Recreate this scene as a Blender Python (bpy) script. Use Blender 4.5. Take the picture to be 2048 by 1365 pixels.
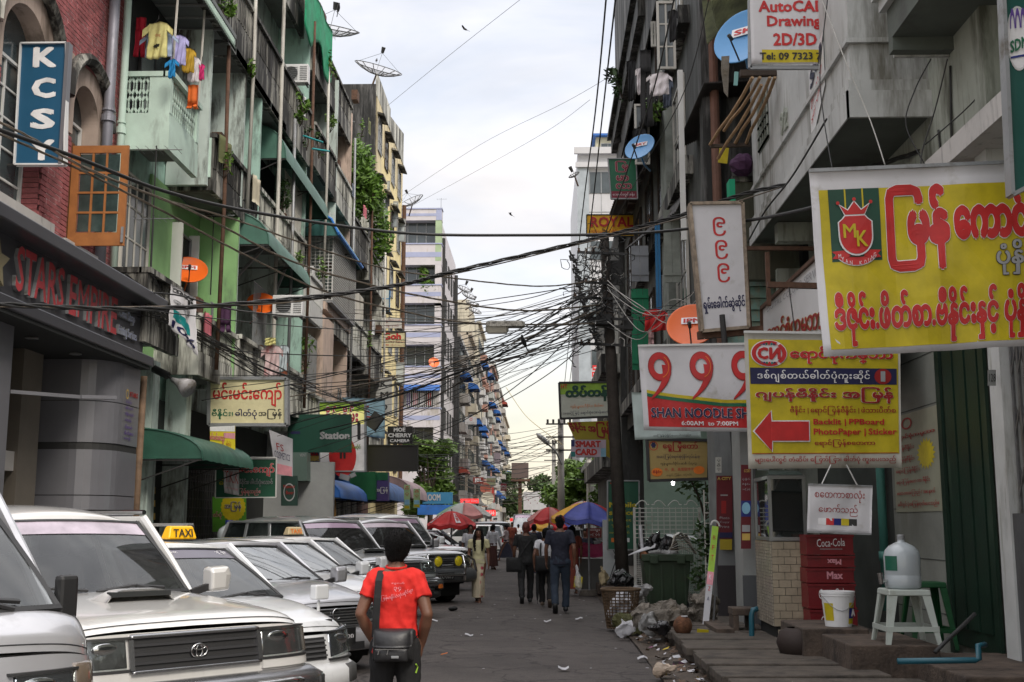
import bpy,math,random
from mathutils import Vector,Matrix,Euler
random.seed(7)
for _o in list(bpy.data.objects):bpy.data.objects.remove(_o)
SC=bpy.context.scene
COL=SC.collection
R=math.radians
EYE=Vector((0,0,1.65));FPX=2300.0
PITCH=math.atan(365.5/FPX);YAW=R(1.378)
cd=bpy.data.cameras.new('camera');cam=bpy.data.objects.new('camera',cd);COL.objects.link(cam)
cam.location=EYE;cam.rotation_euler=(math.pi/2+PITCH,0,YAW)
cd.lens=FPX/2048*36;cd.sensor_width=36;cd.clip_start=.1;cd.clip_end=3000
SC.camera=cam
CM=Euler((math.pi/2+PITCH,0,YAW)).to_matrix()
def ray(px,py):return CM@Vector(((px-1024)/FPX,(682.5-py)/FPX,-1))
def HY(px,py,Y):v=ray(px,py);return EYE+v*(Y/v.y)
def HX(px,py,X):v=ray(px,py);return EYE+v*(X/v.x)
def HZ(px,py,Z):v=ray(px,py);return EYE+v*((Z-1.65)/v.z)
SUN_EL,SUN_AZ=R(46),R(146)
w=bpy.data.worlds.new('World');SC.world=w;w.use_nodes=True
nt=w.node_tree;nt.nodes.clear()
def N(t,**k):
 n=nt.nodes.new(t)
 for a,b in k.items():setattr(n,a,b)
 return n
L=nt.links.new
wo=N('ShaderNodeOutputWorld');bg1=N('ShaderNodeBackground');bg2=N('ShaderNodeBackground');mx=N('ShaderNodeMixShader')
sky=N('ShaderNodeTexSky',sky_type='NISHITA');sky.sun_disc=False;sky.sun_elevation=SUN_EL;sky.sun_rotation=SUN_AZ
sky.dust_density=3;sky.air_density=1.2
bg1.inputs[1].default_value=.15
L(sky.outputs[0],bg1.inputs[0])
tc=N('ShaderNodeTexCoord');mp=N('ShaderNodeMapping');mp.inputs['Scale'].default_value=(1,1.0,3.2);mp.inputs['Location'].default_value=(.3,.1,.75)
no=N('ShaderNodeTexNoise');no.inputs['Scale'].default_value=2.6;no.inputs['Detail'].default_value=6;no.inputs['Roughness'].default_value=.52;no.inputs['Distortion'].default_value=.5
cr=N('ShaderNodeValToRGB');e=cr.color_ramp.elements;e[0].position=.36;e[0].color=(.62,.62,.62,1);e[1].position=.6;e[1].color=(1,1,1,1)
L(tc.outputs['Generated'],mp.inputs[0]);L(mp.outputs[0],no.inputs[0]);L(no.outputs[0],cr.inputs[0])
sep=N('ShaderNodeSeparateXYZ');L(tc.outputs['Generated'],sep.inputs[0])
r2=N('ShaderNodeValToRGB');r2.color_ramp.elements[0].position=0.0;r2.color_ramp.elements[0].color=(.90,.82,.66,1)
r2.color_ramp.elements[1].position=.30;r2.color_ramp.elements[1].color=(.85,.83,.84,1)
q=r2.color_ramp.elements.new(.08);q.color=(.93,.85,.69,1)
q=r2.color_ramp.elements.new(.17);q.color=(.83,.82,.84,1)
L(sep.outputs['Z'],r2.inputs[0]);L(r2.outputs[0],bg2.inputs[0])
n2=N('ShaderNodeTexNoise');n2.inputs['Scale'].default_value=5;n2.inputs['Detail'].default_value=5
L(mp.outputs[0],n2.inputs[0])
ma=N('ShaderNodeMapRange');ma.inputs[1].default_value=.35;ma.inputs[2].default_value=.7;ma.inputs[3].default_value=.75;ma.inputs[4].default_value=.92
L(n2.outputs[0],ma.inputs[0])
mz=N('ShaderNodeMapRange');mz.inputs[1].default_value=.45;mz.inputs[2].default_value=1;mz.inputs[3].default_value=1;mz.inputs[4].default_value=2.6;L(sep.outputs['Z'],mz.inputs[0])
mm=N('ShaderNodeMath',operation='MULTIPLY');L(ma.outputs[0],mm.inputs[0]);L(mz.outputs[0],mm.inputs[1]);L(mm.outputs[0],bg2.inputs[1])
L(cr.outputs[0],mx.inputs[0]);L(bg1.outputs[0],mx.inputs[1]);L(bg2.outputs[0],mx.inputs[2]);L(mx.outputs[0],wo.inputs[0])
sd=bpy.data.lights.new('sun','SUN');sd.energy=1.5;sd.angle=R(16);sd.color=(1,.93,.82)
so=bpy.data.objects.new('sun',sd);COL.objects.link(so);so.rotation_euler=(math.pi/2-SUN_EL,0,math.pi-SUN_AZ)
SC.view_settings.view_transform='Standard';SC.view_settings.look='None';SC.view_settings.gamma=1
SC.view_settings.exposure=.6;SC.view_settings.use_curve_mapping=False
SC.cycles.max_bounces=7;SC.cycles.diffuse_bounces=4;SC.cycles.transparent_max_bounces=12
WM={}
class MB:
 def __init__(s):s.v=[];s.f=[];s.m=[];s.k=0
 def add(s,vs,fs):
  o=len(s.v);s.v+=[tuple(p)for p in vs]
  for f in fs:s.f.append(tuple(i+o for i in f));s.m.append(s.k)
  return s
 def mat(s,k):s.k=k;return s
 def hexa(s,p):return s.add(p,[(3,2,1,0),(4,5,6,7),(0,1,5,4),(1,2,6,5),(2,3,7,6),(3,0,4,7)])
 def box(s,x0,x1,y0,y1,z0,z1):
  if x0>x1:x0,x1=x1,x0
  if y0>y1:y0,y1=y1,y0
  if z0>z1:z0,z1=z1,z0
  return s.hexa([(x0,y0,z0),(x1,y0,z0),(x1,y1,z0),(x0,y1,z0),(x0,y0,z1),(x1,y0,z1),(x1,y1,z1),(x0,y1,z1)])
 def ob(s,c,d,rot=(0,0,0)):
  m=Euler(rot).to_matrix();c=Vector(c);a,b,e=d[0]/2,d[1]/2,d[2]/2
  return s.hexa([c+m@Vector(p)for p in((-a,-b,-e),(a,-b,-e),(a,b,-e),(-a,b,-e),(-a,-b,e),(a,-b,e),(a,b,e),(-a,b,e))])
 def beam(s,p,q,w,h=None,up=(0,0,1)):
  p,q=Vector(p),Vector(q);h=h or w;d=(q-p).normalized();u=Vector(up)
  if abs(d.dot(u))>.95:u=Vector((0,1,0))
  a=d.cross(u).normalized()*w/2;b=a.cross(d).normalized()*h/2
  return s.hexa([p-a-b,p+a-b,p+a+b,p-a+b,q-a-b,q+a-b,q+a+b,q-a+b])
 def tube(s,pts,r,n=6,cap=True):
  pts=[Vector(p)for p in pts];m=len(pts);o=len(s.v);u=None
  for i,p in enumerate(pts):
   d=(pts[min(i+1,m-1)]-pts[max(i-1,0)]).normalized()
   if u is None:
    u=Vector((0,0,1))if abs(d.z)<.9 else Vector((1,0,0))
   u=(u-d*u.dot(d)).normalized();v=d.cross(u)
   rr=r[i]if isinstance(r,(list,tuple))else r
   ra,rb=rr if isinstance(rr,(list,tuple))else(rr,rr)
   for j in range(n):
    a=2*math.pi*j/n;s.v.append(tuple(p+u*math.cos(a)*ra+v*math.sin(a)*rb))
  for i in range(m-1):
   for j in range(n):
    k=(j+1)%n;s.f.append((o+i*n+j,o+i*n+k,o+(i+1)*n+k,o+(i+1)*n+j));s.m.append(s.k)
  if cap:
   s.f.append(tuple(o+j for j in range(n))[::-1]);s.f.append(tuple(o+(m-1)*n+j for j in range(n)));s.m+=[s.k,s.k]
  return s
 def cyl(s,p,q,r0,r1=None,n=10):return s.tube([p,q],[r0,r0 if r1 is None else r1],n)
 def lathe(s,prof,c=(0,0,0),n=18,M=None):
  M=M or Matrix.Identity(3);c=Vector(c);o=len(s.v)
  for r,z in prof:
   for j in range(n):
    a=2*math.pi*j/n;s.v.append(tuple(c+M@Vector((r*math.cos(a),r*math.sin(a),z))))
  for i in range(len(prof)-1):
   for j in range(n):
    k=(j+1)%n;s.f.append((o+i*n+j,o+i*n+k,o+(i+1)*n+k,o+(i+1)*n+j));s.m.append(s.k)
  return s
 def loft(s,rings,close=True,cap=True):
  o=len(s.v);n=len(rings[0])
  for r in rings:s.v+=[tuple(p)for p in r]
  for i in range(len(rings)-1):
   for j in range(n if close else n-1):
    k=(j+1)%n;s.f.append((o+i*n+j,o+i*n+k,o+(i+1)*n+k,o+(i+1)*n+j));s.m.append(s.k)
  if cap and close:
   s.f.append(tuple(o+j for j in range(n))[::-1]);s.f.append(tuple(o+(len(rings)-1)*n+j for j in range(n)));s.m+=[s.k,s.k]
  return s
 def prism(s,poly,d):
  d=Vector(d);return s.loft([[Vector(p)for p in poly],[Vector(p)+d for p in poly]])
 def sheet(s,fn,nu,nv):
  o=len(s.v)
  for i in range(nu+1):
   for j in range(nv+1):s.v.append(tuple(fn(i/nu,j/nv)))
  for i in range(nu):
   for j in range(nv):
    a=o+i*(nv+1)+j;s.f.append((a,a+nv+1,a+nv+2,a+1));s.m.append(s.k)
  return s
 def shell(s,fn,nu,nv,t):
  """sheet with thickness t (vector or function of u,v)"""
  g=t if callable(t)else(lambda u,v:Vector(t))
  o=len(s.v);a=(nu+1)*(nv+1)
  s.sheet(fn,nu,nv);s.sheet(lambda u,v:Vector(fn(u,v))+g(u,v),nu,nv)
  def ed(i,j,k,l):
   p,q2=o+i*(nv+1)+j,o+k*(nv+1)+l;s.f.append((p,q2,q2+a,p+a));s.m.append(s.k)
  for i in range(nu):ed(i,0,i+1,0);ed(i,nv,i+1,nv)
  for j in range(nv):ed(0,j,0,j+1);ed(nu,j,nu,j+1)
  return s
 def blob(s,c,r,n=8,m=6,j=0):
  c=Vector(c);r=(r,r,r)if not isinstance(r,(tuple,list))else r;rg=[]
  for i in range(m+1):
   t=math.pi*(.03+.94*i/m);k=random.uniform(1-j,1+j)
   rg.append([c+Vector((r[0]*math.sin(t)*math.cos(a)*k,r[1]*math.sin(t)*math.sin(a)*k,r[2]*math.cos(t)))*random.uniform(1-j,1+j)-c*0 if j==0 else c+Vector((r[0]*math.sin(t)*math.cos(a),r[1]*math.sin(t)*math.sin(a),r[2]*math.cos(t)))*random.uniform(1-j,1+j)for a in[2*math.pi*q/n for q in range(n)]])
  return s.loft(rg)
def mesh(mb,name,mats,smooth=False):
 me=bpy.data.meshes.new(name);me.from_pydata(mb.v,[],mb.f)
 mats=mats if isinstance(mats,(list,tuple))else[mats]
 for m in mats:me.materials.append(m)
 if len(mats)>1:me.polygons.foreach_set('material_index',[min(k,len(mats)-1)for k in mb.m])
 if smooth:me.polygons.foreach_set('use_smooth',[True]*len(me.polygons))
 me.update();return me
def props(o,label=None,cat=None,group=None,kind=None):
 for k,v in(('label',label),('category',cat),('group',group),('kind',kind)):
  if v:o[k]=v
def empty(name,label,cat,loc=(0,0,0),rz=0,group=None):
 o=bpy.data.objects.new(name,None);COL.objects.link(o);o.location=loc;o.rotation_euler=(0,0,rz);o.empty_display_size=.1
 WM[o.name]=Matrix.Translation(loc)@Matrix.Rotation(rz,4,'Z');props(o,label,cat,group);return o
SPLIT={'end_panel','side_pipe','window_box','arch_surround','hood_mould','sill','bracket','door_frame','soffit_beam','crossarm','lower_lip','gate_rail','upper_band','post','leg','floor_band','string','cord','rod','strut','awning_strut','teal_rail','steel_frame','drainpipe','collar','curtain','batten','mullion','balcony','air_conditioner_box','panel_joint','stake','side_bar','rail','cornice','balcony_edge','junction_box'}
def islands(mb):
 p=list(range(len(mb.v)))
 def fd(i):
  while p[i]!=i:p[i]=p[p[i]];i=p[i]
  return i
 for f in mb.f:
  a=fd(f[0])
  for k in f[1:]:p[fd(k)]=a
 g={}
 for f,m in zip(mb.f,mb.m):g.setdefault(fd(f[0]),[]).append((f,m))
 out=[]
 for fs in g.values():
  o=MB();mp={}
  for f,m in fs:
   for i in f:
    if i not in mp:mp[i]=len(o.v);o.v.append(mb.v[i])
   o.f.append(tuple(mp[i]for i in f));o.m.append(m)
  out.append(o)
 return out
def part(name,mb,mats,parent,*a,**k):
 if name in SPLIT and len(mb.f)<4000:
  il=islands(mb)
  if 1<len(il)<=60:
   rs=[_part(name,q,mats,parent,*a,**k)for q in il];return rs[0]
 return _part(name,mb,mats,parent,*a,**k)
def _part(name,mb,mats,parent,smooth=False,local=False,bev=0,label=None,kind=None,auto=0):
 """mesh part of a thing; MB in world coordinates unless local"""
 if not local:
  W=WM[parent.name].inverted();mb.v=[tuple(W@Vector(p))for p in mb.v]
 o=bpy.data.objects.new(name,mesh(mb,name,mats,smooth));COL.objects.link(o);o.parent=parent
 WM[o.name]=WM[parent.name];props(o,label,None,None,kind)
 if bev:b=o.modifiers.new('b','BEVEL');b.width=bev;b.segments=2;b.limit_method='ANGLE';b.angle_limit=R(40)
 return o
def one(name,mb,mats,label=None,cat=None,group=None,smooth=False,kind=None,bev=0):
 """thing that is a single mesh; origin moved to its base"""
 xs=[p[0]for p in mb.v];ys=[p[1]for p in mb.v];zs=[p[2]for p in mb.v]
 c=((min(xs)+max(xs))/2,(min(ys)+max(ys))/2,min(zs));mb.v=[(p[0]-c[0],p[1]-c[1],p[2]-c[2])for p in mb.v]
 o=bpy.data.objects.new(name,mesh(mb,name,mats,smooth));COL.objects.link(o);o.location=c
 WM[o.name]=Matrix.Translation(c);props(o,label,cat,group,kind)
 if bev:b=o.modifiers.new('b','BEVEL');b.width=bev;b.segments=2;b.limit_method='ANGLE';b.angle_limit=R(40)
 return o
def inst(src,parent,M,name=None):
 """a piece sharing src's mesh under parent, at local matrix M"""
 c=src.copy();COL.objects.link(c);c.parent=parent;c.matrix_local=M;return c
def dup(root,loc,rz=0,label=None,group=None,scale=1):
 def cp(o,par):
  c=o.copy();COL.objects.link(c);c.parent=par
  for ch in list(o.children):cp(ch,c)
  return c
 r=cp(root,None);r.location=loc;r.rotation_euler=(0,0,rz);r.scale=(scale,)*3
 if label:r['label']=label
 if group:r['group']=group
 WM[r.name]=Matrix.Translation(loc)@Matrix.Rotation(rz,4,'Z');return r
MATS={}
def M(name,c=(.5,.5,.5),rough=.75,metal=0,var=.15,sc=1.5,bump=.12,bsc=30,stain=0,stc=(.025,.024,.02),ssc=.9,vs=.28,spec=.5,coat=0,emit=0,obj=False,alpha=1,dirt=0,dirtc=(.12,.1,.07)):
 if name in MATS:return MATS[name]
 m=bpy.data.materials.new(name);m.use_nodes=True;t=m.node_tree;b=t.nodes['Principled BSDF'];MATS[name]=m
 n=t.nodes.new;l=t.links.new
 b.inputs['Roughness'].default_value=rough;b.inputs['Metallic'].default_value=metal
 b.inputs['Specular IOR Level'].default_value=spec;b.inputs['Coat Weight'].default_value=coat;b.inputs['Coat Roughness'].default_value=.06
 b.inputs['Base Color'].default_value=(*c,1)
 if alpha<1:b.inputs['Alpha'].default_value=alpha
 if obj:pos=n('ShaderNodeTexCoord').outputs['Object']
 else:pos=n('ShaderNodeNewGeometry').outputs['Position']
 col=None
 if var:
  a=n('ShaderNodeTexNoise');a.inputs['Scale'].default_value=sc;a.inputs['Detail'].default_value=5;a.inputs['Roughness'].default_value=.62;l(pos,a.inputs[0])
  g=n('ShaderNodeMapRange');g.inputs[1].default_value=.3;g.inputs[2].default_value=.7;g.inputs[3].default_value=1-var;g.inputs[4].default_value=1+var*.7;l(a.outputs[0],g.inputs[0])
  x=n('ShaderNodeMix');x.data_type='RGBA';x.blend_type='MULTIPLY';x.inputs[0].default_value=1;x.inputs[6].default_value=(*c,1);l(g.outputs[0],x.inputs[7]);col=x.outputs[2]
 def over(col,scale,lo,hi,colr,mul=None,detail=6):
  mpn=n('ShaderNodeMapping');mpn.inputs['Scale'].default_value=scale;l(pos,mpn.inputs[0])
  a=n('ShaderNodeTexNoise');a.inputs['Scale'].default_value=1;a.inputs['Detail'].default_value=detail;a.inputs['Roughness'].default_value=.68;l(mpn.outputs[0],a.inputs[0])
  g=n('ShaderNodeMapRange');g.inputs[1].default_value=lo;g.inputs[2].default_value=hi;l(a.outputs[0],g.inputs[0])
  x=n('ShaderNodeMix');x.data_type='RGBA';l(g.outputs[0],x.inputs[0]);l(col,x.inputs[6]);x.inputs[7].default_value=(*colr,1);return x.outputs[2]
 if stain and col:
  k=.68-.34*stain
  col=over(col,(ssc,ssc,ssc*vs),k,k+.14,stc)
  col=over(col,(ssc*5,ssc*5,ssc*.55),k+.04,k+.2,[q*1.5 for q in stc])
 if dirt and col:col=over(col,(3.1,3.1,3.1),.62-.25*dirt,.8-.25*dirt,dirtc)
 if col:l(col,b.inputs['Base Color'])
 if bump:
  a=n('ShaderNodeTexNoise');a.inputs['Scale'].default_value=bsc;a.inputs['Detail'].default_value=4;l(pos,a.inputs[0])
  u=n('ShaderNodeBump');u.inputs['Strength'].default_value=bump;u.inputs['Distance'].default_value=.02;l(a.outputs[0],u.inputs['Height']);l(u.outputs[0],b.inputs['Normal'])
 if emit:b.inputs['Emission Color'].default_value=(*c,1);b.inputs['Emission Strength'].default_value=emit
 return m
def glassmat(name,tint=(.35,.38,.38),mixf=.55,rough=.03,body=(.02,.025,.025),gc=.9,r0=.08):
 """window glass: mirror by Fresnel over a part-transparent body"""
 m=bpy.data.materials.new(name);m.use_nodes=True;t=m.node_tree;t.nodes.clear();n=t.nodes.new;l=t.links.new
 o=n('ShaderNodeOutputMaterial');tr=n('ShaderNodeBsdfTransparent');tr.inputs[0].default_value=(*tint,1)
 df=n('ShaderNodeBsdfDiffuse');df.inputs[0].default_value=(*body,1);gl=n('ShaderNodeBsdfGlossy');gl.inputs['Roughness'].default_value=rough;gl.inputs[0].default_value=(gc,gc*1.02,gc*1.02,1)
 a=n('ShaderNodeMixShader');a.inputs[0].default_value=mixf;l(df.outputs[0],a.inputs[1]);l(tr.outputs[0],a.inputs[2])
 g=n('ShaderNodeNewGeometry');vm=n('ShaderNodeVectorMath');vm.operation='DOT_PRODUCT';l(g.outputs['Incoming'],vm.inputs[0]);l(g.outputs['Normal'],vm.inputs[1])
 def mth(op,a,b2=None):
  k=n('ShaderNodeMath');k.operation=op
  for i_,q in enumerate((a,b2)):
   if q is None:continue
   if isinstance(q,(int,float)):k.inputs[i_].default_value=q
   else:l(q,k.inputs[i_])
  return k.outputs[0]
 fr_=mth('ADD',mth('MULTIPLY',mth('POWER',mth('SUBTRACT',1,mth('ABSOLUTE',vm.outputs['Value'])),4),1-r0),r0)
 b=n('ShaderNodeMixShader');l(fr_,b.inputs[0]);l(a.outputs[0],b.inputs[1]);l(gl.outputs[0],b.inputs[2]);l(b.outputs[0],o.inputs[0])
 MATS[name]=m;return m
_ts=bpy.data.scenes.new('letters');_gc={};FONTS={'b':None,'i':None}
def _raw(body,bold,fk):
 c=bpy.data.curves.new('g','FONT');c.body=body;c.size=1;c.offset=bold;c.resolution_u=2
 if FONTS.get(fk):c.font=FONTS[fk]
 o=bpy.data.objects.new('g',c);_ts.collection.objects.link(o);vl=_ts.view_layers[0];vl.update()
 dg=vl.depsgraph;me=bpy.data.meshes.new_from_object(o.evaluated_get(dg));v=[(p.co.x,p.co.y)for p in me.vertices];f=[tuple(p.vertices)for p in me.polygons]
 bpy.data.objects.remove(o);bpy.data.curves.remove(c);bpy.data.meshes.remove(me);return v,f
def glyph(ch,bold,fk):
 if ch=='M':bold=0
 k=(ch,bold,fk)
 if k not in _gc:
  kb=('|',0,fk)
  if kb not in _gc:_gc[kb]=(0,0,0);_gc[kb]=(*_raw('|',0,fk),max(p[0]for p in _raw('|',0,fk)[0]))
  ka=(ch,'adv',fk)
  if ka not in _gc:_gc[ka]=max(p[0]for p in _raw(ch+'|',0,fk)[0])-_gc[kb][2]
  v,f=_raw(ch,bold,fk)if ch!=' ' else([],[])
  _gc[k]=(v,f,_gc[ka])
 return _gc[k]
def reorder(s):
 out=[];i=0
 while i<len(s):
  if '\u1000'<=s[i]<='\u102a' or s[i]=='\u103f':
   j=i+1
   while j<len(s)and(s[j]in '\u102b\u102c\u102d\u102e\u102f\u1030\u1031\u1032\u1036\u1037\u1038\u103a\u103b\u103c\u103d\u103e'):j+=1
   cl=s[i:j];pre=''
   if '\u1031' in cl:pre+='\u1031';cl=cl.replace('\u1031','')
   if '\u103c' in cl:pre+='\u103c';cl=cl.replace('\u103c','')
   out.append(pre+cl);i=j
  else:out.append(s[i]);i+=1
 return ''.join(out)
def layout(s,bold=0,fk='b',track=0):
 """list of (verts, faces) in text units, baseline 0; returns pieces, bbox"""
 x=0;res=[]
 for ch in reorder(s):
  v,f,a=glyph(ch,bold,fk)
  if ch=='\u103c':e0=min(p[0]for p in v);v=[(e0+(p[0]-e0)*1.42,p[1])for p in v]
  res.append(([(p[0]+x,p[1])for p in v],f));x+=a+(track if a>.05 else 0)+(.04 if ch=='\u103c' else 0)
 ps=[p for v,f in res for p in v]
 return res,(min(p[0]for p in ps),max(p[0]for p in ps),min(p[1]for p in ps),max(p[1]for p in ps))
class Sign:
 """a flat or rippled panel through four world corners TL,TR,BR,BL; prints are mapped on its surface"""
 def __init__(s,tl,tr,br,bl,rip=0,seed=0,gap=.004):
  s.c=[Vector(p)for p in(tl,tr,br,bl)];s.rip=rip;s.sd=seed;s.gap=gap;s.dec={};s.mats=[]
  s.n=(s.c[1]-s.c[0]).cross(s.c[3]-s.c[0]).normalized()
  if s.n.dot(EYE-s.c[0])<0:s.n=-s.n
  s.w=(s.c[1]-s.c[0]).length;s.h=(s.c[3]-s.c[0]).length
 def P(s,u,v,off=0):
  a,b,c,d=s.c;p=a*(1-u)*(1-v)+b*u*(1-v)+c*u*v+d*(1-u)*v;r=0
  if s.rip:
   r=s.rip*(math.sin(u*9+s.sd)*.5+math.sin(u*17+v*5+s.sd*2)*.3+math.sin(v*7+u*4+s.sd)*.4+.45*abs(math.sin(u*13-v*8+s.sd*3))**3)*(.35+.65*v)
  return p+s.n*(r+off)
 def print(s,col,mb,kd='artwork'):s.dec.setdefault((kd,col),MB()).add(mb.v,mb.f)
 def poly(s,pts,col,k=1,grid=0):
  mb=MB();off=s.gap*k
  mb.add([s.P(u,v,off)for u,v in pts],[tuple(range(len(pts)))]);s.print(col,mb)
 def rect(s,u0,v0,u1,v1,col,k=1):
  n=max(1,int(abs(u1-u0)*16))if s.rip else 1;m=max(1,int(abs(v1-v0)*12))if s.rip else 1
  mb=MB().sheet(lambda a,b:s.P(u0+(u1-u0)*a,v0+(v1-v0)*b,s.gap*k),n,m);s.print(col,mb)
 def disc(s,u,v,ru,rv,col,k=1,n=28,a0=0,a1=360,star=0):
  pts=[(u+ru*(1-star*(i%2))*math.cos(R(a0+(a1-a0)*i/n)),v+rv*(1-star*(i%2))*math.sin(R(a0+(a1-a0)*i/n)))for i in range(n+(a1-a0<360))]
  s.poly(pts,col,k)
 def ring(s,u,v,ru,rv,t,col,k=1,a0=0,a1=360,n=24):
  mb=MB().sheet(lambda a,b:s.P(u+ru*(1-t*b)*math.cos(R(a0+(a1-a0)*a)),v+rv*(1-t*b)*math.sin(R(a0+(a1-a0)*a)),s.gap*k),n,1);s.print(col,mb)
 def text(s,body,u0,v0,u1,v1,col,bold=0,fk='b',k=2,out=None,ob=.03,track=0,fit=None,skew=0,arch=None):
  """fit the lettering's box into the rectangle; out = outline colour"""
  if out:s._t(body,u0,v0,u1,v1,out,bold+ob,fk,k,track,bold,skew)
  s._t(body,u0,v0,u1,v1,col,bold,fk,k+1.2 if out else k,track,bold,skew)
 def _t(s,body,u0,v0,u1,v1,col,bold,fk,k,track,refb,skew):
  bold,refb=bold*.72,refb*.72;b0=0;ex=bold-b0;rb=refb
  g,bb=layout(body,b0,fk,track);mb=MB();e0=rb
  sx=(u1-u0)/max(bb[1]-bb[0]+2*e0,1e-4);sy=(v1-v0)/max(bb[3]-bb[2]+2*e0,1e-4)
  offs=[(0,0)]if ex<.004 else[(ex,ex*.6),(-ex,ex*.6),(ex,-ex*.6),(-ex,-ex*.6)]+([(0,ex),(0,-ex),(ex,0),(-ex,0)]if ex>.022 else[])
  for i,(v,f)in enumerate(g):
   for j,(dx,dy)in enumerate(offs):
    o=s.gap*(k+.5*(i%3)+.12*j)
    mb.add([s.P(u0+(x+dx+e0-bb[0])*sx,v1-(y+dy+e0-bb[2])*sy+skew*(x-bb[0])*sx,o)for x,y in v],f)
  s.print(col,mb,'lettering')
 def make(s,name,label,cat,face,thick=.004,frame=None,fw=.03,fd=.06,group=None,nu=None,stay=None,lit=False):
  b=(s.c[2]+s.c[3])/2;root=empty(name,label,cat,(b.x,b.y,b.z),0,group)
  nu=nu or(22 if s.rip else 1);back=s.n*-thick
  part('panel' if thick>.02 else 'sheet',MB().shell(lambda u,v:s.P(u,v),nu,max(1,nu*2//3),back),face,root,smooth=bool(s.rip))
  if frame:
   mb=MB();a,q2,c,d=s.c;o=s.n*(fd-thick)*.5 if fd<thick else s.n*(.012-thick/2)
   for p,r in((a,q2),(d,c)):mb.beam(p+o,r+o,thick+.03,fw,up=(0,0,1))
   for p,r in((a,d),(q2,c)):mb.beam(p+o,r+o,fw,thick+.03,up=s.n)
   part('frame',mb,frame,root)
  for(kd,col),mb in s.dec.items():part(kd,mb,PM(col),root)
  return root
PCOL={'red':(.52,.02,.02),'dred':(.33,.015,.015),'white':(.78,.77,.78),'blue':(.02,.03,.2),'navy':(.015,.015,.07),'green':(.01,.13,.06),'dgreen':(.008,.06,.035),'yellow':(.54,.43,.01),'black':(.02,.02,.02),'teal':(.01,.22,.22),'gold':(.62,.42,.1),'orange':(.8,.2,.02),'grey':(.35,.35,.36),'maroon':(.2,.01,.03),'cream':(.7,.65,.42),'purple':(.12,.06,.3),'sky':(.25,.5,.68),'lime':(.3,.5,.05),'skin':(.35,.2,.12),'chrome':(.6,.6,.6),'pink':(.7,.3,.35)}
def PM(col):return M('print_'+col,PCOL[col],rough=.5,var=.2,sc=4,bump=.08,bsc=5,stain=.2,ssc=1.6,vs=.2,stc=[q*.5+.01 for q in PCOL[col]])

def speck(m,sc=45,amt=.35):
 t=m.node_tree;b=t.nodes['Principled BSDF'];g=t.nodes.new('ShaderNodeNewGeometry');a=t.nodes.new('ShaderNodeTexNoise');a.inputs['Scale'].default_value=sc;a.inputs['Detail'].default_value=6;a.inputs['Roughness'].default_value=.8;t.links.new(g.outputs['Position'],a.inputs[0])
 r=t.nodes.new('ShaderNodeMapRange');r.inputs[1].default_value=.3;r.inputs[2].default_value=.7;r.inputs[3].default_value=1-amt;r.inputs[4].default_value=1+amt;t.links.new(a.outputs[0],r.inputs[0]);x=t.nodes.new('ShaderNodeMix');x.data_type='RGBA';x.blend_type='MULTIPLY';x.inputs[0].default_value=1
 t.links.new(b.inputs['Base Color'].links[0].from_socket,x.inputs[6]);t.links.new(r.outputs[0],x.inputs[7])
 dn=t.nodes.new('ShaderNodeTexNoise');dn.inputs['Scale'].default_value=1.7;dn.inputs['Detail'].default_value=4;t.links.new(g.outputs['Position'],dn.inputs[0]);ad=t.nodes.new('ShaderNodeMix');ad.data_type='RGBA';ad.blend_type='ADD';ad.inputs[0].default_value=.9;t.links.new(g.outputs['Position'],ad.inputs[6]);t.links.new(dn.outputs[1],ad.inputs[7])
 vo=t.nodes.new('ShaderNodeTexVoronoi');vo.feature='DISTANCE_TO_EDGE';vo.inputs['Scale'].default_value=.75;t.links.new(ad.outputs[2],vo.inputs[0]);vr=t.nodes.new('ShaderNodeMapRange');vr.inputs[1].default_value=.004;vr.inputs[2].default_value=.02;vr.inputs[3].default_value=.45;vr.inputs[4].default_value=1;t.links.new(vo.outputs['Distance'],vr.inputs[0])
 v2=t.nodes.new('ShaderNodeTexVoronoi');v2.inputs['Scale'].default_value=.22;t.links.new(ad.outputs[2],v2.inputs[0]);r3=t.nodes.new('ShaderNodeMapRange');r3.inputs[3].default_value=.80;r3.inputs[4].default_value=1.12;t.links.new(v2.outputs['Color'],r3.inputs[0])
 p1=t.nodes.new('ShaderNodeMath');p1.operation='MULTIPLY';t.links.new(vr.outputs[0],p1.inputs[0]);t.links.new(r3.outputs[0],p1.inputs[1]);y_=t.nodes.new('ShaderNodeMix');y_.data_type='RGBA';y_.blend_type='MULTIPLY';y_.inputs[0].default_value=1;t.links.new(x.outputs[2],y_.inputs[6]);t.links.new(p1.outputs[0],y_.inputs[7]);t.links.new(y_.outputs[2],b.inputs['Base Color'])
# ================================================================ setting: ground, road, pavements
asph=M('asphalt',(.088,.075,.069),rough=.85,var=.3,sc=.6,bump=.9,bsc=55,dirt=.45,dirtc=(.055,.047,.044))
speck(asph)
def struct(name,mb,mats,smooth=False):
 o=one(name,mb,mats,smooth=smooth,kind='structure');return o
struct('ground',MB().box(-400,400,-30,1500,-.6,-.05),M('earth',(.09,.075,.055),var=.3))
struct('road',MB().sheet(lambda u,v:(-6.3+7.7*u+(.05*math.sin(v*170)+.03*math.sin(v*471)if u==1 else 0),-8+428*v,.0+.05*(1-(2*u-1)**2)-.02),8,260),asph,True)
struct('cross_street',MB().box(-60,-6.3,70,88,-.05,-.012),asph)
conc=M('pavement_concrete',(.10,.085,.07),rough=.85,var=.3,sc=2,bump=.5,bsc=25,dirt=.5,dirtc=(.04,.033,.026))
concd=M('slab_concrete',(.085,.070,.056),rough=.85,var=.35,sc=4,bump=.6,bsc=30,dirt=.5,dirtc=(.03,.025,.02))
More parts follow.
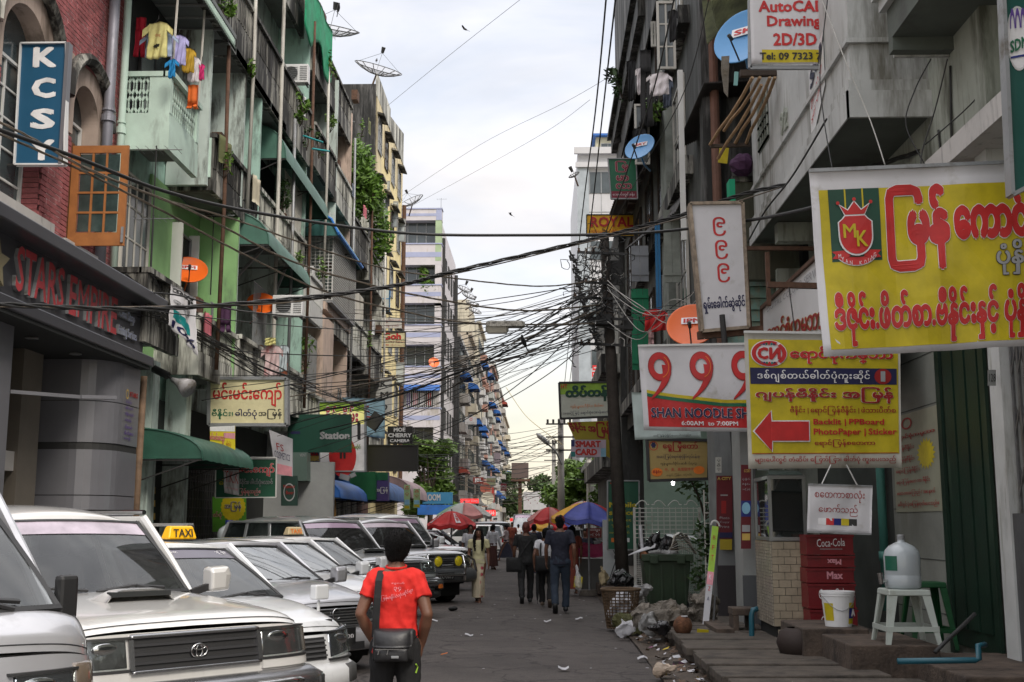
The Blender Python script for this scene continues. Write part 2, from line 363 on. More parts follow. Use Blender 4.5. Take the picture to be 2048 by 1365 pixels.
struct('left_pavement',MB().box(-14,-6.3,-8,69.5,-.05,.14),conc)
struct('left_pavement',MB().box(-14,-6.3,88.5,420,-.05,.14),conc)
rp=struct('right_pavement',MB().box(1.78,9,-8,420,-.05,.16),conc)
struct('gutter',MB().sheet(lambda u,v:(1.3+.55*u,-8+300*v,.012+.012*math.sin(v*2300+u*4)+.03*u),3,300),M('gutter_dirt',(.075,.055,.04),var=.5,sc=6,bump=.8,bsc=40))
for i in range(34):
 y=9.2+i*.5;x1=3.35+random.uniform(-.06,.06)if y<16 else 3.1;rx=random.uniform(-.012,.012)
 mb=MB().ob((1.72+(x1-1.72)/2+random.uniform(-.04,.03),y+.23,.19+random.uniform(-.012,.012)),(x1-1.72,.455,.09),(random.uniform(-.02,.02),rx,random.uniform(-.008,.008)))
 part('slab',mb,concd,rp,bev=.012)
# ================================================================ materials
brickm=M('red_brick',(.33,.10,.105),rough=.85,var=.45,sc=3,bump=.5,bsc=50,stain=.25,ssc=1.5,stc=(.10,.045,.05))
mortar=M('mortar',(.66,.52,.52),var=.3,bump=.4)
stucco=M('stucco_beige',(.42,.33,.28),stain=.5,stc=(.12,.09,.07))
stonew=M('white_stone',(.48,.46,.44),stain=.45)
mint=M('mint_paint',(.40,.60,.52),rough=.7,stain=.5,ssc=1.5,stc=(.06,.07,.06),sc=2,var=.14)
mintc=M('mint_clean',(.5,.64,.56),rough=.65,stain=.3,ssc=.7,stc=(.14,.15,.13))
mintg=M('mint_grime',(.30,.40,.37),stain=.55,ssc=1.6,stc=(.02,.022,.02))
bluew=M('pale_blue_wall',(.54,.63,.59),stain=.52,ssc=1.5,stc=(.06,.055,.045))
mold=M('mouldy_concrete',(.44,.43,.385),stain=.82,ssc=1.5,stc=(.010,.009,.008),vs=.13)
moldl=M('mouldy_light',(.60,.60,.54),stain=.66,ssc=1.3,stc=(.025,.024,.02),vs=.14)
dark=M('dark_interior',(.016,.018,.018),var=.1,bump=0)  # near-black tone puts the shade of unlit interiors into the colour
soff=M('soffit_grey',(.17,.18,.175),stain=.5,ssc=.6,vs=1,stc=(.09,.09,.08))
greenw=M('green_paint',(.25,.45,.19),var=.15,stain=.35,ssc=1.4,stc=(.14,.22,.12))
peach=M('peach_paint',(.62,.48,.40),stain=.4,stc=(.14,.1,.08))
yellw=M('yellow_paint',(.76,.64,.34),stain=.36,ssc=1.2,stc=(.12,.09,.06),vs=.1)
yellm=M('yellow_mould',(.68,.58,.36),stain=.5,ssc=1.3,stc=(.03,.027,.022),vs=.08)
blackm=M('black_mould',(.16,.155,.15),stain=.8,ssc=1.6,stc=(.012,.012,.011),vs=.12)
greym=M('grey_metal',(.3,.31,.32),rough=.5,metal=.4,var=.15,dirt=.3)
dgreym=M('dark_metal',(.03,.03,.03),rough=.6,var=.2)
rustm=M('rusty_metal',(.10,.05,.03),rough=.85,var=.4,sc=8)
acp=M('grey_cladding',(.07,.07,.08),rough=.3,var=.08,bump=0,metal=.2)
acpl=M('grey_cladding_light',(.20,.20,.22),rough=.3,var=.08,bump=0,metal=.25)
glass=M('window_glass',(.05,.065,.07),rough=.12,var=.3,sc=1.2,bump=0,spec=.8)
whitep=M('white_paint',(.62,.62,.6),rough=.55,var=.1,stain=.25,stc=(.25,.24,.22))
offw=M('offwhite_paint',(.55,.53,.48),rough=.6,var=.15,stain=.4,stc=(.15,.14,.12))
pvc=M('plastic_white',(.72,.72,.72),rough=.4,var=.05,bump=0)
cabl=M('black_cable',(.018,.018,.018),rough=.55,var=.1,bump=0)
cabb=M('brown_cable',(.10,.08,.06),rough=.7,var=.4,sc=5,bump=0)
cabw=M('white_cable',(.42,.41,.38),rough=.6,var=.3,bump=0)
awng=M('green_awning',(.07,.17,.13),rough=.5,var=.25,sc=2,stain=.3,stc=(.03,.06,.05))
awnb=M('blue_awning',(.02,.12,.42),rough=.5,var=.25,sc=2,dirt=.2)
leafm=M('leaf_green',(.10,.20,.02),rough=.6,var=.6,sc=7,bump=0)
leafd=M('leaf_dark',(.03,.07,.012),rough=.6,var=.6,sc=6,bump=0)
woodo=M('orange_wood',(.34,.13,.035),rough=.55,var=.2,sc=5)
woodd=M('dark_wood',(.05,.035,.025),rough=.8,var=.4,sc=3)
woodg=M('grey_wood',(.25,.27,.24),rough=.8,var=.3,sc=3)
# ================================================================ parts shared by the fronts
def window_part(root,x,y0,y1,z0,z1,fm,gm=glass,sgn=1,nx=2,nz=2,name='window',d=.06):
 """framed window on a wall at X=x looking towards +X (sgn=1) or -X; frame, glazing bars and pane"""
 a=x+.002*sgn;b=x+d*sgn;t=.05;mb=MB()
 mb.box(a,b,y0,y1,z0,z0+t).box(a,b,y0,y1,z1-t,z1).box(a,b,y0,y0+t,z0+t,z1-t).box(a,b,y1-t,y1,z0+t,z1-t)
 for i in range(1,nx):y=y0+(y1-y0)*i/nx;mb.box(a,b-.02*sgn,y-.018,y+.018,z0+t,z1-t)
 for i in range(1,nz):z=z0+(z1-z0)*i/nz;mb.box(a,b-.025*sgn,y0+t,y1-t,z-.016,z+.016)
 f=part(name,mb,fm,root)
 part('pane',MB().box(a+.001*sgn,a+.018*sgn,y0+t,y1-t,z0+t,z1-t),gm,f);return f
def window_y(root,y,x0,x1,z0,z1,fm,gm=glass,nx=2,nz=2,name='window',d=.06):
 """the same on a wall at Y=y looking at the camera"""
 a=y-.002;b=y-d;t=.05;mb=MB()
 mb.box(x0,x1,b,a,z0,z0+t).box(x0,x1,b,a,z1-t,z1).box(x0,x0+t,b,a,z0+t,z1-t).box(x1-t,x1,b,a,z0+t,z1-t)
 for i in range(1,nx):x=x0+(x1-x0)*i/nx;mb.box(x-.018,x+.018,b+.02,a,z0+t,z1-t)
 for i in range(1,nz):z=z0+(z1-z0)*i/nz;mb.box(x0+t,x1-t,b+.025,a,z-.016,z+.016)
 f=part(name,mb,fm,root);part('pane',MB().box(x0+t,x1-t,a-.018,a-.001,z0+t,z1-t),gm,f);return f
def balusters(mb,p0,p1,z0,z1,step=.13,w=.045):
 """ornate pierced screen: two rows of crossing wavy ribs between points p0,p1 (x,y)"""
 p0,p1=Vector((*p0,0)),Vector((*p1,0));Lh=(p1-p0).length;n=max(2,int(Lh/step));d=(p1-p0)/n
 nn=Vector((d.y,-d.x,0)).normalized()*.03
 for i in range(n):
  for sg in(0,1):
   pts=[]
   for k in range(7):
    t=k/6;ph=(math.sin(t*math.pi*2)*.5+.5)if sg==0 else 1-(math.sin(t*math.pi*2)*.5+.5)
    pts.append(p0+d*(i+ph)+Vector((0,0,z0+(z1-z0)*t)))
   for a,b in zip(pts,pts[1:]):mb.beam(a,b,w,.05,up=nn)
def balcony(root,y0,y1,zr,mat,x0=-8,x1=-7,lattice=False,slabm=None,h=1.0,lip=.28,panelm=None,sides=True):
 """slab, parapet (solid or pierced) and coping of one balcony; zr = rail height"""
 s=1 if x1>x0 else-1;zs=zr-h;slabm=slabm or soff
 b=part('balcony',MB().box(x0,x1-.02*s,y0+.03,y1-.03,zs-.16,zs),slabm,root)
 mb=MB().box(x1-.12*s,x1,y0,y1,zs-lip,zs+.02).box(x1-.12*s,x1-.015*s,y0,y1,zs+.02,zs+.22).box(x1-.16*s,x1+.05*s,y0-.02,y1+.02,zr-.1,zr)
 if sides:mb.box(x0,x1-.12*s,y0,y0+.1,zs-lip,zs+.22).box(x0,x1-.12*s,y0-.02,y0+.12,zr-.1,zr)
 for y in(y0,y1-.14):mb.box(x1-.13*s,x1-.005*s,y,y+.14,zs+.22,zr-.1)
 if lattice:
  balusters(mb,(x1-.07*s,y0+.14),(x1-.07*s,y1-.14),zs+.22,zr-.1)
  if sides:balusters(mb,(x0,y0+.05),(x1-.3*s,y0+.05),zs+.22,zr-.1);mb.box(x1-.42*s,x1-.13*s,y0,y0+.1,zs+.22,zr-.1)
 else:
  mb.box(x1-.1*s,x1-.03*s,y0+.14,y1-.14,zs+.22,zr-.1)
  if sides:mb.box(x0,x1-.13*s,y0+.02,y0+.09,zs+.22,zr-.1)
  n=int((y1-y0)/.16)
  for i in range(n):y=y0+.2+i*.16;(mb.box(x1-.03*s,x1-.008*s,y,y+.07,zs+.26,zr-.16)if y<y1-.2 else 0)
 part('parapet',mb,mat,b);return b
def awning(name,label,y0,y1,x0,x1,z0,z1,mat,group=None,under=None,ribs=True):
 """curved sheet awning springing from the wall x0 at z1, drooping to z0 at x1"""
 r=empty(name,label,'awning',((x0+x1)/2,(y0+y1)/2,z0),0,group)
 def f(u,v):
  a=v*math.pi/2;return(x0+(x1-x0)*math.sin(a)**.9,y0+(y1-y0)*u,z0+(z1-z0)*math.cos(a)**.8+.008*math.sin(u*140))
 part('sheet',MB().shell(f,max(8,int((y1-y0)*8)),8,(0,0,-.02)),mat,r,smooth=True)
 mb=MB()
 for y in(y0+.02,y1-.02):
  mb.prism([f((y-y0)/(y1-y0),k/6)for k in range(7)]+[(x0,y,z0)],(0,.015,0))
 part('end_panel',mb,mat,r)
 mb=MB()
 for y in(y0+.05,(y0+y1)/2,y1-.05):mb.beam((x0,y,z0-.02),(x1,y,z0-.02),.03).beam((x0,y,z0-.55),(x1-.05*(x1-x0),y,z0-.02),.025)
 part('bracket',mb,dgreym,r);return r
def ac_unit(x,y,z,rz,label,group='air conditioner outdoor units',sc=1):
 r=empty('air_conditioner',label,'air conditioner',(x,y,z),rz,group)
 part('housing',MB().box(-.4*sc,.4*sc,0,.28*sc,0,.56*sc),pvc,r,local=True,bev=.015)
 mb=MB();mb.lathe([(.21*sc,0),(.215*sc,-.02)],(-.1*sc,-.004,.28*sc),20,Matrix.Rotation(R(90),3,'X'))
 for k in range(7):mb.box(-.3*sc,.1*sc,-.016,-.008,(.09+.06*k)*sc,(.105+.06*k)*sc)
 for k in range(8):mb.box(.16*sc,.37*sc,-.012,-.004,(.08+.055*k)*sc,(.1+.055*k)*sc)
 part('grille',mb,greym,r,local=True);part('fan',MB().cyl((-.1*sc,-.003,.28*sc),(-.1*sc,-.006,.28*sc),.2*sc,n=20),dark,r,local=True)
 part('bracket',MB().box(-.36*sc,-.32*sc,-.02,.34*sc,-.05,-.005).box(.32*sc,.36*sc,-.02,.34*sc,-.05,-.005),dgreym,r,local=True);return r
def dish(name,label,c,rad,aim,mat,text=None,tcol='white',mount=(0,.0,-.6),group=None,pole=True,txtu='IPM'):
 """solid offset dish: c = centre, aim = direction it looks"""
 r=empty(name,label,'satellite dish',tuple(c),0,group);a=Vector(aim).normalized();c=Vector(c)
 u=a.cross(Vector((0,0,1))).normalized();v=u.cross(a);Mx=Matrix((u,v,a)).transposed()
 prof=[(rad*t,-rad*.16*(1-t*t))for t in(.02,.25,.5,.75,.92,1)]+[(rad*1.02,.0),(rad*1.02,-.02),(rad*.9,-.05*rad-.02),(rad*.5,-rad*.14-.02),(.02,-rad*.18-.02)]
 part('reflector',MB().lathe([(p,q2)for p,q2 in prof],c,30,Mx),mat,r,smooth=True)
 tip=c+a*rad*.85+v*-rad*.55
 base=c-v*rad*1.0
 part('feed_arm',MB().tube([c-v*rad*.98-a*.02,tip],.014,6).cyl(tip-a*.02,tip-a*.14,.035,.03),dgreym,r)
 m=Vector(mount)+c;part('mount',MB().tube([c-a*rad*.2,c-a*rad*.25-v*rad*.4,(c-a*rad*.3-v*rad*.9+m)/2,m],.022,8),mat,r,smooth=True)
 if text:
  s=Sign(c+v*.42*rad-u*.45*rad,c+v*.42*rad+u*.45*rad,c+v*.02*rad+u*.45*rad,c+v*.02*rad-u*.45*rad,gap=.003);s.n=a if a.dot(EYE-c)>0 else-a
  off=-.1*rad;s.c=[p+a*off*1.0 for p in s.c]
  fl=u.dot(CM.col[0])<0
  if fl:s.c=[s.c[1],s.c[0],s.c[3],s.c[2]]
  s.rect(0,0,1,.8,tcol,1)
  s.text(text,.1,.14,.9,.66,'red',k=2,bold=.05)
  for(kd,col),mb in s.dec.items():part(kd,mb,PM(col),r)
 return r
def mesh_dish(label,c,rad,aim,pole,group='mesh satellite dishes on the roofs',s=1):
 r=empty('mesh_satellite_dish',label,'satellite dish',tuple(c),0,group);a=Vector(aim).normalized();c=Vector(c)
 u=a.cross(Vector((0,1,0))).normalized();v=u.cross(a);Mx=Matrix((u,v,a)).transposed()
 def q(t,an):return c+Mx@Vector((rad*t*math.cos(an),rad*t*math.sin(an),-rad*.3*(1-t*t)))
 mb=MB()
 for i in range(12):mb.tube([q(t,i*math.pi/6)for t in(.02,.35,.7,1)],.022*s,4)
 for t in(.5,1):mb.tube([q(t,k*math.pi/14)for k in range(29)],.02*s if t==1 else.012*s,4)
 part('rib',mb,dgreym,r)
 part('mesh',MB().lathe([(rad*t,-rad*.3*(1-t*t))for t in(.03,.3,.6,.8,1)],c,28,Mx),MATS.get('dish_mesh')or meshmat(),r,smooth=True)
 f=c+a*rad*.62;mb=MB().cyl(f,f+a*.28*s,.07*s,.1*s)
 for k in range(3):mb.tube([q(1,k*2.1+.3),f],.009*s,4)
 part('feed_horn',mb,dgreym,r)
 part('mast',MB().cyl(q(.02,0),Vector(pole),.04*s,.05*s,6),rustm,r);return r
def meshmat():
 m=M('dish_mesh',(.42,.42,.43),rough=.6,var=.05,bump=0,alpha=.42);return m
def aerial(x,y,z,h,label=None,n=6,tilt=0,group='television aerials'):
 r=empty('television_aerial',label or 'thin yagi television aerial on a mast','aerial',(x,y,z),0,group)
 part('mast',MB().cyl((0,0,0),(0,0,h),.016,.012,5),dgreym,r,local=True)
 mb=MB().cyl((-.35,-.1,h-.1),(.45,.1,h-.05),.009,n=4)
 for k in range(n):x_=-.3+.7*k/(n-1);mb.cyl((x_,-.25+.01*k,h-.09+.005*k),(x_,.25,h-.08),.006,n=4)
 part('element',mb,greym,r,local=True);return r
def leaves(mb,c,r,n,size,flat=0):
 for _ in range(n):
  while True:
   p=Vector((random.uniform(-1,1),random.uniform(-1,1),random.uniform(-1,1)))
   if.25<p.length<1:break
  p=Vector(c)+Vector((p.x*r[0],p.y*r[1],p.z*r[2]));a=Vector((random.gauss(0,1),random.gauss(0,1),random.gauss(0,.6))).normalized();b=a.cross(Vector((random.gauss(0,1),random.gauss(0,1),random.gauss(0,1)))).normalized()
  s=size*random.uniform(.4,1.8);mb.add([p-a*s,p+b*s*.35,p+a*s,p-b*s*.35],[(0,1,2,3)])
def plant(name,label,c,r,n,size,mat,cat='plant',stems=5,group=None):
 rt=empty(name,label,cat,(c[0],c[1],c[2]-r[2]),0,group);mb=MB();st=MB()
 for k in range(stems):
  p=Vector(c)+Vector((random.uniform(-.7,.7)*r[0],random.uniform(-.7,.7)*r[1],random.uniform(-.6,.8)*r[2]))
  st.tube([(c[0],c[1],c[2]-r[2]*.95),((c[0]+p.x)/2+.05,(c[1]+p.y)/2,(c[2]-r[2]+p.z)/2),tuple(p)],.012,4)
  leaves(mb,p,(r[0]*.55,r[1]*.55,r[2]*.5),n//stems,size)
 part('foliage',mb,mat,rt,kind='stuff');part('stem',st,woodd,rt);return rt

# ================================================================ LEFT: brick building
bb=empty('brick_building','old red brick building with arched windows above the grey shop fascia','building',(-9,17,0))
WIN=[(12.8,14.4,6.45,8.9),(16.1,17.65,6.45,8.9),(18.75,19.85,6.35,8.75)]
mb=MB();zt=14.5;ys=[11.]
for y0,y1,z0,z1 in WIN:ys+=[y0-.25,y1+.25]
ys.append(21.0)
for i in range(0,len(ys),2):mb.box(-8.4,-8.007,ys[i],ys[i+1],5.5,zt)
for y0,y1,z0,z1 in WIN:mb.box(-8.4,-8.007,y0-.25,y1+.25,5.5,z0-.15).box(-8.4,-8.007,y0-.25,y1+.25,z1+(y1-y0)/2+.35,zt)
part('wall_core',mb,mortar,bb)
part('inner_wall',MB().box(-9.2,-8.62,11,21.0,0,zt),dark,bb)
mbs=MB();mhood=MB();msill=MB()
for y0,y1,z0,z1 in WIN:
 c=(y0+y1)/2;r0=(y1-y0)/2;T=z1+r0+.35;N_=14;mbs=MB()
 for sg in(-1,1):
  a=[(-8.0,c+sg*r0*math.cos(t),z1+r0*math.sin(t))for t in[math.pi/2*k/N_ for k in range(N_+1)]]
  b=[(-8.0,c+sg*(r0+.25),z1+(T-z1)*min(1,k/N_*1.6))if k/N_<.62 else(-8.0,c+sg*(r0+.25)*(1-(k/N_-.62)/.38),T)for k in range(N_+1)]
  for k in range(N_):mbs.hexa([Vector(p)+Vector((dx,0,0))for dx in(-.38,0)for p in(a[k],a[k+1],b[k+1],b[k])])
 mbs.box(-8.4,-8.0,y0-.25,y0,z1-.5,z1).box(-8.4,-8.0,y1,y1+.25,z1-.5,z1)
 hp=[(-7.93,c+(r0+.4)*math.cos(t),z1+.05+(r0+.42)*math.sin(t))for t in[math.pi*k/18 for k in range(19)]]
 mhood.tube(hp,.11,6)
 _part('arch_surround',mbs,stucco,bb)
 msill.box(-8.35,-7.86,y0-.32,y1+.32,z0-.16,z0-.002)
part('hood_mould',mhood,mold,bb);part('sill',msill,stonew,bb)
for y0,y1,z0,z1 in WIN:
 window_part(bb,-8.36,y0+.01,y1-.01,z0,z1-.02,whitep,nx=2,nz=5,d=.07)
 r0=(y1-y0)/2;c=(y0+y1)/2
 part('fanlight',MB().prism([(-8.33,c+r0*math.cos(t),z1+r0*math.sin(t))for t in[math.pi*k/14 for k in range(15)]],(.02,0,0)),glass,bb)
 for k in range(int((z1-z0-.55)/.0885)+1):
  for y,sg in((y0-.001,-1),(y1+.001,1)):mbs2=None
cells=[];row=0;z=5.55
while z<13.2:
 y=12.9-(row%2)*.12
 while y<20.95:
  a,b=y,min(y+.228,20.98);cut=[(a,b)]
  for y0,y1,z0,z1 in WIN:
   m_=.25 if z>z1-.55 else 0
   r0=(y1-y0)/2
   if z0-.17<z+.04<z1+r0+.34:
    nc=[]
    for(p,q_)in cut:
     lo,hi=y0-m_,y1+m_
     if q_<=lo or p>=hi:nc.append((p,q_))
     else:
      if p<lo-.04:nc.append((p,lo-.004))
      if q_>hi+.04:nc.append((hi+.004,q_))
    cut=nc
  cells+=[(p,q_,z)for p,q_ in cut if q_-p>.03]
  y+=.24
 z+=.0885;row+=1
vis=[c for c in cells if 15.5<c[0]and c[2]<12.2]
vis.sort(key=lambda c:c[0]**2+64+(c[2]-1.65)**2);first=set(vis[:285]);rest=[c for c in cells if c not in first]
bsrc=part('brick',MB().box(-8.03,-8.0,-.112,.112,0,.073),brickm,bb,local=True)
bsrc.parent=bb;W0=WM[bb.name].inverted()
k=0
for(p,q_,z)in vis[:285]:
 Mx=W0@Matrix.Translation((random.uniform(-.004,.006),(p+q_)/2,z))@Matrix.Diagonal((1,(q_-p)/.228,1,1))
 if k==0:bsrc.matrix_local=Mx
 else:inst(bsrc,bb,Mx)
 k+=1
mb=MB()
for(p,q_,z)in rest:mb.box(-8.03,-8.0+random.uniform(-.004,.006),p,q_-.004,z,z+.073)
for y0,y1,z0,z1 in WIN:
 z=z0
 while z<z1-.56:mb.box(-8.36,-8.032,y1+.001,y1+.02,z,z+.078);z+=.0885
part('brickwork',mb,brickm,bb,kind='stuff')
part('wall_return',MB().box(-8.4,-8.035,21.0,21.05,5.5,zt),mortar,bb)
t=empty('open_casement','orange-brown wooden casement window with twelve panes swung open from the brick wall','window',(-8,18.8,6.3))
a,b,z0,z1,Y=HY(139,400,18.8).x,HY(252,400,18.8).x,HY(140,492,18.8).z,HY(140,292,18.8).z,18.8
fr=MB();fw_=.13
fr.box(a,b,Y,Y+.05,z0,z0+fw_+.1).box(a,b,Y,Y+.05,z1-fw_,z1).box(a,a+fw_,Y,Y+.05,z0+fw_+.1,z1-fw_).box(b-fw_,b,Y,Y+.05,z0+fw_+.1,z1-fw_)
gx0,gx1,gz0,gz1=a+fw_,b-fw_,z0+fw_+.1,z1-fw_
for i in(1,2):x=gx0+(gx1-gx0)*i/3;fr.box(x-.018,x+.018,Y+.005,Y+.045,gz0,gz1)
for i in(1,2,3):z=gz0+(gz1-gz0)*i/4;fr.box(gx0,gx1,Y+.008,Y+.042,z-.018,z+.018)
part('frame',fr,woodo,t)
mirr=M('casement_glass',(.10,.15,.14),rough=.08,metal=.55,var=.55,sc=2.2,bump=.03,bsc=4)
for i in range(3):
 for j in range(4):
  part('pane',MB().box(gx0+(gx1-gx0)*i/3+.02,gx0+(gx1-gx0)*(i+1)/3-.02,Y+.02,Y+.028,gz0+(gz1-gz0)*j/4+.02,gz0+(gz1-gz0)*(j+1)/4-.02),mirr,t)
part('frame_post',MB().box(a-.14,a-.01,Y-.04,Y+.12,z0-.02,z1+.06),M('brown_wood',(.12,.045,.015),rough=.7),t)
part('handle',MB().box(b-.05,b-.01,Y-.03,Y,z0+.05,z0+.32),greym,t)
for nm,px,mt_,rr,lb in(('drain_pipe',213,M('lilac_pipe',(.26,.26,.30),rough=.5,metal=.3,stain=.3),.095,'thick grey iron drain pipe at the corner of the brick building'),('drain_pipe',240,mintc,.07,'pale mint painted drain pipe beside the white balcony')):
 p=HX(px,300,-7.86);r=empty(nm,lb,'drain pipe',(p.x,p.y,5.6 if px==213 else 4),0)
 part('pipe',MB().cyl((p.x,p.y,4.2),(p.x,p.y,14.5),rr,n=14),mt_,r,smooth=True)
 part('collar',MB().cyl((p.x,p.y,8.9),(p.x,p.y,9.02),rr*1.35,n=14).cyl((p.x,p.y,9.1),(p.x,p.y,9.14),rr*1.25,n=14).cyl((p.x,p.y,12.4),(p.x,p.y,12.55),rr*1.35,n=14),mt_,r)
s=Sign(HY(43,88,17.2),HY(134,87,17.2),HY(130,330,17.2),HY(30,330,17.2))
pn=M('sign_blue',(.012,.085,.17),rough=.45,var=.06,bump=0)
for i,ch in enumerate('KCSY'):s.text(ch,.27,.03+.255*i,.78,.20+.255*i,'white',bold=.06,fk='i',k=1)
r=s.make('hanging_sign','tall blue sign with white letters KCSY on the brick wall','sign',pn,thick=.09,frame=pvc,fw=.025)
part('bracket',MB().beam(HY(-20,90,17.2),HY(45,91,17.2),.03).beam(HY(-20,331,17.2),HY(34,330,17.2),.03),dgreym,r)
part('edge',MB().box(HY(134,87,17.2).x,HY(141,87,17.2).x,17.15,17.3,HY(130,330,17.2).z,HY(134,87,17.2).z),acpl,r)
sf=empty('shop_facade','dark grey metal shop front with raised red letters STARS EMPIRE','shop front',(-7.5,17,0))
part('fascia',MB().box(-8.35,-7.1,11,20.2,4.60,5.46),acp,sf)
part('upper_lip',MB().box(-8.02,-6.75,11,20.4,5.46,5.66),acp,sf,bev=.02)
part('lower_lip',MB().box(-8.6,-6.92,11,20.3,4.42,4.60),acp,sf,bev=.02)
part('soffit',MB().box(-8.6,-6.95,11.1,20.2,4.36,4.418),dark,sf)
for k in range(5):part('downlight',MB().lathe([(.02,0),(.09,0),(.1,-.02),(.06,-.03)],(-7.45,13.3+1.6*k,4.355),12),greym,sf)
def raised(text,o,du,dv,u0,v0,w,h,dep,face,side,parent,bold=.02,fk='i',name='letter'):
 bold=min(bold,.016)
 g,bb_=layout(text,bold,fk);sx=w/(bb_[1]-bb_[0]);sy=h/(bb_[3]-bb_[2]);o,du,dv=Vector(o),Vector(du),Vector(dv);nn=du.cross(dv)
 for ch_,(v,f)in zip(text,g):
  if not v:continue
  mb=MB();P=lambda x,y,e:o+du*(u0+(x-bb_[0])*sx)+dv*(v0+(y-bb_[2])*sy)+nn*e
  mb.mat(0).add([P(x,y,dep)for x,y in v],f);cnt={}
  for fc in f:
   for i in range(len(fc)):a_,b_=fc[i],fc[(i+1)%len(fc)];cnt[(min(a_,b_),max(a_,b_))]=cnt.get((min(a_,b_),max(a_,b_)),0)+1
  mb.mat(1)
  for(a_,b_),c_ in cnt.items():
   if c_==1:mb.add([P(*v[a_],0),P(*v[b_],0),P(*v[b_],dep),P(*v[a_],dep)],[(0,1,2,3)])
  part(name,mb,[face,side],parent)
rl=M('red_letter',(.46,.05,.06),rough=.4,var=.25,sc=5,bump=0)
yS,yE=HX(25,550,-7.1).y,HX(228,640,-7.1).y
zL=4.76;zH=5.36
sp=(yE-yS)
raised('STARS',(-7.1,0,0),(0,1,0),(0,0,1),yS,zL,sp*.42,zH-zL+.03,.05,rl,greym,sf,bold=.05)
raised('EMPIRE',(-7.1,0,0),(0,1,0),(0,0,1),yS+sp*.475,zL,sp*.525,zH-zL,.05,rl,greym,sf,bold=.05)
bl=M('blue_letter',(.30,.33,.46),rough=.35,var=.1,bump=0)
raised('One Stop',(-7.1,0,0),(0,1,0),(0,0,1),yE+.1,5.05,.75,.2,.05,bl,greym,sf,bold=.03)
raised('Printing Services',(-7.1,0,0),(0,1,0),(0,0,1),yE+.1,4.76,.88,.2,.05,bl,greym,sf,bold=.03)
st=[]
c=HX(-2,545,-7.0)
for k in range(10):a_=math.pi/2+k*math.pi/5;rr=.36 if k%2==0 else.16;st.append((-7.09,c.y+rr*math.cos(a_),5.02+rr*math.sin(a_)))
part('star_emblem',MB().prism(st,(.06,0,0)),M('gold_face',(.42,.36,.22),rough=.35,metal=.5),sf)
pier=[]
for k in range(9):
 t_=math.pi/2*k/8;pier.append((-7.72+.62*math.sin(t_),19.35-.62*math.cos(t_)))
pier=[(-8.6,18.73)]+pier+[(-7.1,20.15),(-8.6,20.15)]
zz=[0,2.1,2.115,2.88,2.96,3.66,3.675,4.36]
for i,(za,zb_)in enumerate(((0,2.105),(2.12,2.86),(2.98,3.66),(3.675,4.355))):part('cladding_panel',MB().prism([(x,y,za)for x,y in pier],(0,0,zb_-za)),acpl,sf)
inn=[(x-.015 if x>-8 else x,y+.01)for x,y in pier]
part('band',MB().prism([(x,y,2.862)for x,y in inn],(0,0,.116)),dgreym,sf)
part('pier_core',MB().prism([(x-.03,y+.02,0)for x,y in pier],(0,0,4.35)),dgreym,sf)
ss=Sign((-7.1,19.45,3.95),(-7.1,20.1,3.95),(-7.1,20.1,3.0),(-7.1,19.45,3.0),gap=.004);ss.n=Vector((1,0,0))
ss.text('STARS',.3,.04,.9,.13,'dred',bold=.04);ss.ring(.15,.1,.1,.09,.3,'gold',1)
for k,tx in enumerate(('ကြော်ငြာ','ဆိုင်းဘုတ်','ဗီနိုင်းပုံနှိပ်','ဓါတ်ပုံအမြန်','လိပ်စာကတ်','ဖိတ်စာ','စတေကာပုံနှိပ်')):ss.text(tx,.05,.2+.11*k,.5+.09*(k%3),.28+.11*k,'purple',bold=.015)
for(kd,col),mb in ss.dec.items():part(kd,mb,PM(col),sf)
tile=M('beige_tile',(.16,.14,.115),rough=.5,var=.15)
part('tiled_pier',MB().box(-8.6,-8.05,17.6,18.3,0,4.36),tile,sf)
part('back_wall',MB().box(-9.2,-8.62,11,21,0,4.36),M('shop_dark',(.05,.048,.045),var=.3),sf)
part('sill',MB().box(-8.62,-8.1,11,18.35,2.45,2.75),stonew,sf)
for k in range(3):window_part(sf,-8.6,12.6+1.62*k,14.1+1.62*k,2.76,4.2,dgreym,nx=3,nz=1,name='shop_window',d=.07)
part('roller_door',MB().box(-8.6,-8.5,12.5,17.5,.14,2.3),M('dusty_grey',(.10,.1,.095),var=.3),sf)
part('end_pier',MB().box(-8.6,-7.3,15.0,15.6,0,4.36),acpl,sf)
part('lamp_arm',MB().beam((-7.3,15.6,3.45),(-6.6,16.3,3.45),.05).beam((-6.6,16.3,3.45),(-6.2,16.6,3.47),.12,.05),acpl,sf)
p=HX(290,700,-7.2)
one('wooden_post',MB().tube([(-7.2,20.6,.1),(-7.22,20.6,2),(-7.19,20.6,4.3)],[.075,.07,.06],8),M('post_brown',(.16,.10,.06),var=.4,sc=6),'thin brown wooden pole standing between the grey shop front and the mint house','pole',smooth=True)
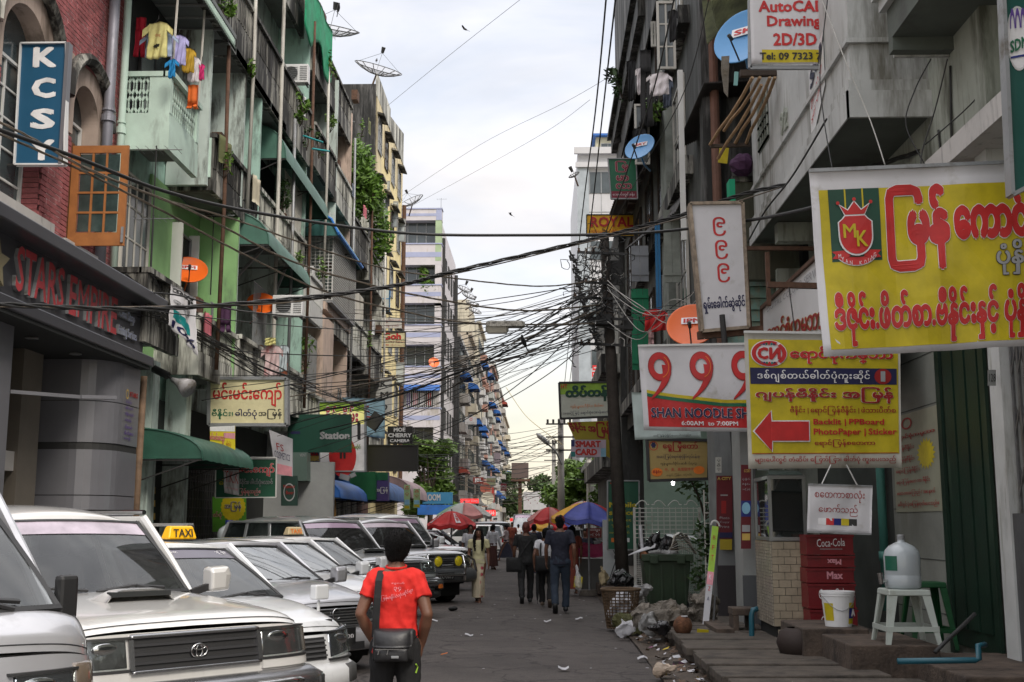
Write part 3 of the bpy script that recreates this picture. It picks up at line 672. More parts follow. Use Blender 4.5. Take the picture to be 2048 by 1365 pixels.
# ================================================================ LEFT: terrace houses
def house(label,y0,y1,zt,wall,pier,levels,upper=None,name='apartment_building',x=-8,back=-15,groundm=None,piers=True,pd=1.0):
 b=empty(name,label,'building',((x+back)/2,(y0+y1)/2,0));s=1 if x>back else-1
 part('wall',MB().box(back,x,y0,y1,0,zt),wall,b)
 for z0 in levels[:-1]:pass
 if piers:
  part('party_wall',MB().box(x+.002*s,x+pd*s-.03*s,y1-.16,y1-.01,4.7,zt-.05),pier,b)
 return b
bA=house('pale mint apartment house with a white pierced balcony and green painted wall',21.06,26.15,17.6,mint,bluew,(6.1,10.2,14.2))
bC=house('mouldy grey apartment house with dark stained parapets and curved green awnings',26.16,33.5,17.4,bluew,mint,(6.1,10.2,14.1))
bD=house('peach coloured apartment house with white window cage above a green awning',33.51,41.5,17.0,bluew,peach,())
bE=house('weathered narrow house hung with leafy creepers next to the tall yellow block',41.51,50.5,16.2,moldl,moldl,())
balcony(bA,20.8,22.65,10.22,mintc,x1=-7.02,lattice=True,h=1.05,lip=.5)
part('roof_canopy',MB().box(-8,-6.75,18.6,24.2,12.35,12.45),M('canopy_sheet',(.16,.17,.17),rough=.6),bA)
mb=MB()
for k in range(9):mb.beam((-8,18.8+.6*k,12.32),(-6.76,18.8+.6*k,12.32),.04)
mb.beam((-6.8,18.6,12.3),(-6.8,24.2,12.3),.05)
part('canopy_rafter',mb,greym,bA)
mb=MB()
for k in range(48):y=19.2+.103*k;mb.ob((-6.76,y+.04,12.24),(.02,.06,.14),(0,0,0));mb.beam((-6.76,y,12.2),(-6.76,y+.1,12.12),.015)
part('canopy_fringe',mb,mintc,bA)
part('opening_shade_panel',MB().box(-7.99,-7.96,21.1,24.6,9.3,12.3),dark,bA)  # flat panel on the wall, balcony room's shade given by its dark colour
part('partition',MB().box(-7.98,-7.1,23.55,23.68,8.8,12.3),bluew,bA)
part('partition',MB().box(-7.98,-7.0,26.0,26.13,8.9,17),bluew,bA)
for y in(20.9,22.6):part('post',MB().cyl((-7.05,y,10.2),(-7.0,y,12.3),.025,n=6),offw,bA)
balcony(bA,23.7,27.75,10.0,mold,x1=-7.0,lattice=False)
part('side_panel',MB().box(-7.9,-7.05,23.66,23.695,9.0,9.88),mintc,bA)
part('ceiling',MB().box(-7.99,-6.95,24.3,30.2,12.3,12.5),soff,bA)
for(q0,q1)in((21.1,24.9),(24.95,28.4),(28.45,31.4),(31.45,33.4)):balcony(bC,q0,q1,14.07+random.uniform(-.06,.06),mold,x1=-6.95,lip=.7,h=1.05)
for(q0,q1)in((21.1,26.1),(26.2,33.4)):balcony(bC,q0,q1,17.9,mold,x1=-7.2,lip=.5)
for(q0,q1)in((27.8,30.9),(31.0,33.4)):balcony(bC,q0,q1,10.0,moldl,x1=-7.0)
balcony(bA,20.0,21.9,6.2,mold,x1=-7.0,lattice=True,lip=.35)
balcony(bA,23.2,26.1,5.95,moldl,x1=-7.0,lattice=True)
balcony(bC,26.2,29.6,6.0,moldl,x1=-6.95,lattice=True)
balcony(bC,29.7,33.4,5.95,moldl,x1=-6.95,lattice=True)
part('green_wall',MB().box(-7.98,-7.93,22.6,26.0,5.0,8.75),greenw,bA)
part('green_partition',MB().box(-7.92,-7.0,25.9,25.98,4.9,8.72),greenw,bA)
window_part(bA,-7.92,24.1,25.2,6.6,8.0,greym,gm=dark,nx=1,nz=1)
window_part(bA,-7.98,21.1,22.6,5.2,8.4,offw,nx=4,nz=5,name='shutter_window')
part('window_box',MB().box(-7.93,-7.7,24.0,24.06,6.55,8.1).box(-7.93,-7.7,25.2,25.26,6.55,8.1),whitep,bA)
window_part(bA,-7.94,21.5,23.3,9.3,11.6,dgreym,nx=2,nz=2,name='door')
window_part(bA,-7.98,24.3,25.8,9.3,11.7,woodd,nx=2,nz=2,name='door')
window_part(bC,-7.98,26.6,27.5,9.1,11.5,woodd,nx=2,nz=2,name='door')
window_part(bC,-7.98,28.2,30.4,13.2,15.5,woodd,nx=2,nz=2,name='door')
part('opening',MB().box(-7.99,-7.96,30.4,33.6,9.1,12.0),dark,bC);part('opening',MB().box(-7.99,-7.96,27.8,33.6,5.0,8.3),M('room_shade',(.06,.075,.07)),bC)  # both openings are flat panels with the rooms' shade in their colour
part('partition',MB().box(-7.98,-7.0,27.62,27.72,9.0,12.3),mint,bC)
part('partition',MB().box(-7.98,-7.0,29.6,29.69,4.9,8.7),bluew,bC)
part('downpipe',MB().cyl((-6.9,29.35,4.2),(-6.93,29.4,17),.05,n=8),offw,bC)
gd=M('ground_floor_dark',(.018,.02,.019),var=.3)  # shade of rooms and shops behind the fronts, held in the colour
part('ground_shade_panel',MB().box(-7.99,-7.9,22.4,34,.14,4.2),gd,bA)  # thin dark panel paints the shaded ground floor on the solid wall
part('pier',MB().box(-7.9,-7.5,22.0,22.4,.1,4.8),bluew,bA);part('pier',MB().box(-7.9,-7.45,24.0,24.35,.1,4.8),bluew,bA)
mb=MB()
for k in range(22):mb.box(-7.86,-7.84,24.6+.09*k*2.2,24.62+.09*k*2.2,.14,3.0)
for k in range(14):mb.box(-7.88,-7.86,24.5,29.2,.2+.2*k,.225+.2*k)
part('grille',mb,dgreym,bA)
awning('curved_awning','green curved sheet awning over the shop below the cream Burmese sign',21.4,25.3,-7.9,-6.3,2.85,3.45,M('green_awning_dark',(.03,.10,.07),rough=.5,var=.3,sc=2,stain=.3,stc=(.02,.04,.03)))
awning('curved_awning','green curved awning on steel struts under the mouldy parapet of the grey house',26.4,31.4,-7.95,-6.4,8.2,9.1,awng)
r=one('awning_strut',MB().beam(HY(468,560,28),HY(535,488,28),.07).beam(HY(520,660,30),HY(573,533,30),.06),greym,'pair of grey steel struts propping the green awning of the grey house','strut')
awning('curved_awning','dark green curved awning high on the grey house near the window cage',29.4,35.6,-7.95,-6.75,11.3,12.3,awng)
awning('curved_awning','green awning with bright blue scalloped edge above the white window cage',36.2,41.3,-7.95,-6.55,10.9,11.75,M('awning_bluegreen',(.05,.17,.16),rough=.5))
one('awning_trim',MB().tube([(-6.52,36.2,10.98),(-6.52,41.3,10.98)],.06,6).tube([(-7.9,36.19,11.78),(-7.2,36.19,11.72),(-6.75,36.19,11.45),(-6.52,36.19,10.98)],.04,6),M('trim_blue',(.03,.2,.62),rough=.5),'bright blue scalloped trim on the awning above the window cage','trim')
for(q0,q1,zr,mt_)in((34.1,37.7,14.0,mold),(37.8,41.4,13.9,moldl),(34.1,36.2,9.2,whitep),(34.1,37.9,5.6,moldl),(38.0,41.4,5.5,peach),(38.2,41.4,9.4,moldl)):balcony(bD,q0,q1,zr,mt_,x1=-6.95,lip=.4)
balcony(bD,34.1,41.4,17.2,mold,x1=-7.05,lip=.5)
part('peach_bay',MB().box(-7.99,-6.93,36.3,38.1,4.9,8.3),peach,bD);part('peach_bay',MB().box(-7.99,-6.9,36.3,41.3,8.5,8.75),peach,bD)
part('partition',MB().box(-7.99,-6.95,37.95,38.05,9.4,16.9),bluew,bD)
for z0_ in(5.0,9.0,13.0):part('opening',MB().box(-7.995,-7.96,34.5,41.2,z0_,z0_+2.6),gd,bD)  # dark panels paint the shade behind the peach house balconies
cg=empty('window_cage','white steel window cage with mesh front on the first floor of the peach house','window cage',(-7.4,38.5,8.8))
mb=MB()
for k in range(26):mb.beam((-7.9,36.6,8.85+.115*k),(-6.75,36.6,8.85+.115*k),.022)
for k in range(9):mb.beam((-7.9+.145*k,36.6,8.85),(-7.9+.145*k,36.6,11.8),.025)
part('side_grille',mb,whitep,cg)
mb=MB()
for k in range(44):mb.beam((-6.75,36.6+.108*k,8.85),(-6.75,36.6+.108*k,11.4),.03,.02)
for k in range(30):mb.beam((-6.74,36.6,8.85+.088*k),(-6.74,41.2,8.85+.088*k),.045,.012)
part('mesh_front',mb,whitep,cg);part('floor',MB().box(-7.9,-6.73,36.6,41.2,8.76,8.84),greym,cg)
mb=MB()
for(q0,q1,zr,mt_)in((41.6,46,13.2,mold),(41.6,46,9.3,moldl),(41.6,46,5.6,moldl),(46.1,50.3,12.9,moldl),(46.1,50.3,9.0,mold),(46.1,50.3,5.4,moldl)):balcony(bE,q0,q1,zr,mt_,x1=-7.0,lip=.35)
for z0_ in(4.7,8.3,12.2):part('opening',MB().box(-7.995,-7.96,41.8,50.2,z0_,z0_+2.4),gd,bE)  # no holes here: dark panels paint the shaded rooms
bF0=house('narrow bare brick house in the gap before the yellow block',50.51,53.85,13.2,M('raw_brick',(.20,.08,.05),var=.5,sc=9,bump=.6,bsc=20,stain=.7),moldl,(),piers=False)
for z0_ in(4.7,8.0):part('opening',MB().box(-7.995,-7.9,50.9,53.4,z0_,z0_+2.3),dark,bF0)  # shaded openings painted as dark slabs on the brick front
part('upper_storey',MB().box(-14,-8.6,50.51,53.85,13.2,15.2),blackm,bF0)
plant('hanging_creeper','big bright green creeper hanging on the dark corner before the yellow block, upper mass',HX(728,345,-7.3),(.9,1.6,1.9),2300,.13,leafm,stems=9,group=None)
plant('hanging_creeper','lower green creeper mass hanging beside the blue-edged awning',HX(735,450,-7.2),(.8,1.5,1.7),1900,.12,leafm,stems=8)
for(px,py,X,s_,n_,lb)in((560,395,-7.2,.45,220,'dark leafy pot plant on the parapet below the pale mint partition'),(605,210,-6.8,.3,140,'yellow-green fern sprouting from the mouldy parapet under the air conditioner'),(600,240,-6.8,.22,80,'tiny yellow fern tuft lowest on the mouldy parapet'),(610,715,-7,.6,160,'straggly vine on the peach wall'),(500,130,-6.9,.28,90,'little green tuft growing at the edge of the mint house ceiling'),(450,15,-6.9,.4,160,'green weeds hanging from the topmost mouldy parapet at the picture top'),(660,250,-6.9,.3,90,'green weed tuft on the parapet near the blue dish'),(705,420,-7,.4,120,'green plants on the parapet left of the creeper'),(616,850,-7,.4,120,'small green shrub behind the cream sign'),(848,560,-9.0,1.2,150,'bright green shrub growing from a ledge of the white striped building'),(860,583,-9.0,.8,90,'trailing plant hanging below the ledge of the white striped building')):
 y_=HX(px,py,X);plant('wild_plant',lb,(HY(px,py,91.3)if X==-9.0 else y_),(s_*.6,s_*.8,s_),n_,.07 if X>-8.5 else.22,leafm if n_!=220 else leafd,stems=4)
# ================================================================ LEFT: tall yellow block
yb=empty('apartment_building','tall yellow apartment block streaked black with a mould-black side wall','building',(-11,61,0))
part('wall',MB().box(-15,-8,54.0,65,0,22.6),yellw,yb)
part('side_wall',MB().box(-15,-8.001,53.9,53.998,0,23.1),blackm,yb)
part('parapet',MB().box(-8.04,-7.95,53.95,59,22.5,23.7).hexa([(-8.04,59.01,22.5),(-7.95,59.01,22.5),(-7.95,65,22.5),(-8.04,65,22.5),(-8.04,59.01,23.3),(-7.95,59.01,23.3),(-7.95,65,24.4),(-8.04,65,24.4)]),moldl,yb)
part('mould_band',MB().box(-8.0,-7.98,56.01,65,20.3,22.5),yellm,yb)
part('street_face',MB().box(-8.0,-7.96,54,56,3,22.5),yellm,yb)
nb=0
for fl in range(6):
 for k,yy in enumerate((54.4,57.2,59.9,62.7)):
  z0_=4.4+3.1*fl
  window_part(yb,-7.955 if yy<55 else-7.995,yy,yy+1.25,z0_,z0_+1.7,greym if(fl+k)%3 else woodd,gm=glass,nx=2,nz=3)
  part('sunshade',MB().hexa([(-7.96,yy-.15,z0_+1.8),(-7.62,yy-.15,z0_+1.72),(-7.62,yy+1.4,z0_+1.72),(-7.96,yy+1.4,z0_+1.8),(-7.96,yy-.15,z0_+1.9),(-7.62,yy-.15,z0_+1.8),(-7.62,yy+1.4,z0_+1.8),(-7.96,yy+1.4,z0_+1.9)]),mold,yb)
def leaf_open(px0,py0,px1,py1,Y,mt_,label,n=3,group='open casements on the yellow block'):
 a,b=HY(px0,py0,Y),HY(px1,py1,Y);r=empty('open_casement',label,'window',(a.x,Y,b.z),0,group);mb=MB();t=.07
 mb.box(a.x,b.x,Y,Y+.05,b.z,b.z+t).box(a.x,b.x,Y,Y+.05,a.z-t,a.z).box(a.x,a.x+t,Y,Y+.05,b.z+t,a.z-t).box(b.x-t,b.x,Y,Y+.05,b.z+t,a.z-t)
 for i in range(1,n):z=b.z+(a.z-b.z)*i/n;mb.box(a.x,b.x,Y,Y+.04,z-.02,z+.02)
 part('frame',mb,mt_,r);part('pane',MB().box(a.x+t,b.x-t,Y+.01,Y+.02,b.z+t,a.z-t),M('pale_glass',(.5,.55,.56),rough=.15,var=.25,bump=0),r)
leaf_open(760,362,779,413,58.5,greym,'upper grey casement swung open from the yellow block')
leaf_open(779,403,796,455,61,greym,'grey casement swung open, second from top on the yellow block')
leaf_open(793,438,811,484,63.5,greym,'grey casement swung open at the corner of the yellow block')
leaf_open(755,572,780,624,57.5,M('blue_frame',(.03,.22,.5),rough=.5),'bright blue framed casement swung open from the yellow block',n=2)
leaf_open(790,725,809,770,63.5,greym,'white framed casement open just below the salon sign')
part('drainpipe',MB().cyl((-7.85,64.9,3),(-7.85,64.9,20),.12,n=8),rustm,yb)
window_y(yb,53.9,HY(668,250,54.9).x,HY(692,250,54.9).x,HY(668,234,54.9).z,HY(668,211,54.9).z,greym,nx=1,nz=1)
window_y(yb,53.9,HY(648,250,54.9).x,HY(664,250,54.9).x,HY(668,230,54.9).z,HY(668,211,54.9).z,greym,nx=1,nz=1)
# ================================================================ LEFT: white building with blue stripes beyond the cross street
wb=empty('apartment_building','white tiled building with pale blue stripes and dark window bands beyond the cross street','building',(-10,98,0))
whitet=M('white_tile',(.55,.52,.54),rough=.5,var=.08,stain=.35,stc=(.3,.27,.22));stripe=M('blue_stripe',(.33,.36,.52),rough=.5,var=.1)
X1=HY(885,500,92).x
part('wall',MB().box(-20,X1-.1,92,108,0,HY(880,445,92).z),whitet,wb)
tops=[(420,442),(490,531),(572,607),(652,690),(735,770),(818,855)]
for i,(pa,pb)in enumerate(tops):
 za,zb_=HY(885,pa,91.2).z,HY(885,pb,91.2).z
 p_=part('balcony_front',MB().box(-20,X1,91.0,92.0,zb_,za),whitet,wb)
 part('stripe',MB().box(-20,X1+.004,90.98,91.0,za-(za-zb_)*.62,za-(za-zb_)*.38),stripe,p_)
 part('ledge',MB().box(-20,X1+.06,90.94,92.0,za,za+.1),stripe,p_)
 n=MB();n.box(-20,X1-.5,91.9,91.97,zb_-2.35,zb_-.02);part('window_band',n,glass,wb)
 mb=MB()
 for k in range(10):mb.box(X1-.62-.75*k,X1-.57-.75*k,91.8,91.9,zb_-2.35,zb_)
 part('mullion',mb,greym,wb)
 part('end_wall',MB().box(X1-.5,X1-.02,90.99,92,zb_-3.4,zb_-.01),whitet if i else M('pale_green_paint',(.35,.45,.28)),wb)
part('blue_corner',MB().box(X1-.45,X1+.006,90.97,90.999,HY(885,442,91.2).z,HY(885,420,91.2).z),stripe,wb)
for fl in range(7):
 for k in range(5):window_part(wb,X1-.1,93+3*k,94.5+3*k,3+3.2*fl,4.9+3.2*fl,dgreym,nx=2,nz=1)
part('side_pipe',MB().cyl((X1+.05,92.6,1),(X1+.05,92.6,25),.14,n=6).cyl((X1+.05,107,1),(X1+.05,107,25),.16,n=6),dgreym,wb)
part('blue_canopy',MB().hexa([(-20,91.2,HY(800,781,91).z),(X1,91.2,HY(800,781,91).z),(X1,90.2,HY(800,781,91).z-.1),(-20,90.2,HY(800,781,91).z-.1)]+[(-20,91.2,HY(800,769,91).z),(X1,91.2,HY(800,769,91).z),(X1,90.3,HY(800,776,91).z),(-20,90.3,HY(800,776,91).z)]),awnb,wb)
mb=MB()
for k in range(40):mb.box(X1-.1-.1*k*1.5,X1-.06-.1*k*1.5,90.9,90.95,HY(800,816,91).z,HY(800,782,91).z)
part('railing',mb,whitep,wb)
for k,cl in enumerate(('red','white','pink','purple','grey','red','white')):one('hung_cloth',MB().sheet(lambda u,v:(X1-.7-.55*k-.35*u,91.1+.03*math.sin(u*9),HY(800,786,91).z-1.0*v),4,3),PM(cl),'washing drying behind the railing of the white striped building','washing','washing behind the white railing')
# ================================================================ LEFT: far row
fm=[M('far_wall_%d'%i,c,stain=.42,ssc=.6,stc=(.07,.06,.05),vs=.15)for i,c in enumerate(((.46,.45,.43),(.42,.36,.28),(.34,.32,.3),(.5,.46,.36),(.5,.5,.5),(.36,.2,.16),(.40,.42,.40)))]
farlab=['grey concrete block with blue awnings just past the white striped building','beige block with long rows of balconies further down the left side','dark grimy block with rusty railings in the far left row','cream block with a yellowish crown in the far left row','tall white slab block in the far left row','low reddish building at ground level in the far left row','pale greenish block near the end of the left row','last grey block closing the left row','small distant block at the end of the left row']
ys_=[108.2,122,134,147,162,178,196,216,240,270];hs=[19.5,22,20.5,27.5,23.5,26,29,27,24]
wsrc=None;FS=['first grey far block','beige far block','dark grimy far block','cream far block','tall white slab','reddish far block','greenish far block','last grey far block','most distant block']
for i in range(9):
 y0,y1,h=ys_[i],ys_[i+1]-.3,hs[i];fb=empty('apartment_building',farlab[i],'building',(-11,(y0+y1)/2,0));m_=fm[i%7]
 xf=-7.9+.25*(i%3)
 part('wall',MB().box(-16,xf,y0,y1,0,h),m_,fb)
 mb=MB();mb2=MB();mb3=MB()
 fl=0;z=4.0
 while z<h-2.6:
  for k in range(3):
   ya=y0+.6+(y1-y0-1)*k/3;yb_=ya+(y1-y0)/3*.72
   if wsrc is None:wsrc=part('window',MB().box(0,.08,-1.3,1.3,0,1.7).box(.08,.12,-.05,.05,0,1.7).box(.08,.12,-1.3,-1.2,0,1.7).box(.08,.12,1.2,1.3,0,1.7),glass,fb,local=True);w_=wsrc
   else:w_=wsrc.copy();COL.objects.link(w_);w_.parent=fb
   w_.matrix_local=WM[fb.name].inverted()@Matrix.Translation((xf,(ya+yb_)/2,z+.7))@Matrix.Diagonal((1,(yb_-ya)/2.8,1,1))
   if(fl+k+i)%2==0:mb.box(xf+.001,xf+.9,ya-.2,yb_+.2,z-.15,z+.75)
   if(fl*2+k+i)%7==0:awning('window_awning',('blue' if(i+k)%9 else 'red')+' window awning on the '+FS[i]+', '+('second','third','fourth','fifth','sixth','seventh','eighth','ninth','tenth')[fl]+' floor, '+('nearest','middle','farthest')[k]+' bay',ya-.2,yb_+.2,xf+.02,xf+1.15,z+2.35,z+3.0,awnb if(i+k)%9 else M('red_awning',(.3,.05,.03)),group='window awnings in the far left row')
   if(fl+2*k+i)%4==0:mb3.box(xf+.02,xf+.45,ya+.3,ya+1.1,z-.9,z-.3)
  z+=3.2;fl+=1
 part('balcony',mb,fm[(i+2)%7],fb)
 if mb3.v:part('air_conditioner_box',mb3,pvc,fb)
 if i in(0,2,4):part('dark_pipe',MB().cyl((xf+.1,y0+.2,1),(xf+.1,y0+.2,h),.2,n=6),dgreym,fb)
 part('cornice',MB().box(xf-.2,xf+.35,y0,y1,h-.25,h+.12),m_,fb)
 if i==3:part('roof_room',MB().box(-12,xf-1.2,y0,y1-2,h+.12,h+3),fm[3],fb);part('mural',MB().box(-12,xf-1,y0-.06,y0-.002,h-5,h-1.5),M('sky_mural',(.25,.45,.6),var=.5,sc=.4),fb)
 if i==5:part('red_panel',MB().box(xf+.01,xf+.3,y0,y0+4,3,8),M('red_panel',(.35,.03,.02)),fb)

# ================================================================ RIGHT: near building with folding gate
lav=M('lavender_white_wall',(.50,.51,.50),rough=.7,var=.14,stain=.42,ssc=1.5,stc=(.15,.145,.12),vs=.16)
palec=M('pale_concrete_wall',(.36,.385,.335),rough=.75,var=.18,stain=.5,ssc=1.6,stc=(.10,.105,.08),vs=.18)
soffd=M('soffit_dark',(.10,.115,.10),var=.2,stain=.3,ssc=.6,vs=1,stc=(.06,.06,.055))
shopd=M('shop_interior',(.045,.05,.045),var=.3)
greend=M('green_door',(.004,.022,.012),rough=.5,var=.35,stain=.4,stc=(.02,.04,.025))
ra=empty('shop_house','near grey house with a steel folding gate at the right edge','building',(7,10,0))
part('wall',MB().box(5.0,9,2,11.75,3.6,16),palec,ra);part('gate_pillar',MB().box(4.62,5.0,11.55,11.85,.16,5.9),lav,ra)
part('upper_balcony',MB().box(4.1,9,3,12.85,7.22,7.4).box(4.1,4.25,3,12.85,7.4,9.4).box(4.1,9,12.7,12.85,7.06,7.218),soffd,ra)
part('balcony_edge',MB().box(4.16,7,12.852,12.90,7.04,7.18).box(4.02,4.098,6,12.9,7.6,9.5).box(3.95,4.018,6,12.95,7.75,9.4),lav,ra)
part('canopy',MB().box(4.4,4.999,5,12.8,5.48,5.72),stonew,ra)
part('gate_rail',MB().box(4.66,4.74,9.0,11.54,.16,.26).box(4.66,4.74,9,11.54,4.0,4.12),greym,ra)
bsl=M('gate_steel',(.17,.17,.175),rough=.45,metal=.5,var=.3,sc=6,dirt=.4)
sl=None
for k in range(16):
 y=11.46-.155*k;mb=MB().box(-.012,.012,-.02,.02,0,3.72)
 if sl is None:sl=part('gate_bar',mb,bsl,ra,local=True);c_=sl
 else:c_=sl.copy();COL.objects.link(c_)
 c_.parent=ra;c_.matrix_local=WM[ra.name].inverted()@Matrix.Translation((4.7,y,.27))
mb=MB()
for k in range(15):
 y=11.46-.155*k
 for z in(1.9,2.5,3.1):mb.beam((4.69,y,z),(4.69,y-.155,z+.3),.012,.02).beam((4.71,y,z+.3),(4.71,y-.155,z),.012,.02)
part('gate_lattice',mb,bsl,ra)
part('gate_kick_plate',MB().box(4.64,4.66,9,11.54,.2,1.75),M('kick_plate',(.11,.115,.12),rough=.5,metal=.4,stain=.5,stc=(.06,.055,.05)),ra)
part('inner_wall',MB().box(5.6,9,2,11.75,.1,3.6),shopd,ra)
rb=empty('apartment_house','pale house with a big enclosed white balcony over the yellow banners','building',(7,16.8,0))
part('wall',MB().box(4.8,10,11.9,20.1,.1,16),palec,rb)
zb=HY(1705,240,13.6).z;xb=HY(1705,240,13.6).x
part('balcony_block',MB().box(xb,4.799,13.6,20.05,zb+.3,12.5),lav,rb)
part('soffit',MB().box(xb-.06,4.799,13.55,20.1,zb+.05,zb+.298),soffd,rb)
mb=MB()
mb.box(xb-.08,4.799,13.50,13.549,zb,zb+.34).box(xb-.08,xb-.06,13.5,20.15,zb,zb+.34).box(xb-.04,4.799,13.56,13.599,zb+.36,zb+.5).box(xb-.04,xb-.001,13.6,20.12,zb+.36,zb+.5)
part('lower_band',mb,lav,rb)
part('upper_band',MB().box(xb-.05,4.799,13.54,13.599,zb+.98,zb+1.04).box(xb-.05,xb-.001,13.6,20.12,zb+.98,zb+1.04),lav,rb)
part('soffit_beam',MB().box(xb+.1,4.798,15.9,16.15,zb-.28,zb+.04).box(xb+.1,4.798,18.6,18.85,zb-.28,zb+.04),palec,rb)
mb=MB();v0=HX(1522,300,xb-.02);v1=HX(1550,300,xb-.02)
for i in range(5):
 for j in range(5):mb.box(xb-.03,xb-.005,18.55+.2*i,18.57+.2*i,zb+1.5,zb+2.4)if j==0 else mb.box(xb-.03,xb-.005,18.5,19.4,zb+1.3+.2*j,zb+1.32+.2*j)
part('vent_block',mb,palec,rb);part('vent_shade_sheet',MB().box(xb-.004,xb-.002,18.5,19.4,zb+1.45,zb+2.35),soffd,rb)  # dark sheet on the flat face paints the shade behind the vent grid
raised('92',(xb,0,0),(0,-1,0),(0,0,1),-HX(1572,230,xb).y-.35,HX(1572,262,xb).z,.5,.36,.03,palec,palec,rb,name='number')
pn_=Sign((xb-.02,15.6,8.0),(xb-.02,14.75,8.2),(xb-.02,14.75,7.45),(xb-.02,15.6,6.9));pn_.n=Vector((-1,0,0));pn_.text('SU',.1,.1,.9,.35,'navy',bold=.05,k=2);pn_.text('09 73237',.1,.5,.9,.62,'red',k=2);pn_.text('service',.1,.7,.9,.8,'red',k=2)
pn_.make('wall_banner','small white banner pasted slanting on the white balcony face beside the AutoCAD sign','banner',pvc,nu=2)
part('lower_wall',MB().box(4.74,4.799,13.7,15.7,.1,4.6),M('pillar_tiles',(.20,.21,.185),var=.2,stain=.3,stc=(.15,.15,.12)),rb)
for k in range(6):part('joint',MB().box(4.735,4.7395,13.7,15.7,.6+.62*k,.61+.62*k),shopd,rb)
part('green_door',MB().box(4.74,4.798,12.35,13.55,.3,4.0),greend,rb)
for k in range(3):part('door_panel',MB().box(4.72,4.739,12.45+.37*k,12.75+.37*k,.5,3.8),greend,rb)
part('door_frame',MB().box(4.70,4.739,13.56,13.69,.2,4.2).box(4.70,4.739,12.2,12.34,.2,4.2).box(4.70,4.739,12.2,13.69,4.2,4.35),greend,rb)
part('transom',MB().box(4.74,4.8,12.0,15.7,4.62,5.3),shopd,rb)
part('shop_opening',MB().box(4.75,4.798,15.75,19.9,.15,4.6),shopd,rb)  # solid wall behind; the shop's shade is put in the panel colour
part('side_wall',MB().box(4.2,4.79,19.95,20.1,.1,6.1),palec,rb)
sid=M('mint_siding',(.25,.42,.36),rough=.7,stain=.6,ssc=2,vs=.6,stc=(.25,.22,.15))
for k in range(7):part('siding_board',MB().hexa([(3.3,21.0-.02,4.9+.22*k),(4.79,21.0-.02,4.9+.22*k),(4.79,21.1,4.9+.22*k),(3.3,21.1,4.9+.22*k),(3.3,21.03,5.11+.22*k),(4.79,21.03,5.11+.22*k),(4.79,21.1,5.11+.22*k),(3.3,21.1,5.11+.22*k)]),sid,rb)
bbx=4.35
s=Sign(HX(1525,617,3.9),HX(1652,498,3.9),HX(1652,720,3.9),HX(1527,700,3.9),gap=.006)
s.text('ရောင်စုံကမ္ဘာ',.1,.42,.98,.85,'dred',bold=.03,out='gold',ob=.012);s.text('DIGITAL COLOUR SERVICE',.1,.1,.98,.19,'grey');s.disc(.05,.75,.04,.1,'red')
s.make('wall_billboard','white billboard with dark red Burmese lettering slanting away under the big balcony','billboard',pvc,thick=.08,frame=rustm,fw=.06)
rc=empty('apartment_house','black mould-covered old house with dark awnings and white casements on the right','building',(6,32,0))
part('wall',MB().box(3.2,12,21.2,42,5.0,16.2),M('dark_wall',(.085,.09,.085),stain=.7,ssc=1.2,stc=(.02,.02,.018),vs=.2),rc)
part('side_wall',MB().box(3.21,12,21.1,21.19,5.6,17),blackm,rc)
part('corner_pillar',MB().box(3.1,3.45,20.9,21.25,4.9,17),blackm,rc)
part('lower_wall',MB().box(4.8,12,20.2,42,.1,5.0),M('lower_grey_wall',(.20,.21,.20),stain=.7,stc=(.06,.06,.05)),rc)
part('drain',MB().cyl((3.32,20.8,4.6),(3.32,20.8,17),.085,n=10),M('rust_pipe',(.16,.075,.05),rough=.7,var=.4),rc)
part('eave',MB().hexa([(2.6,22,16.4),(6,22,16.4),(6,42,16.4),(2.6,42,16.0),(2.6,22,16.55),(6,22,17.4),(6,42,17.4),(2.6,42,16.15)]),blackm,rc)
part('upper_mass',MB().box(3.0,10,22,42,16.2,22),blackm,rc)
part('edge_fascia',MB().box(2.95,3.0,22,42,14.6,22).box(2.75,2.95,30,42,15.5,16.1),blackm,rc)
for fl,z0_ in enumerate((6.0,9.3,12.6)):
 part('floor_band',MB().box(2.95,3.199,23,42,z0_-.5,z0_-.1),mold,rc)
 for k in range(5):window_part(rc,3.195,24+3.6*k,25.9+3.6*k,z0_,z0_+2.1,offw if k==0 else woodd,sgn=-1,nx=3,nz=2)
 part('timber_bay',MB().box(3.0,3.198,26.2,27.4,z0_-.1,z0_+2.4),woodg,rc)
def lean(name,label,p,thick=.04,mat_=None,wav=True,group=None,n=30,cat='awning'):
 """corrugated lean-to sheet through four world points"""
 a,b,c,d=[Vector(q)for q in p];nn=(b-a).cross(d-a).normalized()
 mb=MB().shell(lambda u,v:(a*(1-u)*(1-v)+b*u*(1-v)+c*u*v+d*(1-u)*v)+nn*(.02*math.sin(u*n*6.28)if wav else 0),n*4 if wav else 2,2,nn*thick*.4)
 return one(name,mb,mat_ or blackm,label,cat,group)
corr=M('black_corrugated',(.05,.045,.042),rough=.7,var=.4,sc=4,stain=.5,stc=(.015,.013,.012))
corg=M('mossy_corrugated',(.13,.14,.07),rough=.8,var=.5,sc=5)
lean('corrugated_canopy','large black corrugated canopy jutting from the dark pillar beside the bamboo poles',(HY(1500,160,20.5),HY(1408,165,20.5)+Vector((-.0,0,0)),HY(1350,300,22.5),HY(1470,245,22.5)),mat_=corr)
lean('corrugated_canopy','black corrugated canopy lowest on the dark house above the grey shutter',(HX(1375,375,3.2),HX(1290,470,3.2),HY(1250,500,31.5),HY(1352,425,23.5)),mat_=corr)
lean('corrugated_canopy','long black corrugated awning edge beside the blue oval dish',(HX(1335,215,3.2),HX(1262,420,3.2),HX(1196,500,2.55),HX(1285,235,2.35)),mat_=corr,n=50)
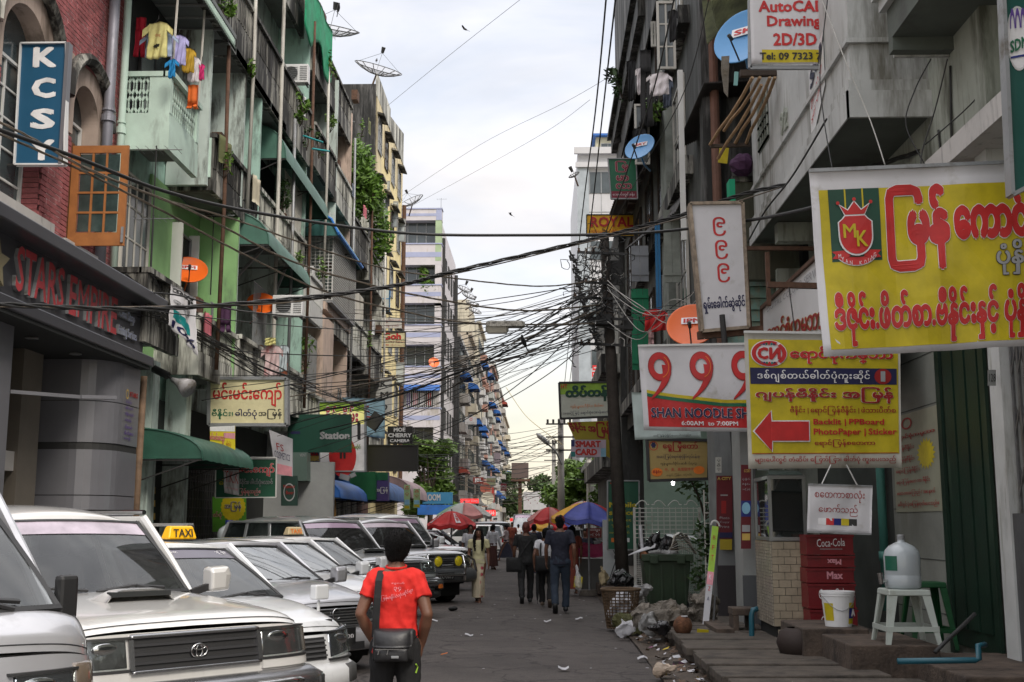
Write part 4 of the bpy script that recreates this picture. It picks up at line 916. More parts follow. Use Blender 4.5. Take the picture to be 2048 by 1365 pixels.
lean('corrugated_canopy','mossy green corrugated roof patch behind the upper blue dish',(HY(1415,90,19.5),HY(1500,0,19.5),HY(1450,-30,21),HY(1405,0,21)),mat_=corg)
lean('corrugated_canopy','mouldy roof boards high above the AutoCAD sign',(HY(1420,0,19.4),HY(1500,-60,19.4),HY(1500,40,19),HY(1440,80,19)),mat_=corg)
lean('dark_shade_cloth','dark green shade cloth hanging at the end of the dark house eaves',(HY(1262,225,40),HY(1233,280,40),HY(1228,290,39.5),HY(1262,275,39.5)),mat_=corr,cat='shade cloth')
def shutter(label,px0,py0,px1,py1,Y,mat_,bars=0,name='wooden_shutter',group=None,cat='shutter'):
 a,b=HY(px0,py0,Y),HY(px1,py1,Y);r=empty(name,label,cat,(a.x,Y,b.z),0,group);n=max(2,int((b.x-a.x)/.14))
 for i in range(n):part('board',MB().box(a.x+(b.x-a.x)*i/n+.004,a.x+(b.x-a.x)*(i+1)/n-.004,Y,Y+.03,b.z,a.z),mat_,r)
 part('batten',MB().box(a.x,b.x,Y-.03,Y-.001,b.z+.15,b.z+.22).box(a.x,b.x,Y-.03,Y-.001,a.z-.25,a.z-.18),mat_,r);return r
shutter('grey-green wooden shutter standing open under the low black canopy',1326,420,1362,565,24.5,woodg)
shutter('narrow bright blue shutter beside the grey-green one',1309,445,1324,640,25.2,M('blue_wood',(.02,.17,.38),rough=.6,var=.2))
shutter('green wooden shutter behind the red cloth and pole',1262,578,1300,740,29,M('green_wood',(.01,.22,.10),rough=.6,var=.25))
shutter('grey galvanised metal shutter sheet left of the blue one',1262,492,1298,563,27,M('galvanised',(.22,.23,.25),rough=.45,metal=.5,var=.25))
def casement(label,px0,py0,px1,py1,Y,nx=2,nz=3,name='open_casement'):
 a,b=HY(px0,py0,Y),HY(px1,py1,Y);r=empty(name,label,'window',(a.x,Y,b.z));window_y(r,Y,a.x,b.x,b.z,a.z,offw,gm=M('dim_glass',(.10,.115,.12),rough=.1,var=.4,bump=0),nx=nx,nz=nz,name='sash');return r
casement('white wooden casement swung open at the top of the dark house',1312,5,1352,140,22.5)
casement('second white casement just left of the larger one on the dark house',1301,45,1312,95,26,nx=1,nz=2)
casement('pale window panel below the hanging black clothes',1268,210,1300,330,27,nx=1,nz=2)
one('wall_strip',MB().box(HY(1352,0,21.6).x,HY(1362,0,21.6).x,21.6,21.7,HY(1360,480,21.6).z,HY(1360,140,21.6).z),whitep,'narrow white painted post left of the black pillar of the dark house','post')
bam=M('bamboo',(.30,.19,.10),rough=.7,var=.35,sc=9)
for k,(a_,b_,lb)in enumerate((((1505,155),(1420,290),'leftmost'),((1520,155),(1448,262),'second'),((1523,170),(1436,318),'lowest'),((1540,155),(1470,288),'fourth'),((1550,155),(1492,288),'rightmost'))):
 p_,q_=HY(*a_,17.5),HY(*b_,19);mid=(p_+q_)/2+Vector((.02*math.sin(k*3),0,-.05))
 one('bamboo_pole',MB().tube([p_,(p_+mid)/2+Vector((.02,0,.01)),mid,(q_+mid)/2-Vector((.02,0,.0)),q_],.028,6),bam,lb+' of the thin bamboo poles leaning out under the AutoCAD sign','bamboo pole','bamboo poles under the AutoCAD sign')
one('timber_rail',MB().beam(HY(1480,148,17.8),HY(1565,146,17.8),.1),woodd,'timber rail with torn rags holding up the bamboo poles','rail')
one('timber_rail',MB().beam(HY(1420,293,19),HY(1500,290,19),.06),woodd,'lower timber rail below the tips of the bamboo poles','rail')
ob=empty('old_balcony','crumbling old balcony end piled with household things beside the black pillar','balcony',(3.9,20.6,6))
a,b=HY(1468,365,20.4),HY(1505,405,20.4)
part('parapet',MB().box(a.x,4.7,20.4,20.6,6.0,a.z),M('lichen_wall',(.22,.24,.18),stain=.9,stc=(.06,.06,.04)),ob);part('coping',MB().box(a.x-.05,4.7,20.35,20.65,a.z,a.z+.1),mold,ob)
plant('wild_plant','green leafy plant sprouting high on the eaves beside the clothes',HY(1242,165,36),(.5,.5,.55),180,.12,leafd,stems=6)
plant('wild_plant','small bright plant below the black trousers on the dark house',HY(1308,222,23),(.2,.2,.22),70,.07,leafm,stems=5)
plant('wild_plant','climbing plant on the grille behind the green bin',HY(1408,985,20.5),(.55,.3,.5),420,.05,leafd,stems=7)
plant('potted_bush','dark bush of broad leaves right behind the green bin',HY(1415,1110,19.8),(.35,.3,.6),420,.06,leafd,stems=6)
rd=empty('apartment_house','lower dark house behind the wooden pole with a green front','building',(6,52,0))
part('wall',MB().box(3.0,12,42.2,60,.1,13),M('dim_wall',(.2,.2,.19),stain=1.0,stc=(.03,.03,.028)),rd)
for z0_ in(4.6,8.0):
 for k in range(4):window_part(rd,2.995,43+4*k,45+4*k,z0_,z0_+1.8,offw,sgn=-1,nx=3,nz=2)
part('balcony',MB().box(2.3,2.999,42.4,60,7.2,7.9).box(2.3,2.999,42.4,60,3.7,4.4),mold,rd)
rt=empty('office_tower','tall pale grey office tower with dark strip windows behind the tangled pole','building',(8,100,0))
tw=M('tower_cladding',(.50,.50,.52),rough=.5,var=.06,stain=.2,stc=(.3,.3,.3));Yt=92
xt=HY(1155,300,Yt).x;zt_=HY(1155,303,Yt).z
part('wall',MB().box(xt,20,Yt,Yt+22,0,zt_),tw,rt)
part('corner_pier',MB().box(xt-.05,xt+.9,Yt-.25,Yt-.001,0,zt_-1.2),M('pier_glass',(.36,.40,.43),rough=.25,var=.15),rt)
part('cornice',MB().box(xt-.3,20,Yt-.5,Yt-.26,zt_-.35,zt_+.2).box(xt-.2,20,Yt-.45,Yt-.255,HY(1155,333,Yt).z-.2,HY(1155,333,Yt).z+.2),tw,rt)
for k,(pa,pb)in enumerate(((345,387),(483,520),(607,640),(700,735),(790,830))):
 part('window_band',MB().box(xt+.95,9,Yt-.06,Yt-.002,HY(1200,pb,Yt).z,HY(1200,pa,Yt).z),glass,rt)
 mb=MB()
 for j in range(6):mb.box(xt+.95+.95*j,xt+1.0+.95*j,Yt-.1,Yt-.061,HY(1200,pb,Yt).z,HY(1200,pa,Yt).z)
 part('mullion',mb,greym,rt)
mb=MB()
for py in(425,545,665,760):mb.box(xt+.9,12,Yt-.03,Yt-.001,HY(1200,py,Yt).z,HY(1200,py,Yt).z+.05)
for xx in(1.9,3.4):mb.box(xt+xx,xt+xx+.05,Yt-.031,Yt-.0015,2,zt_-2)
part('panel_joint',mb,greym,rt)
rh=empty('roof_house','cream roof house with a blue eave on top of the grey tower','roof house',(6,Yt+2,zt_))
a,b=HY(1192,298,Yt+1),HY(1235,240,Yt+1)
part('wall',MB().box(a.x,a.x+6,Yt+1,Yt+8,zt_-.3,HY(1192,275,Yt+1).z),M('cream_wall',(.5,.48,.36)),rh);part('eave',MB().box(a.x-.3,a.x+6,Yt+.5,Yt+8,HY(1192,275,Yt+1).z,HY(1192,271,Yt+1).z),awnb,rh)
part('upper_room',MB().box(HY(1225,0,Yt+3).x,a.x+6,Yt+3,Yt+8,zt_,HY(1225,236,Yt+3).z),M('cream_wall',(.5,.48,.36)),rh)
window_y(rh,Yt+.999,a.x+.4,a.x+1.6,zt_+.1,zt_+1.0,greym,nx=2,nz=1);window_y(rh,Yt+.999,a.x+1.8,a.x+3,zt_+.1,zt_+1.0,greym,nx=2,nz=1)
one('low_house',MB().box(3.2,10,118,140,0,9),moldl,'pale low house between the trees far down the right side','building')
one('low_house',MB().box(2.6,3.1,66,74,4.8,5.1).box(3.1,9,64,80,0,5.2),M('grey_low',(.25,.25,.24),stain=.6),'low grey shop row with a flat canopy beside the trees on the right','building')
part('yard_wall',MB().box(2.2,4.79,24.5,24.6,.1,4.7),M('yard_green',(.16,.22,.18),var=.2),rc)
bu=empty('light_bulb','lit bare bulb shining below the gold plaque sign','light bulb',tuple(HY(1346,968,22)))
c_=HY(1346,966,22)
part('glass',MB().blob(c_,(.032,.032,.05),14,10),M('bulb_glow',(1,1,.95),var=0,bump=0,emit=9),bu,smooth=True);part('socket',MB().cyl(c_+Vector((0,0,.07)),c_+Vector((0,0,.15)),.035),pvc,bu)
ld=bpy.data.lights.new('bulb','POINT');ld.energy=14;ld.color=(.85,1,.9);ld.shadow_soft_size=.06;lo=bpy.data.objects.new('bulb_light',ld);COL.objects.link(lo);lo.location=c_+Vector((0,-.12,-.05))

# ================================================================ SIGNS, right side
flex=M('flex_white',(.62,.61,.63),rough=.5,var=.08,sc=2,bump=.05,bsc=200,dirt=.12,dirtc=(.4,.38,.34))
flexd=M('flex_dirty',(.5,.48,.42),rough=.55,var=.18,sc=2,bump=.05,stain=.35,stc=(.22,.2,.16))
Y=9.3
s=Sign(HY(1617,343,Y),HY(2075,322,Y),HY(2085,690,Y),HY(1645,716,Y),rip=.035,seed=1,gap=.0035)
s.rect(.035,.11,.995,.965,'yellow',1)
s.rect(.075,.11,.30,.50,'dgreen',2)
for u in(.145,.222):s.rect(u,.11,u+.007,.24,'yellow',3)
def shield(s,cu,cv,w,h,col,k):s.poly([(cu-w*.30,cv-h*.5),(cu+w*.30,cv-h*.5),(cu+w*.38,cv-h*.42),(cu+w*.5,cv-h*.34)]+[(cu+w*.5*math.cos(R(a)),cv+h*.02+h*.48*math.sin(R(a)))for a in range(0,181,12)]+[(cu-w*.5,cv-h*.34),(cu-w*.38,cv-h*.42)],col,k)
cu=.185;G=lambda v:.17+(v-.22)*.55
def shield(cu,cv,w,h,col,k):s.poly([(u,G(v))for u,v in[(cu-w*.30,cv-h*.5),(cu+w*.30,cv-h*.5),(cu+w*.38,cv-h*.42),(cu+w*.5,cv-h*.34)]+[(cu+w*.5*math.cos(R(a)),cv+h*.02+h*.48*math.sin(R(a)))for a in range(0,181,12)]+[(cu-w*.5,cv-h*.34),(cu-w*.38,cv-h*.42)]],col,k)
g_=lambda pts:[(u,G(v))for u,v in pts]
s.disc(cu,G(.70),.10,.095,'white',4,a0=14,a1=166);s.disc(cu,G(.70),.097,.09,'red',5,a0=14,a1=166)
s.poly(g_([(.075,.72),(.135,.715),(.155,.77),(.13,.80),(.075,.79),(.092,.755)]),'red',4);s.poly(g_([(.295,.72),(.235,.715),(.215,.77),(.24,.80),(.295,.79),(.28,.755)]),'red',4)
shield(cu,.575,.155,.40,'white',6);shield(cu,.57,.143,.375,'red',7)
s.poly(g_([(.14,.375),(.115,.255),(.155,.315),(.185,.225),(.215,.315),(.255,.255),(.23,.375)]),'white',6);s.poly(g_([(.143,.368),(.121,.275),(.156,.328),(.185,.243),(.214,.328),(.249,.275),(.227,.368)]),'red',7)
for u,v in((.113,.252),(.185,.22),(.257,.252)):s.disc(u,G(v),.008,.010,'red',8,n=14)
s.text('M',.128,G(.46),.185,G(.60),'yellow',bold=.02,fk='i',k=9);s.text('K',.185,G(.53),.235,G(.69),'yellow',bold=.02,fk='i',k=10.5)
for i,ch in enumerate('MYAN KOUNG'):
 if ch==' ':continue
 a_=R(152-i*13.8);u,v=cu+.089*math.cos(a_),G(.70)+.083*math.sin(a_);s.text(ch,u-.0055,v-.011,u+.0055,v+.011,'white',k=8)
s.text('မြန်',.325,.10,.60,.57,'red',bold=.085,out='white',ob=.022,k=3,track=.0)
s.text('ကောင်း',.62,.10,.99,.42,'red',bold=.085,out='white',ob=.022,k=3)
s.text('ပုံနှိပ်',.80,.43,.985,.62,'grey',bold=.03,out='black',ob=.03,k=3)
s.text('ဒီဇိုင်း.ဖိတ်စာ.ဗီနိုင်းနှင့်',.06,.665,.80,.955,'red',bold=.06,out='white',ob=.02,k=3)
s.text('ပုံနှိပ်',.825,.665,.99,.955,'red',bold=.06,out='white',ob=.02,k=3)
r=s.make('yellow_banner','huge yellow banner with crowned MK shield and red Burmese lettering','banner',flex,thick=.004)
part('top_rail',MB().beam(s.P(0,0),s.P(1,0),.03),greym,r)
s=Sign(HY(2003,-30,8.6),HY(2090,-30,8.6),HY(2110,345,8.6),HY(2022,392,8.6));s.disc(.33,.27,.27,.085*1.9,'white',1);s.ring(.33,.27,.27,.16,.07,'chrome',2)
for k in range(3):s.ring(.2+.12*k,.22,.06,.1,.35,'purple',3,180,360)
s.text('SDN',.12,.28,.52,.34,'green',bold=.04,k=3,skew=-.05);s.rect(.12,.355,.5,.365,'blue',3)
s.make('green_sign','dark green vertical sign with white oval emblem at the top right corner','sign',M('panel_green',(.015,.09,.075),rough=.3),thick=.08,frame=greym,fw=.03)
Y=14
s=Sign(HY(1488,664,Y),HY(1800,668,Y),HY(1803,936,Y),HY(1497,938,Y),rip=.014,seed=3,gap=.0045)
s.rect(.025,.055,.985,.895,'yellow',1)
s.rect(.03,.265,.975,.385,'navy',2)
cu,cv=.155,.16
s.disc(cu,cv,.118,.1,'white',3);s.ring(cu,cv,.11,.093,.0,'red',4)
s.ring(cu,cv,.112,.094,.24,'red',5,60,300);s.ring(cu,cv,.112,.094,.24,'red',5,-50,50)
for k in range(4):s.text('C' if k==0 else 'И' if k==2 else ' ',(cu-.075 if k==0 else cu+.0),cv-.045,(cu-.005 if k==0 else cu+.075),cv+.045,'red',bold=.07,fk='i',k=6)if k in(0,2)else None
for k,c_ in enumerate(('teal','blue','green','red','teal','navy','red')):s.rect(cu-.055+.0165*k,cv-.085+.006*abs(k-3),cu-.042+.0165*k,cv-.062,c_,6);s.rect(cu-.055+.0165*k,cv+.062,cu-.042+.0165*k,cv+.085-.006*abs(k-3),c_,6)
s.text('ရောင်စုံကမ္ဘာ',.29,.10,.95,.235,'red',bold=.05,out='white',ob=.02,k=3)
s.text('ဒစ်ဂျစ်တယ်ဓါတ်ပုံကူးဆိုင်',.075,.28,.80,.375,'white',bold=.02,k=3,track=.05);s.disc(.885,.325,.055,.058,'dred',3);s.text('1',.87,.285,.90,.365,'grey',bold=.03,k=4)
s.text('ဂျပန်ဗီနိုင်း',.06,.415,.58,.515,'dred',bold=.045,out='white',ob=.022,k=3);s.text('အမြန်',.62,.405,.95,.525,'dred',bold=.05,out='white',ob=.022,k=3)
s.text('ဗီနိုင်း | ရောင်ပြန်ဗီနိုင်း | ဖဲသားပိတ်စ',.28,.545,.965,.615,'dred',bold=.02,k=3)
s.text('Backlit | PPBoard',.43,.64,.89,.695,'red',bold=.035,fk='i',k=3);s.text('PhotoPaper | Sticker',.43,.71,.97,.77,'red',bold=.035,fk='i',k=3)
s.text('ရောင်ပြန်စတေကာ',.435,.79,.83,.85,'dred',bold=.03,k=3)
ar=[(.045,.73),(.155,.585),(.158,.66),(.40,.66),(.40,.80),(.158,.80),(.155,.875)]
s.poly([(u+(.006 if u>.1 else-.012),v+(.008 if v>.73 else-.008 if v<.73 else 0))for u,v in ar],'white',4);s.poly(ar,'red',5)
s.rect(.03,.888,.975,.893,'dred',2)
s.text('များပေါ်တွင် တံဆိပ်၊ ကြော်ငြာ၊ ဓါတ်ပုံ ကူးပေးသည်',.045,.91,.96,.968,'dred',bold=.015,k=3)
r=s.make('yellow_banner','yellow banner with globe emblem, big red arrow pointing left and Burmese lettering','banner',flexd,thick=.004)
part('top_rail',MB().beam(s.P(0,0,-.01),s.P(1,0,-.01),.03),whitep,r)
part('cord',MB().tube([HY(1590,665,14),HY(1580,590,14.2),HY(1578,575,14.2)],.008,4),dgreym,r)
one('steel_frame',MB().beam(HY(1535,570,14.3),HY(1655,573,14.3),.07).beam(HY(1534,505,17),HY(1538,612,17),.06),rustm,'brown steel bar across the white billboard holding the arrow banner','steel bar')
one('steel_frame',MB().beam(HY(1490,497,18),HY(1660,498,18),.06),rustm,'rusty horizontal pipe under the big white balcony','steel bar')
Y=13.6
s=Sign(HY(1617,969,Y),HY(1745,973,Y),HY(1742,1069,Y),HY(1614,1064,Y),rip=.018,seed=5)
s.text('စတေကာစာလုံး',.1,.10,.88,.36,'dred',bold=.005,k=1);s.text('ဖောက်သည်',.17,.40,.78,.65,'dred',bold=.005,k=1)
for k,c_ in enumerate(('white','red','blue','yellow','black')):s.rect(.17+.12*k,.70,.29+.12*k,.84,c_,1)
r=s.make('small_banner','small white hanging banner with red Burmese words and a red blue yellow black colour bar','banner',flex,thick=.004)
part('string',MB().tube([HY(1644,968,Y),HY(1662,930,Y)],.008,4).tube([HY(1715,972,Y),HY(1693,930,Y)],.008,4),whitep,r);part('rod',MB().beam(s.P(0,0),s.P(1,0),.02).beam(s.P(0,1),s.P(1,1),.02),greym,r)
Y=16.4
s=Sign(HY(1276,692,Y),HY(1585,686,Y),HY(1592,866,Y),HY(1288,861,Y),rip=.03,seed=9,gap=.005)
s.print('red',MB().sheet(lambda a,b:s.P(.035+.95*a,(.60+.115*min(1,a*1.9)**.8)*(1-b)+.955*b,s.gap),20,4))
for(d0,col)in((-.075,'yellow'),(-.035,'green')):
 mb=MB().sheet(lambda a,b:s.P(.035+.95*a,.60+.115*min(1,a*1.9)**.8+d0+.037*b,s.gap*2),20,1);s.print(col,mb)
def nine(u0,v0,w,h,col,k,g=0):
 s.ring(u0+w*.42,v0+h*.30,w*.42+g,h*.30+g*1.6,.46,col,k,n=30)
 mb=MB();n=16
 out=[(u0+w*(.84*1.0+.0)+g*.8-w*.0-(w*.84)*(t**2.3),v0+h*(.28+.74*t))for t in[j/n for j in range(n+1)]]
 inn=[(u-w*.34*(1-t)**.6-g,v-h*.02)for(u,v),t in zip(out,[j/n for j in range(n+1)])]
 for j in range(n):mb.add([s.P(*out[j],s.gap*k),s.P(*out[j+1],s.gap*k),s.P(*inn[j+1],s.gap*k),s.P(*inn[j],s.gap*k)],[(0,1,2,3)])
 s.print(col,mb,'lettering')
for k in range(3):nine(.06+.27*k,.09,.17,.54,'dred',3,.006);nine(.06+.27*k,.09,.17,.54,'red',4);s.ring(.06+.27*k+.072,.252,.060,.135,.07,'orange',5.5,-60,75)
s.text('SHAN NOODLE SHOP',.055,.735,.80,.85,'navy',bold=.03,fk='i',out='white',ob=.02,k=3);s.text('6:00AM  to 7:00PM',.25,.885,.62,.935,'white',bold=.025,k=3)
r=s.make('noodle_banner','white banner with giant red 999 and SHAN NOODLE SHOP on a red band','banner',flex,thick=.004)
part('top_rail',MB().beam(s.P(0,0,-.01),s.P(1,0,-.01),.03),whitep,r)
Y=18
s=Sign(HY(1380,408,Y),HY(1485,406,Y),HY(1497,655,Y),HY(1405,663,Y),gap=.004)
for k in range(3):s.text('၉',.40+.01*k,.11+.185*k,.65+.01*k,.265+.185*k,'red',bold=.02,k=1)
s.text('ရှမ်းခေါက်ဆွဲဆိုင်',.07,.74,.95,.87,'navy',bold=.045,k=1)
r=s.make('light_box','tall white light box with three red Burmese nines above navy lettering','sign',flex,thick=.25,frame=M('rusty_edge',(.3,.24,.18),var=.5,sc=8),fw=.05,fd=.05)
part('base_bar',MB().beam(HY(1395,672,Y+.1),HY(1525,660,Y+.1),.12),rustm,r);part('side_bar',MB().beam(HY(1488,480,Y+.15),HY(1500,670,Y+.15),.07),rustm,r)
Y=15
s=Sign(HY(1499,-40,Y),HY(1662,-40,Y),HY(1668,128,Y),HY(1503,128,Y),rip=.012,seed=2)
s.text('AutoCAD',.10,.25,.93,.39,'red',bold=.045,k=1);s.text('Drawing',.20,.43,.86,.60,'red',bold=.045,k=1);s.text('2D/3D',.27,.64,.80,.79,'red',bold=.045,k=1)
s.rect(.13,.835,.995,.985,'yellow',1);s.text('Tel: 09 7323 775',.10,.87,.97,.955,'black',bold=.035,fk='i',k=2)
r=s.make('hanging_sign','white AutoCAD Drawing 2D/3D sign with yellow telephone strip','sign',flex,thick=.02)
part('frame',MB().beam(HY(1499,-45,Y+.05),HY(1500,137,Y+.05),.05).beam(HY(1500,136,Y+.05),HY(1668,136,Y+.05),.05).beam(HY(1664,-45,Y+.05),HY(1669,137,Y+.05),.05),greym,r)
def board(name,label,px,Y,face,texts=(),rects=(),thick=.05,frame=None,fw=.03,rip=0,cat='sign',group=None,gap=None,**kw):
 (x0,y0,x1,y1)=px if not isinstance(px[0],tuple)else(None,)*4
 cs=[HY(*q,Y)for q in(px if x0 is None else((x0,y0),(x1,y0),(x1,y1),(x0,y1)))]
 s=Sign(*cs,rip=rip,seed=len(label),gap=gap or(.004 if Y<35 else.012))
 for q in rects:s.rect(*q)
 for q in texts:s.text(*q[:6],**q[6])if len(q)>6 else s.text(*q)
 if kw.get('fn'):kw['fn'](s)
 return s.make(name,label,cat,face,thick=thick,frame=frame,fw=fw,group=group)
F=lambda n,c:M('face_'+n,c,rough=.5,var=.1,sc=3,bump=0)
board('hanging_sign','green vertical sign with pink-outlined Burmese letters over a maroon strip',((1216,318),(1272,318),(1275,398),(1222,398)),29,F('green',(.01,.13,.06)),[('မြ',.25,.06,.7,.34,'maroon',dict(out='pink',bold=.03,k=2,ob=.04)),('မာ',.25,.42,.7,.56,'maroon',dict(out='pink',bold=.03,k=2,ob=.04)),('လာ',.22,.62,.8,.76,'maroon',dict(out='pink',bold=.03,k=2,ob=.04)),('အောင်လုပ်ခန်း',.08,.85,.9,.95,'white',dict(k=3))],[(.02,.81,.98,.99,'maroon',1)],frame=greym)
board('royal_sign','orange-yellow ROYAL sign behind the tangled wires',(1173,430,1275,473),38,F('royal',(.85,.45,.01)),[('ROYAL',.08,.10,.92,.58,'red',dict(bold=.04,k=2)),('ကွန်ပျူတာဒီဇိုင်း ဖိတ်စာ',.08,.68,.9,.88,'red',dict(k=2))],frame=dgreym)
s_=board('hanging_sign','green and white sign with dark green cursive Burmese name, left of the pole',((1118,766),(1236,764),(1236,833),(1121,838)),29,F('pale',(.55,.58,.5)),[('ထိပ်တန်း',.10,.08,.90,.56,'dgreen',dict(bold=.09,k=3)),('ကွန်ပျူတာဒီဇိုင်း၊ ဖိတ်စာ',.18,.62,.75,.74,'orange',dict(k=3)),('အဆင့်မြင့် ရောင်စုံအောဖ့်ဆက်ပုံနှိပ်',.04,.80,.96,.93,'navy',dict(k=3)),('HT',.03,.05,.14,.17,'red',dict(k=3,bold=.04))],[(.01,.02,.99,.33,'lime',1)],frame=dgreym,fw=.05)
board('yellow_sign','worn yellow sign with dark red Burmese words under the green cursive sign',((1134,845),(1223,842),(1223,918),(1150,880)),30,F('mustard',(.42,.34,.02)),[('ဗွီနိုင်း အမြန်',.0,.02,.98,.52,'dred',dict(bold=.07,k=1))],thick=.03)
board('smart_card_sign','SMART CARD sign with red letters on a swirl of pink and blue',(1142,880,1212,914),29.6,F('smart',(.6,.5,.62)),[('SMART',.12,.06,.85,.45,'red',dict(bold=.08,fk='i',out='white',ob=.03,k=2)),('CARD',.12,.52,.75,.92,'red',dict(bold=.08,fk='i',out='white',ob=.03,k=2))],[(.0,.0,.1,.4,'blue',1),(0,.7,.12,1,'teal',1),(.85,.5,1,1,'sky',1)],thick=.03)
def gold_art(s):
 s.ring(.1,.16,.07,.11,.14,'red',2);s.disc(.1,.14,.045,.08,'navy',2,star=.3,n=12);s.disc(.14,.80,.10,.11,'orange',2,n=40,star=.14);s.disc(.84,.77,.10,.11,'orange',2,n=40,star=.14)
board('gold_plaque','gold plaque sign with dark red Burmese heading and two starbursts',((1294,879),(1418,881),(1417,958),(1298,962)),20,M('gold_board',(.42,.31,.12),rough=.4,metal=.3,var=.15,bump=0),[('ရွှေမြို့တော်',.25,.04,.82,.30,'dred',dict(bold=.03,k=2)),('အဆင့်မြင့်ရောင်စုံပုံနှိပ်လုပ်ငန်းစု',.14,.36,.85,.50,'navy',dict(k=2)),('ကွန်ပျူတာဒီဇိုင်း၊ စာစီ၊ ပိတ္တူ',.2,.55,.8,.65,'black',dict(k=2)),('တရုတ် - မြန်မာ - အင်္ဂလိပ်',.3,.84,.72,.93,'black',dict(k=2)),('中、英、高電腦排字',.27,.70,.75,.78,'red',dict(k=2)),('ဗီနိုင်း',.07,.75,.21,.84,'dred',dict(k=3,bold=.03))],thick=.06,frame=dgreym,fw=.05,fn=gold_art)
board('shop_banner','pale blue-green banner peeping out below the 999 banner',((1263,785),(1392,785),(1402,876),(1270,880)),18.4,F('aqua',(.42,.5,.48)),[('အမြန်ပုံနှိပ်ပေးပါသည်။',.28,.90,.85,.97,'black')],rip=.02,thick=.005)
def tj(s):
 for k,c_ in enumerate(('orange','sky','white')):s.rect(.12+.22*k,.83,.26+.22*k,.89,c_,1)
board('standing_sign','tall green standing sign reading Mobile service in yellow behind the pole',(1215,962,1278,1100),26,F('tjgreen',(.012,.10,.055)),[('T.J',.08,.03,.5,.13,'red',dict(bold=.05,k=1)),('Mobile',.05,.31,.92,.39,'yellow',dict(bold=.05,fk='i',k=1)),('service',.05,.43,.85,.50,'yellow',dict(bold=.05,fk='i',k=1)),('Handset',.04,.55,.75,.59,'yellow',dict(fk='i',k=1)),('Tablet',.12,.64,.7,.68,'yellow',dict(fk='i',k=1)),('အထူးပြင်',.05,.73,.7,.78,'yellow',dict(k=1))],frame=greym,fn=tj)
board('red_sign','small red sign with white Burmese letters on the tower window, lower strip',(1184,744,1254,754),88,F('red',(.6,.02,.02)),[('အမြန်ပုံနှိပ်',.03,.1,.6,.9,'white',dict(bold=.04,k=1))])
board('red_sign','small square red sign with white Burmese word on the tower window',(1208,723,1221,742),88,F('red',(.6,.02,.02)),[('ပန်း',.1,.1,.9,.9,'white',dict(bold=.04,k=1))])
board('red_sign','red sign with white border left of the square one on the tower window',(1185,731,1205,741),88,F('red',(.6,.02,.02)),[('အမြန်',.1,.15,.9,.85,'white',dict(bold=.04,k=1))])
board('red_sign','red sign right of the wooden pole on the tower window',(1238,728,1254,739),88,F('red',(.6,.02,.02)),[('ဝန်း',.1,.15,.9,.85,'white',dict(bold=.04,k=1))])
board('poster_strip','tall dark red poster strip headed CITY on the grey pier',(1433,952,1465,1078),18.5,F('maroon',(.13,.012,.018)),[('A CITY',.05,.02,.9,.07,'gold',dict(bold=.05,k=1)),('Photo',.2,.65,.8,.69,'grey'),('Copy',.2,.72,.8,.76,'grey'),('Print',.2,.79,.8,.83,'grey')],[(0,.9,1,.985,'navy',1),(.25,.3,.7,.32,'grey',1),(.3,.4,.6,.6,'dred',1)],thick=.01)
board('poster_strip','yellow end piece below the dark red poster strip',(1440,1079,1464,1100),18.5,F('yel',(.4,.3,.02)),thick=.01)
board('poster_strip','second dark red poster strip with blue round picture by the cabinet',(1482,930,1502,1098),16.6,F('maroon',(.13,.012,.018)),[('အော်',.3,.03,.9,.09,'gold'),('ပုံနှိပ်',.1,.16,.9,.19,'grey'),('ဗီနိုင်း',.1,.22,.9,.25,'grey'),('အမြန်',.1,.28,.9,.31,'grey')],[(0,.43,1,.62,'blue',1),(.1,.72,.9,.80,'grey',1),(.1,.82,.9,.9,'gold',1)],thick=.01,fn=lambda s:s.disc(.5,.52,.42,.07,'sky',2))
for(q,lb)in(((1431,915,1443,946),'small white notice between tape strips on the grey pier'),((1481,893,1492,921),'small white notice above the second poster strip')):board('paper_notice',lb,q,18.3,F('paper',(.5,.5,.46)),[('ပုံ',.2,.1,.8,.3,'black'),('ဗီ',.2,.4,.8,.6,'black'),('ကူး',.2,.7,.8,.9,'black')],thick=.004,cat='notice')
def cmart(s):s.ring(.36,.05,.12,.04,.25,'dred',2);s.disc(.77,.36,.22,.16,'yellow',1,n=36,star=.28)
cs=[HX(1787,838,4.73),HX(1890,838,4.73),HX(1890,1010,4.73),HX(1787,1012,4.73)]
s=Sign((4.73,15.55,3.05),(4.73,13.78,3.05),(4.73,13.78,1.8),(4.73,15.55,1.8));s.n=Vector((-1,0,0))
s.ring(.36,.10,.12,.06,.25,'dred',2);s.disc(.74,.44,.2,.16,'yellow',1,n=36,star=.28)
for k,(tx,u1)in enumerate((('ရောင်စုံကမ္ဘာ',.95),('ဂျပန်ဗီနိုင်း',.5),('အမြန်ဗီနိုင်း',.5),('ရောင်ပြန်ဗီနိုင်း',.6),('ရောင်ပြန်စတေကာ ဗီနိုင်း',.8),('စတေကာအကြည် / အနောက်',.9),('ပေါ်တွင် ပုံအမြန်ထုတ်ပေးသည်။',.95))):s.text(tx,.06,.2+.115*k,u1,.27+.115*k,'dred',bold=.03 if k==0 else.01,k=2)
s.make('wall_poster','faded wall poster listing printing services beside the green door','poster',F('olive',(.27,.27,.2)),thick=.012)
s=Sign((4.60,15.75,4.55),(4.30,14.2,4.75),(4.30,14.2,3.55),(4.60,15.75,3.45));s.ring(.3,.45,.2,.3,.2,'dred',1);s.text('MM',.1,.05,.9,.2,'red',bold=.05,k=1);s.text('Tel: 01 500',.35,.75,.9,.85,'navy',k=1)
s.make('shop_sign','dark framed shop sign hanging under the big yellow banner','sign',F('dimwhite',(.3,.28,.27)),thick=.08,frame=dgreym,fw=.05)
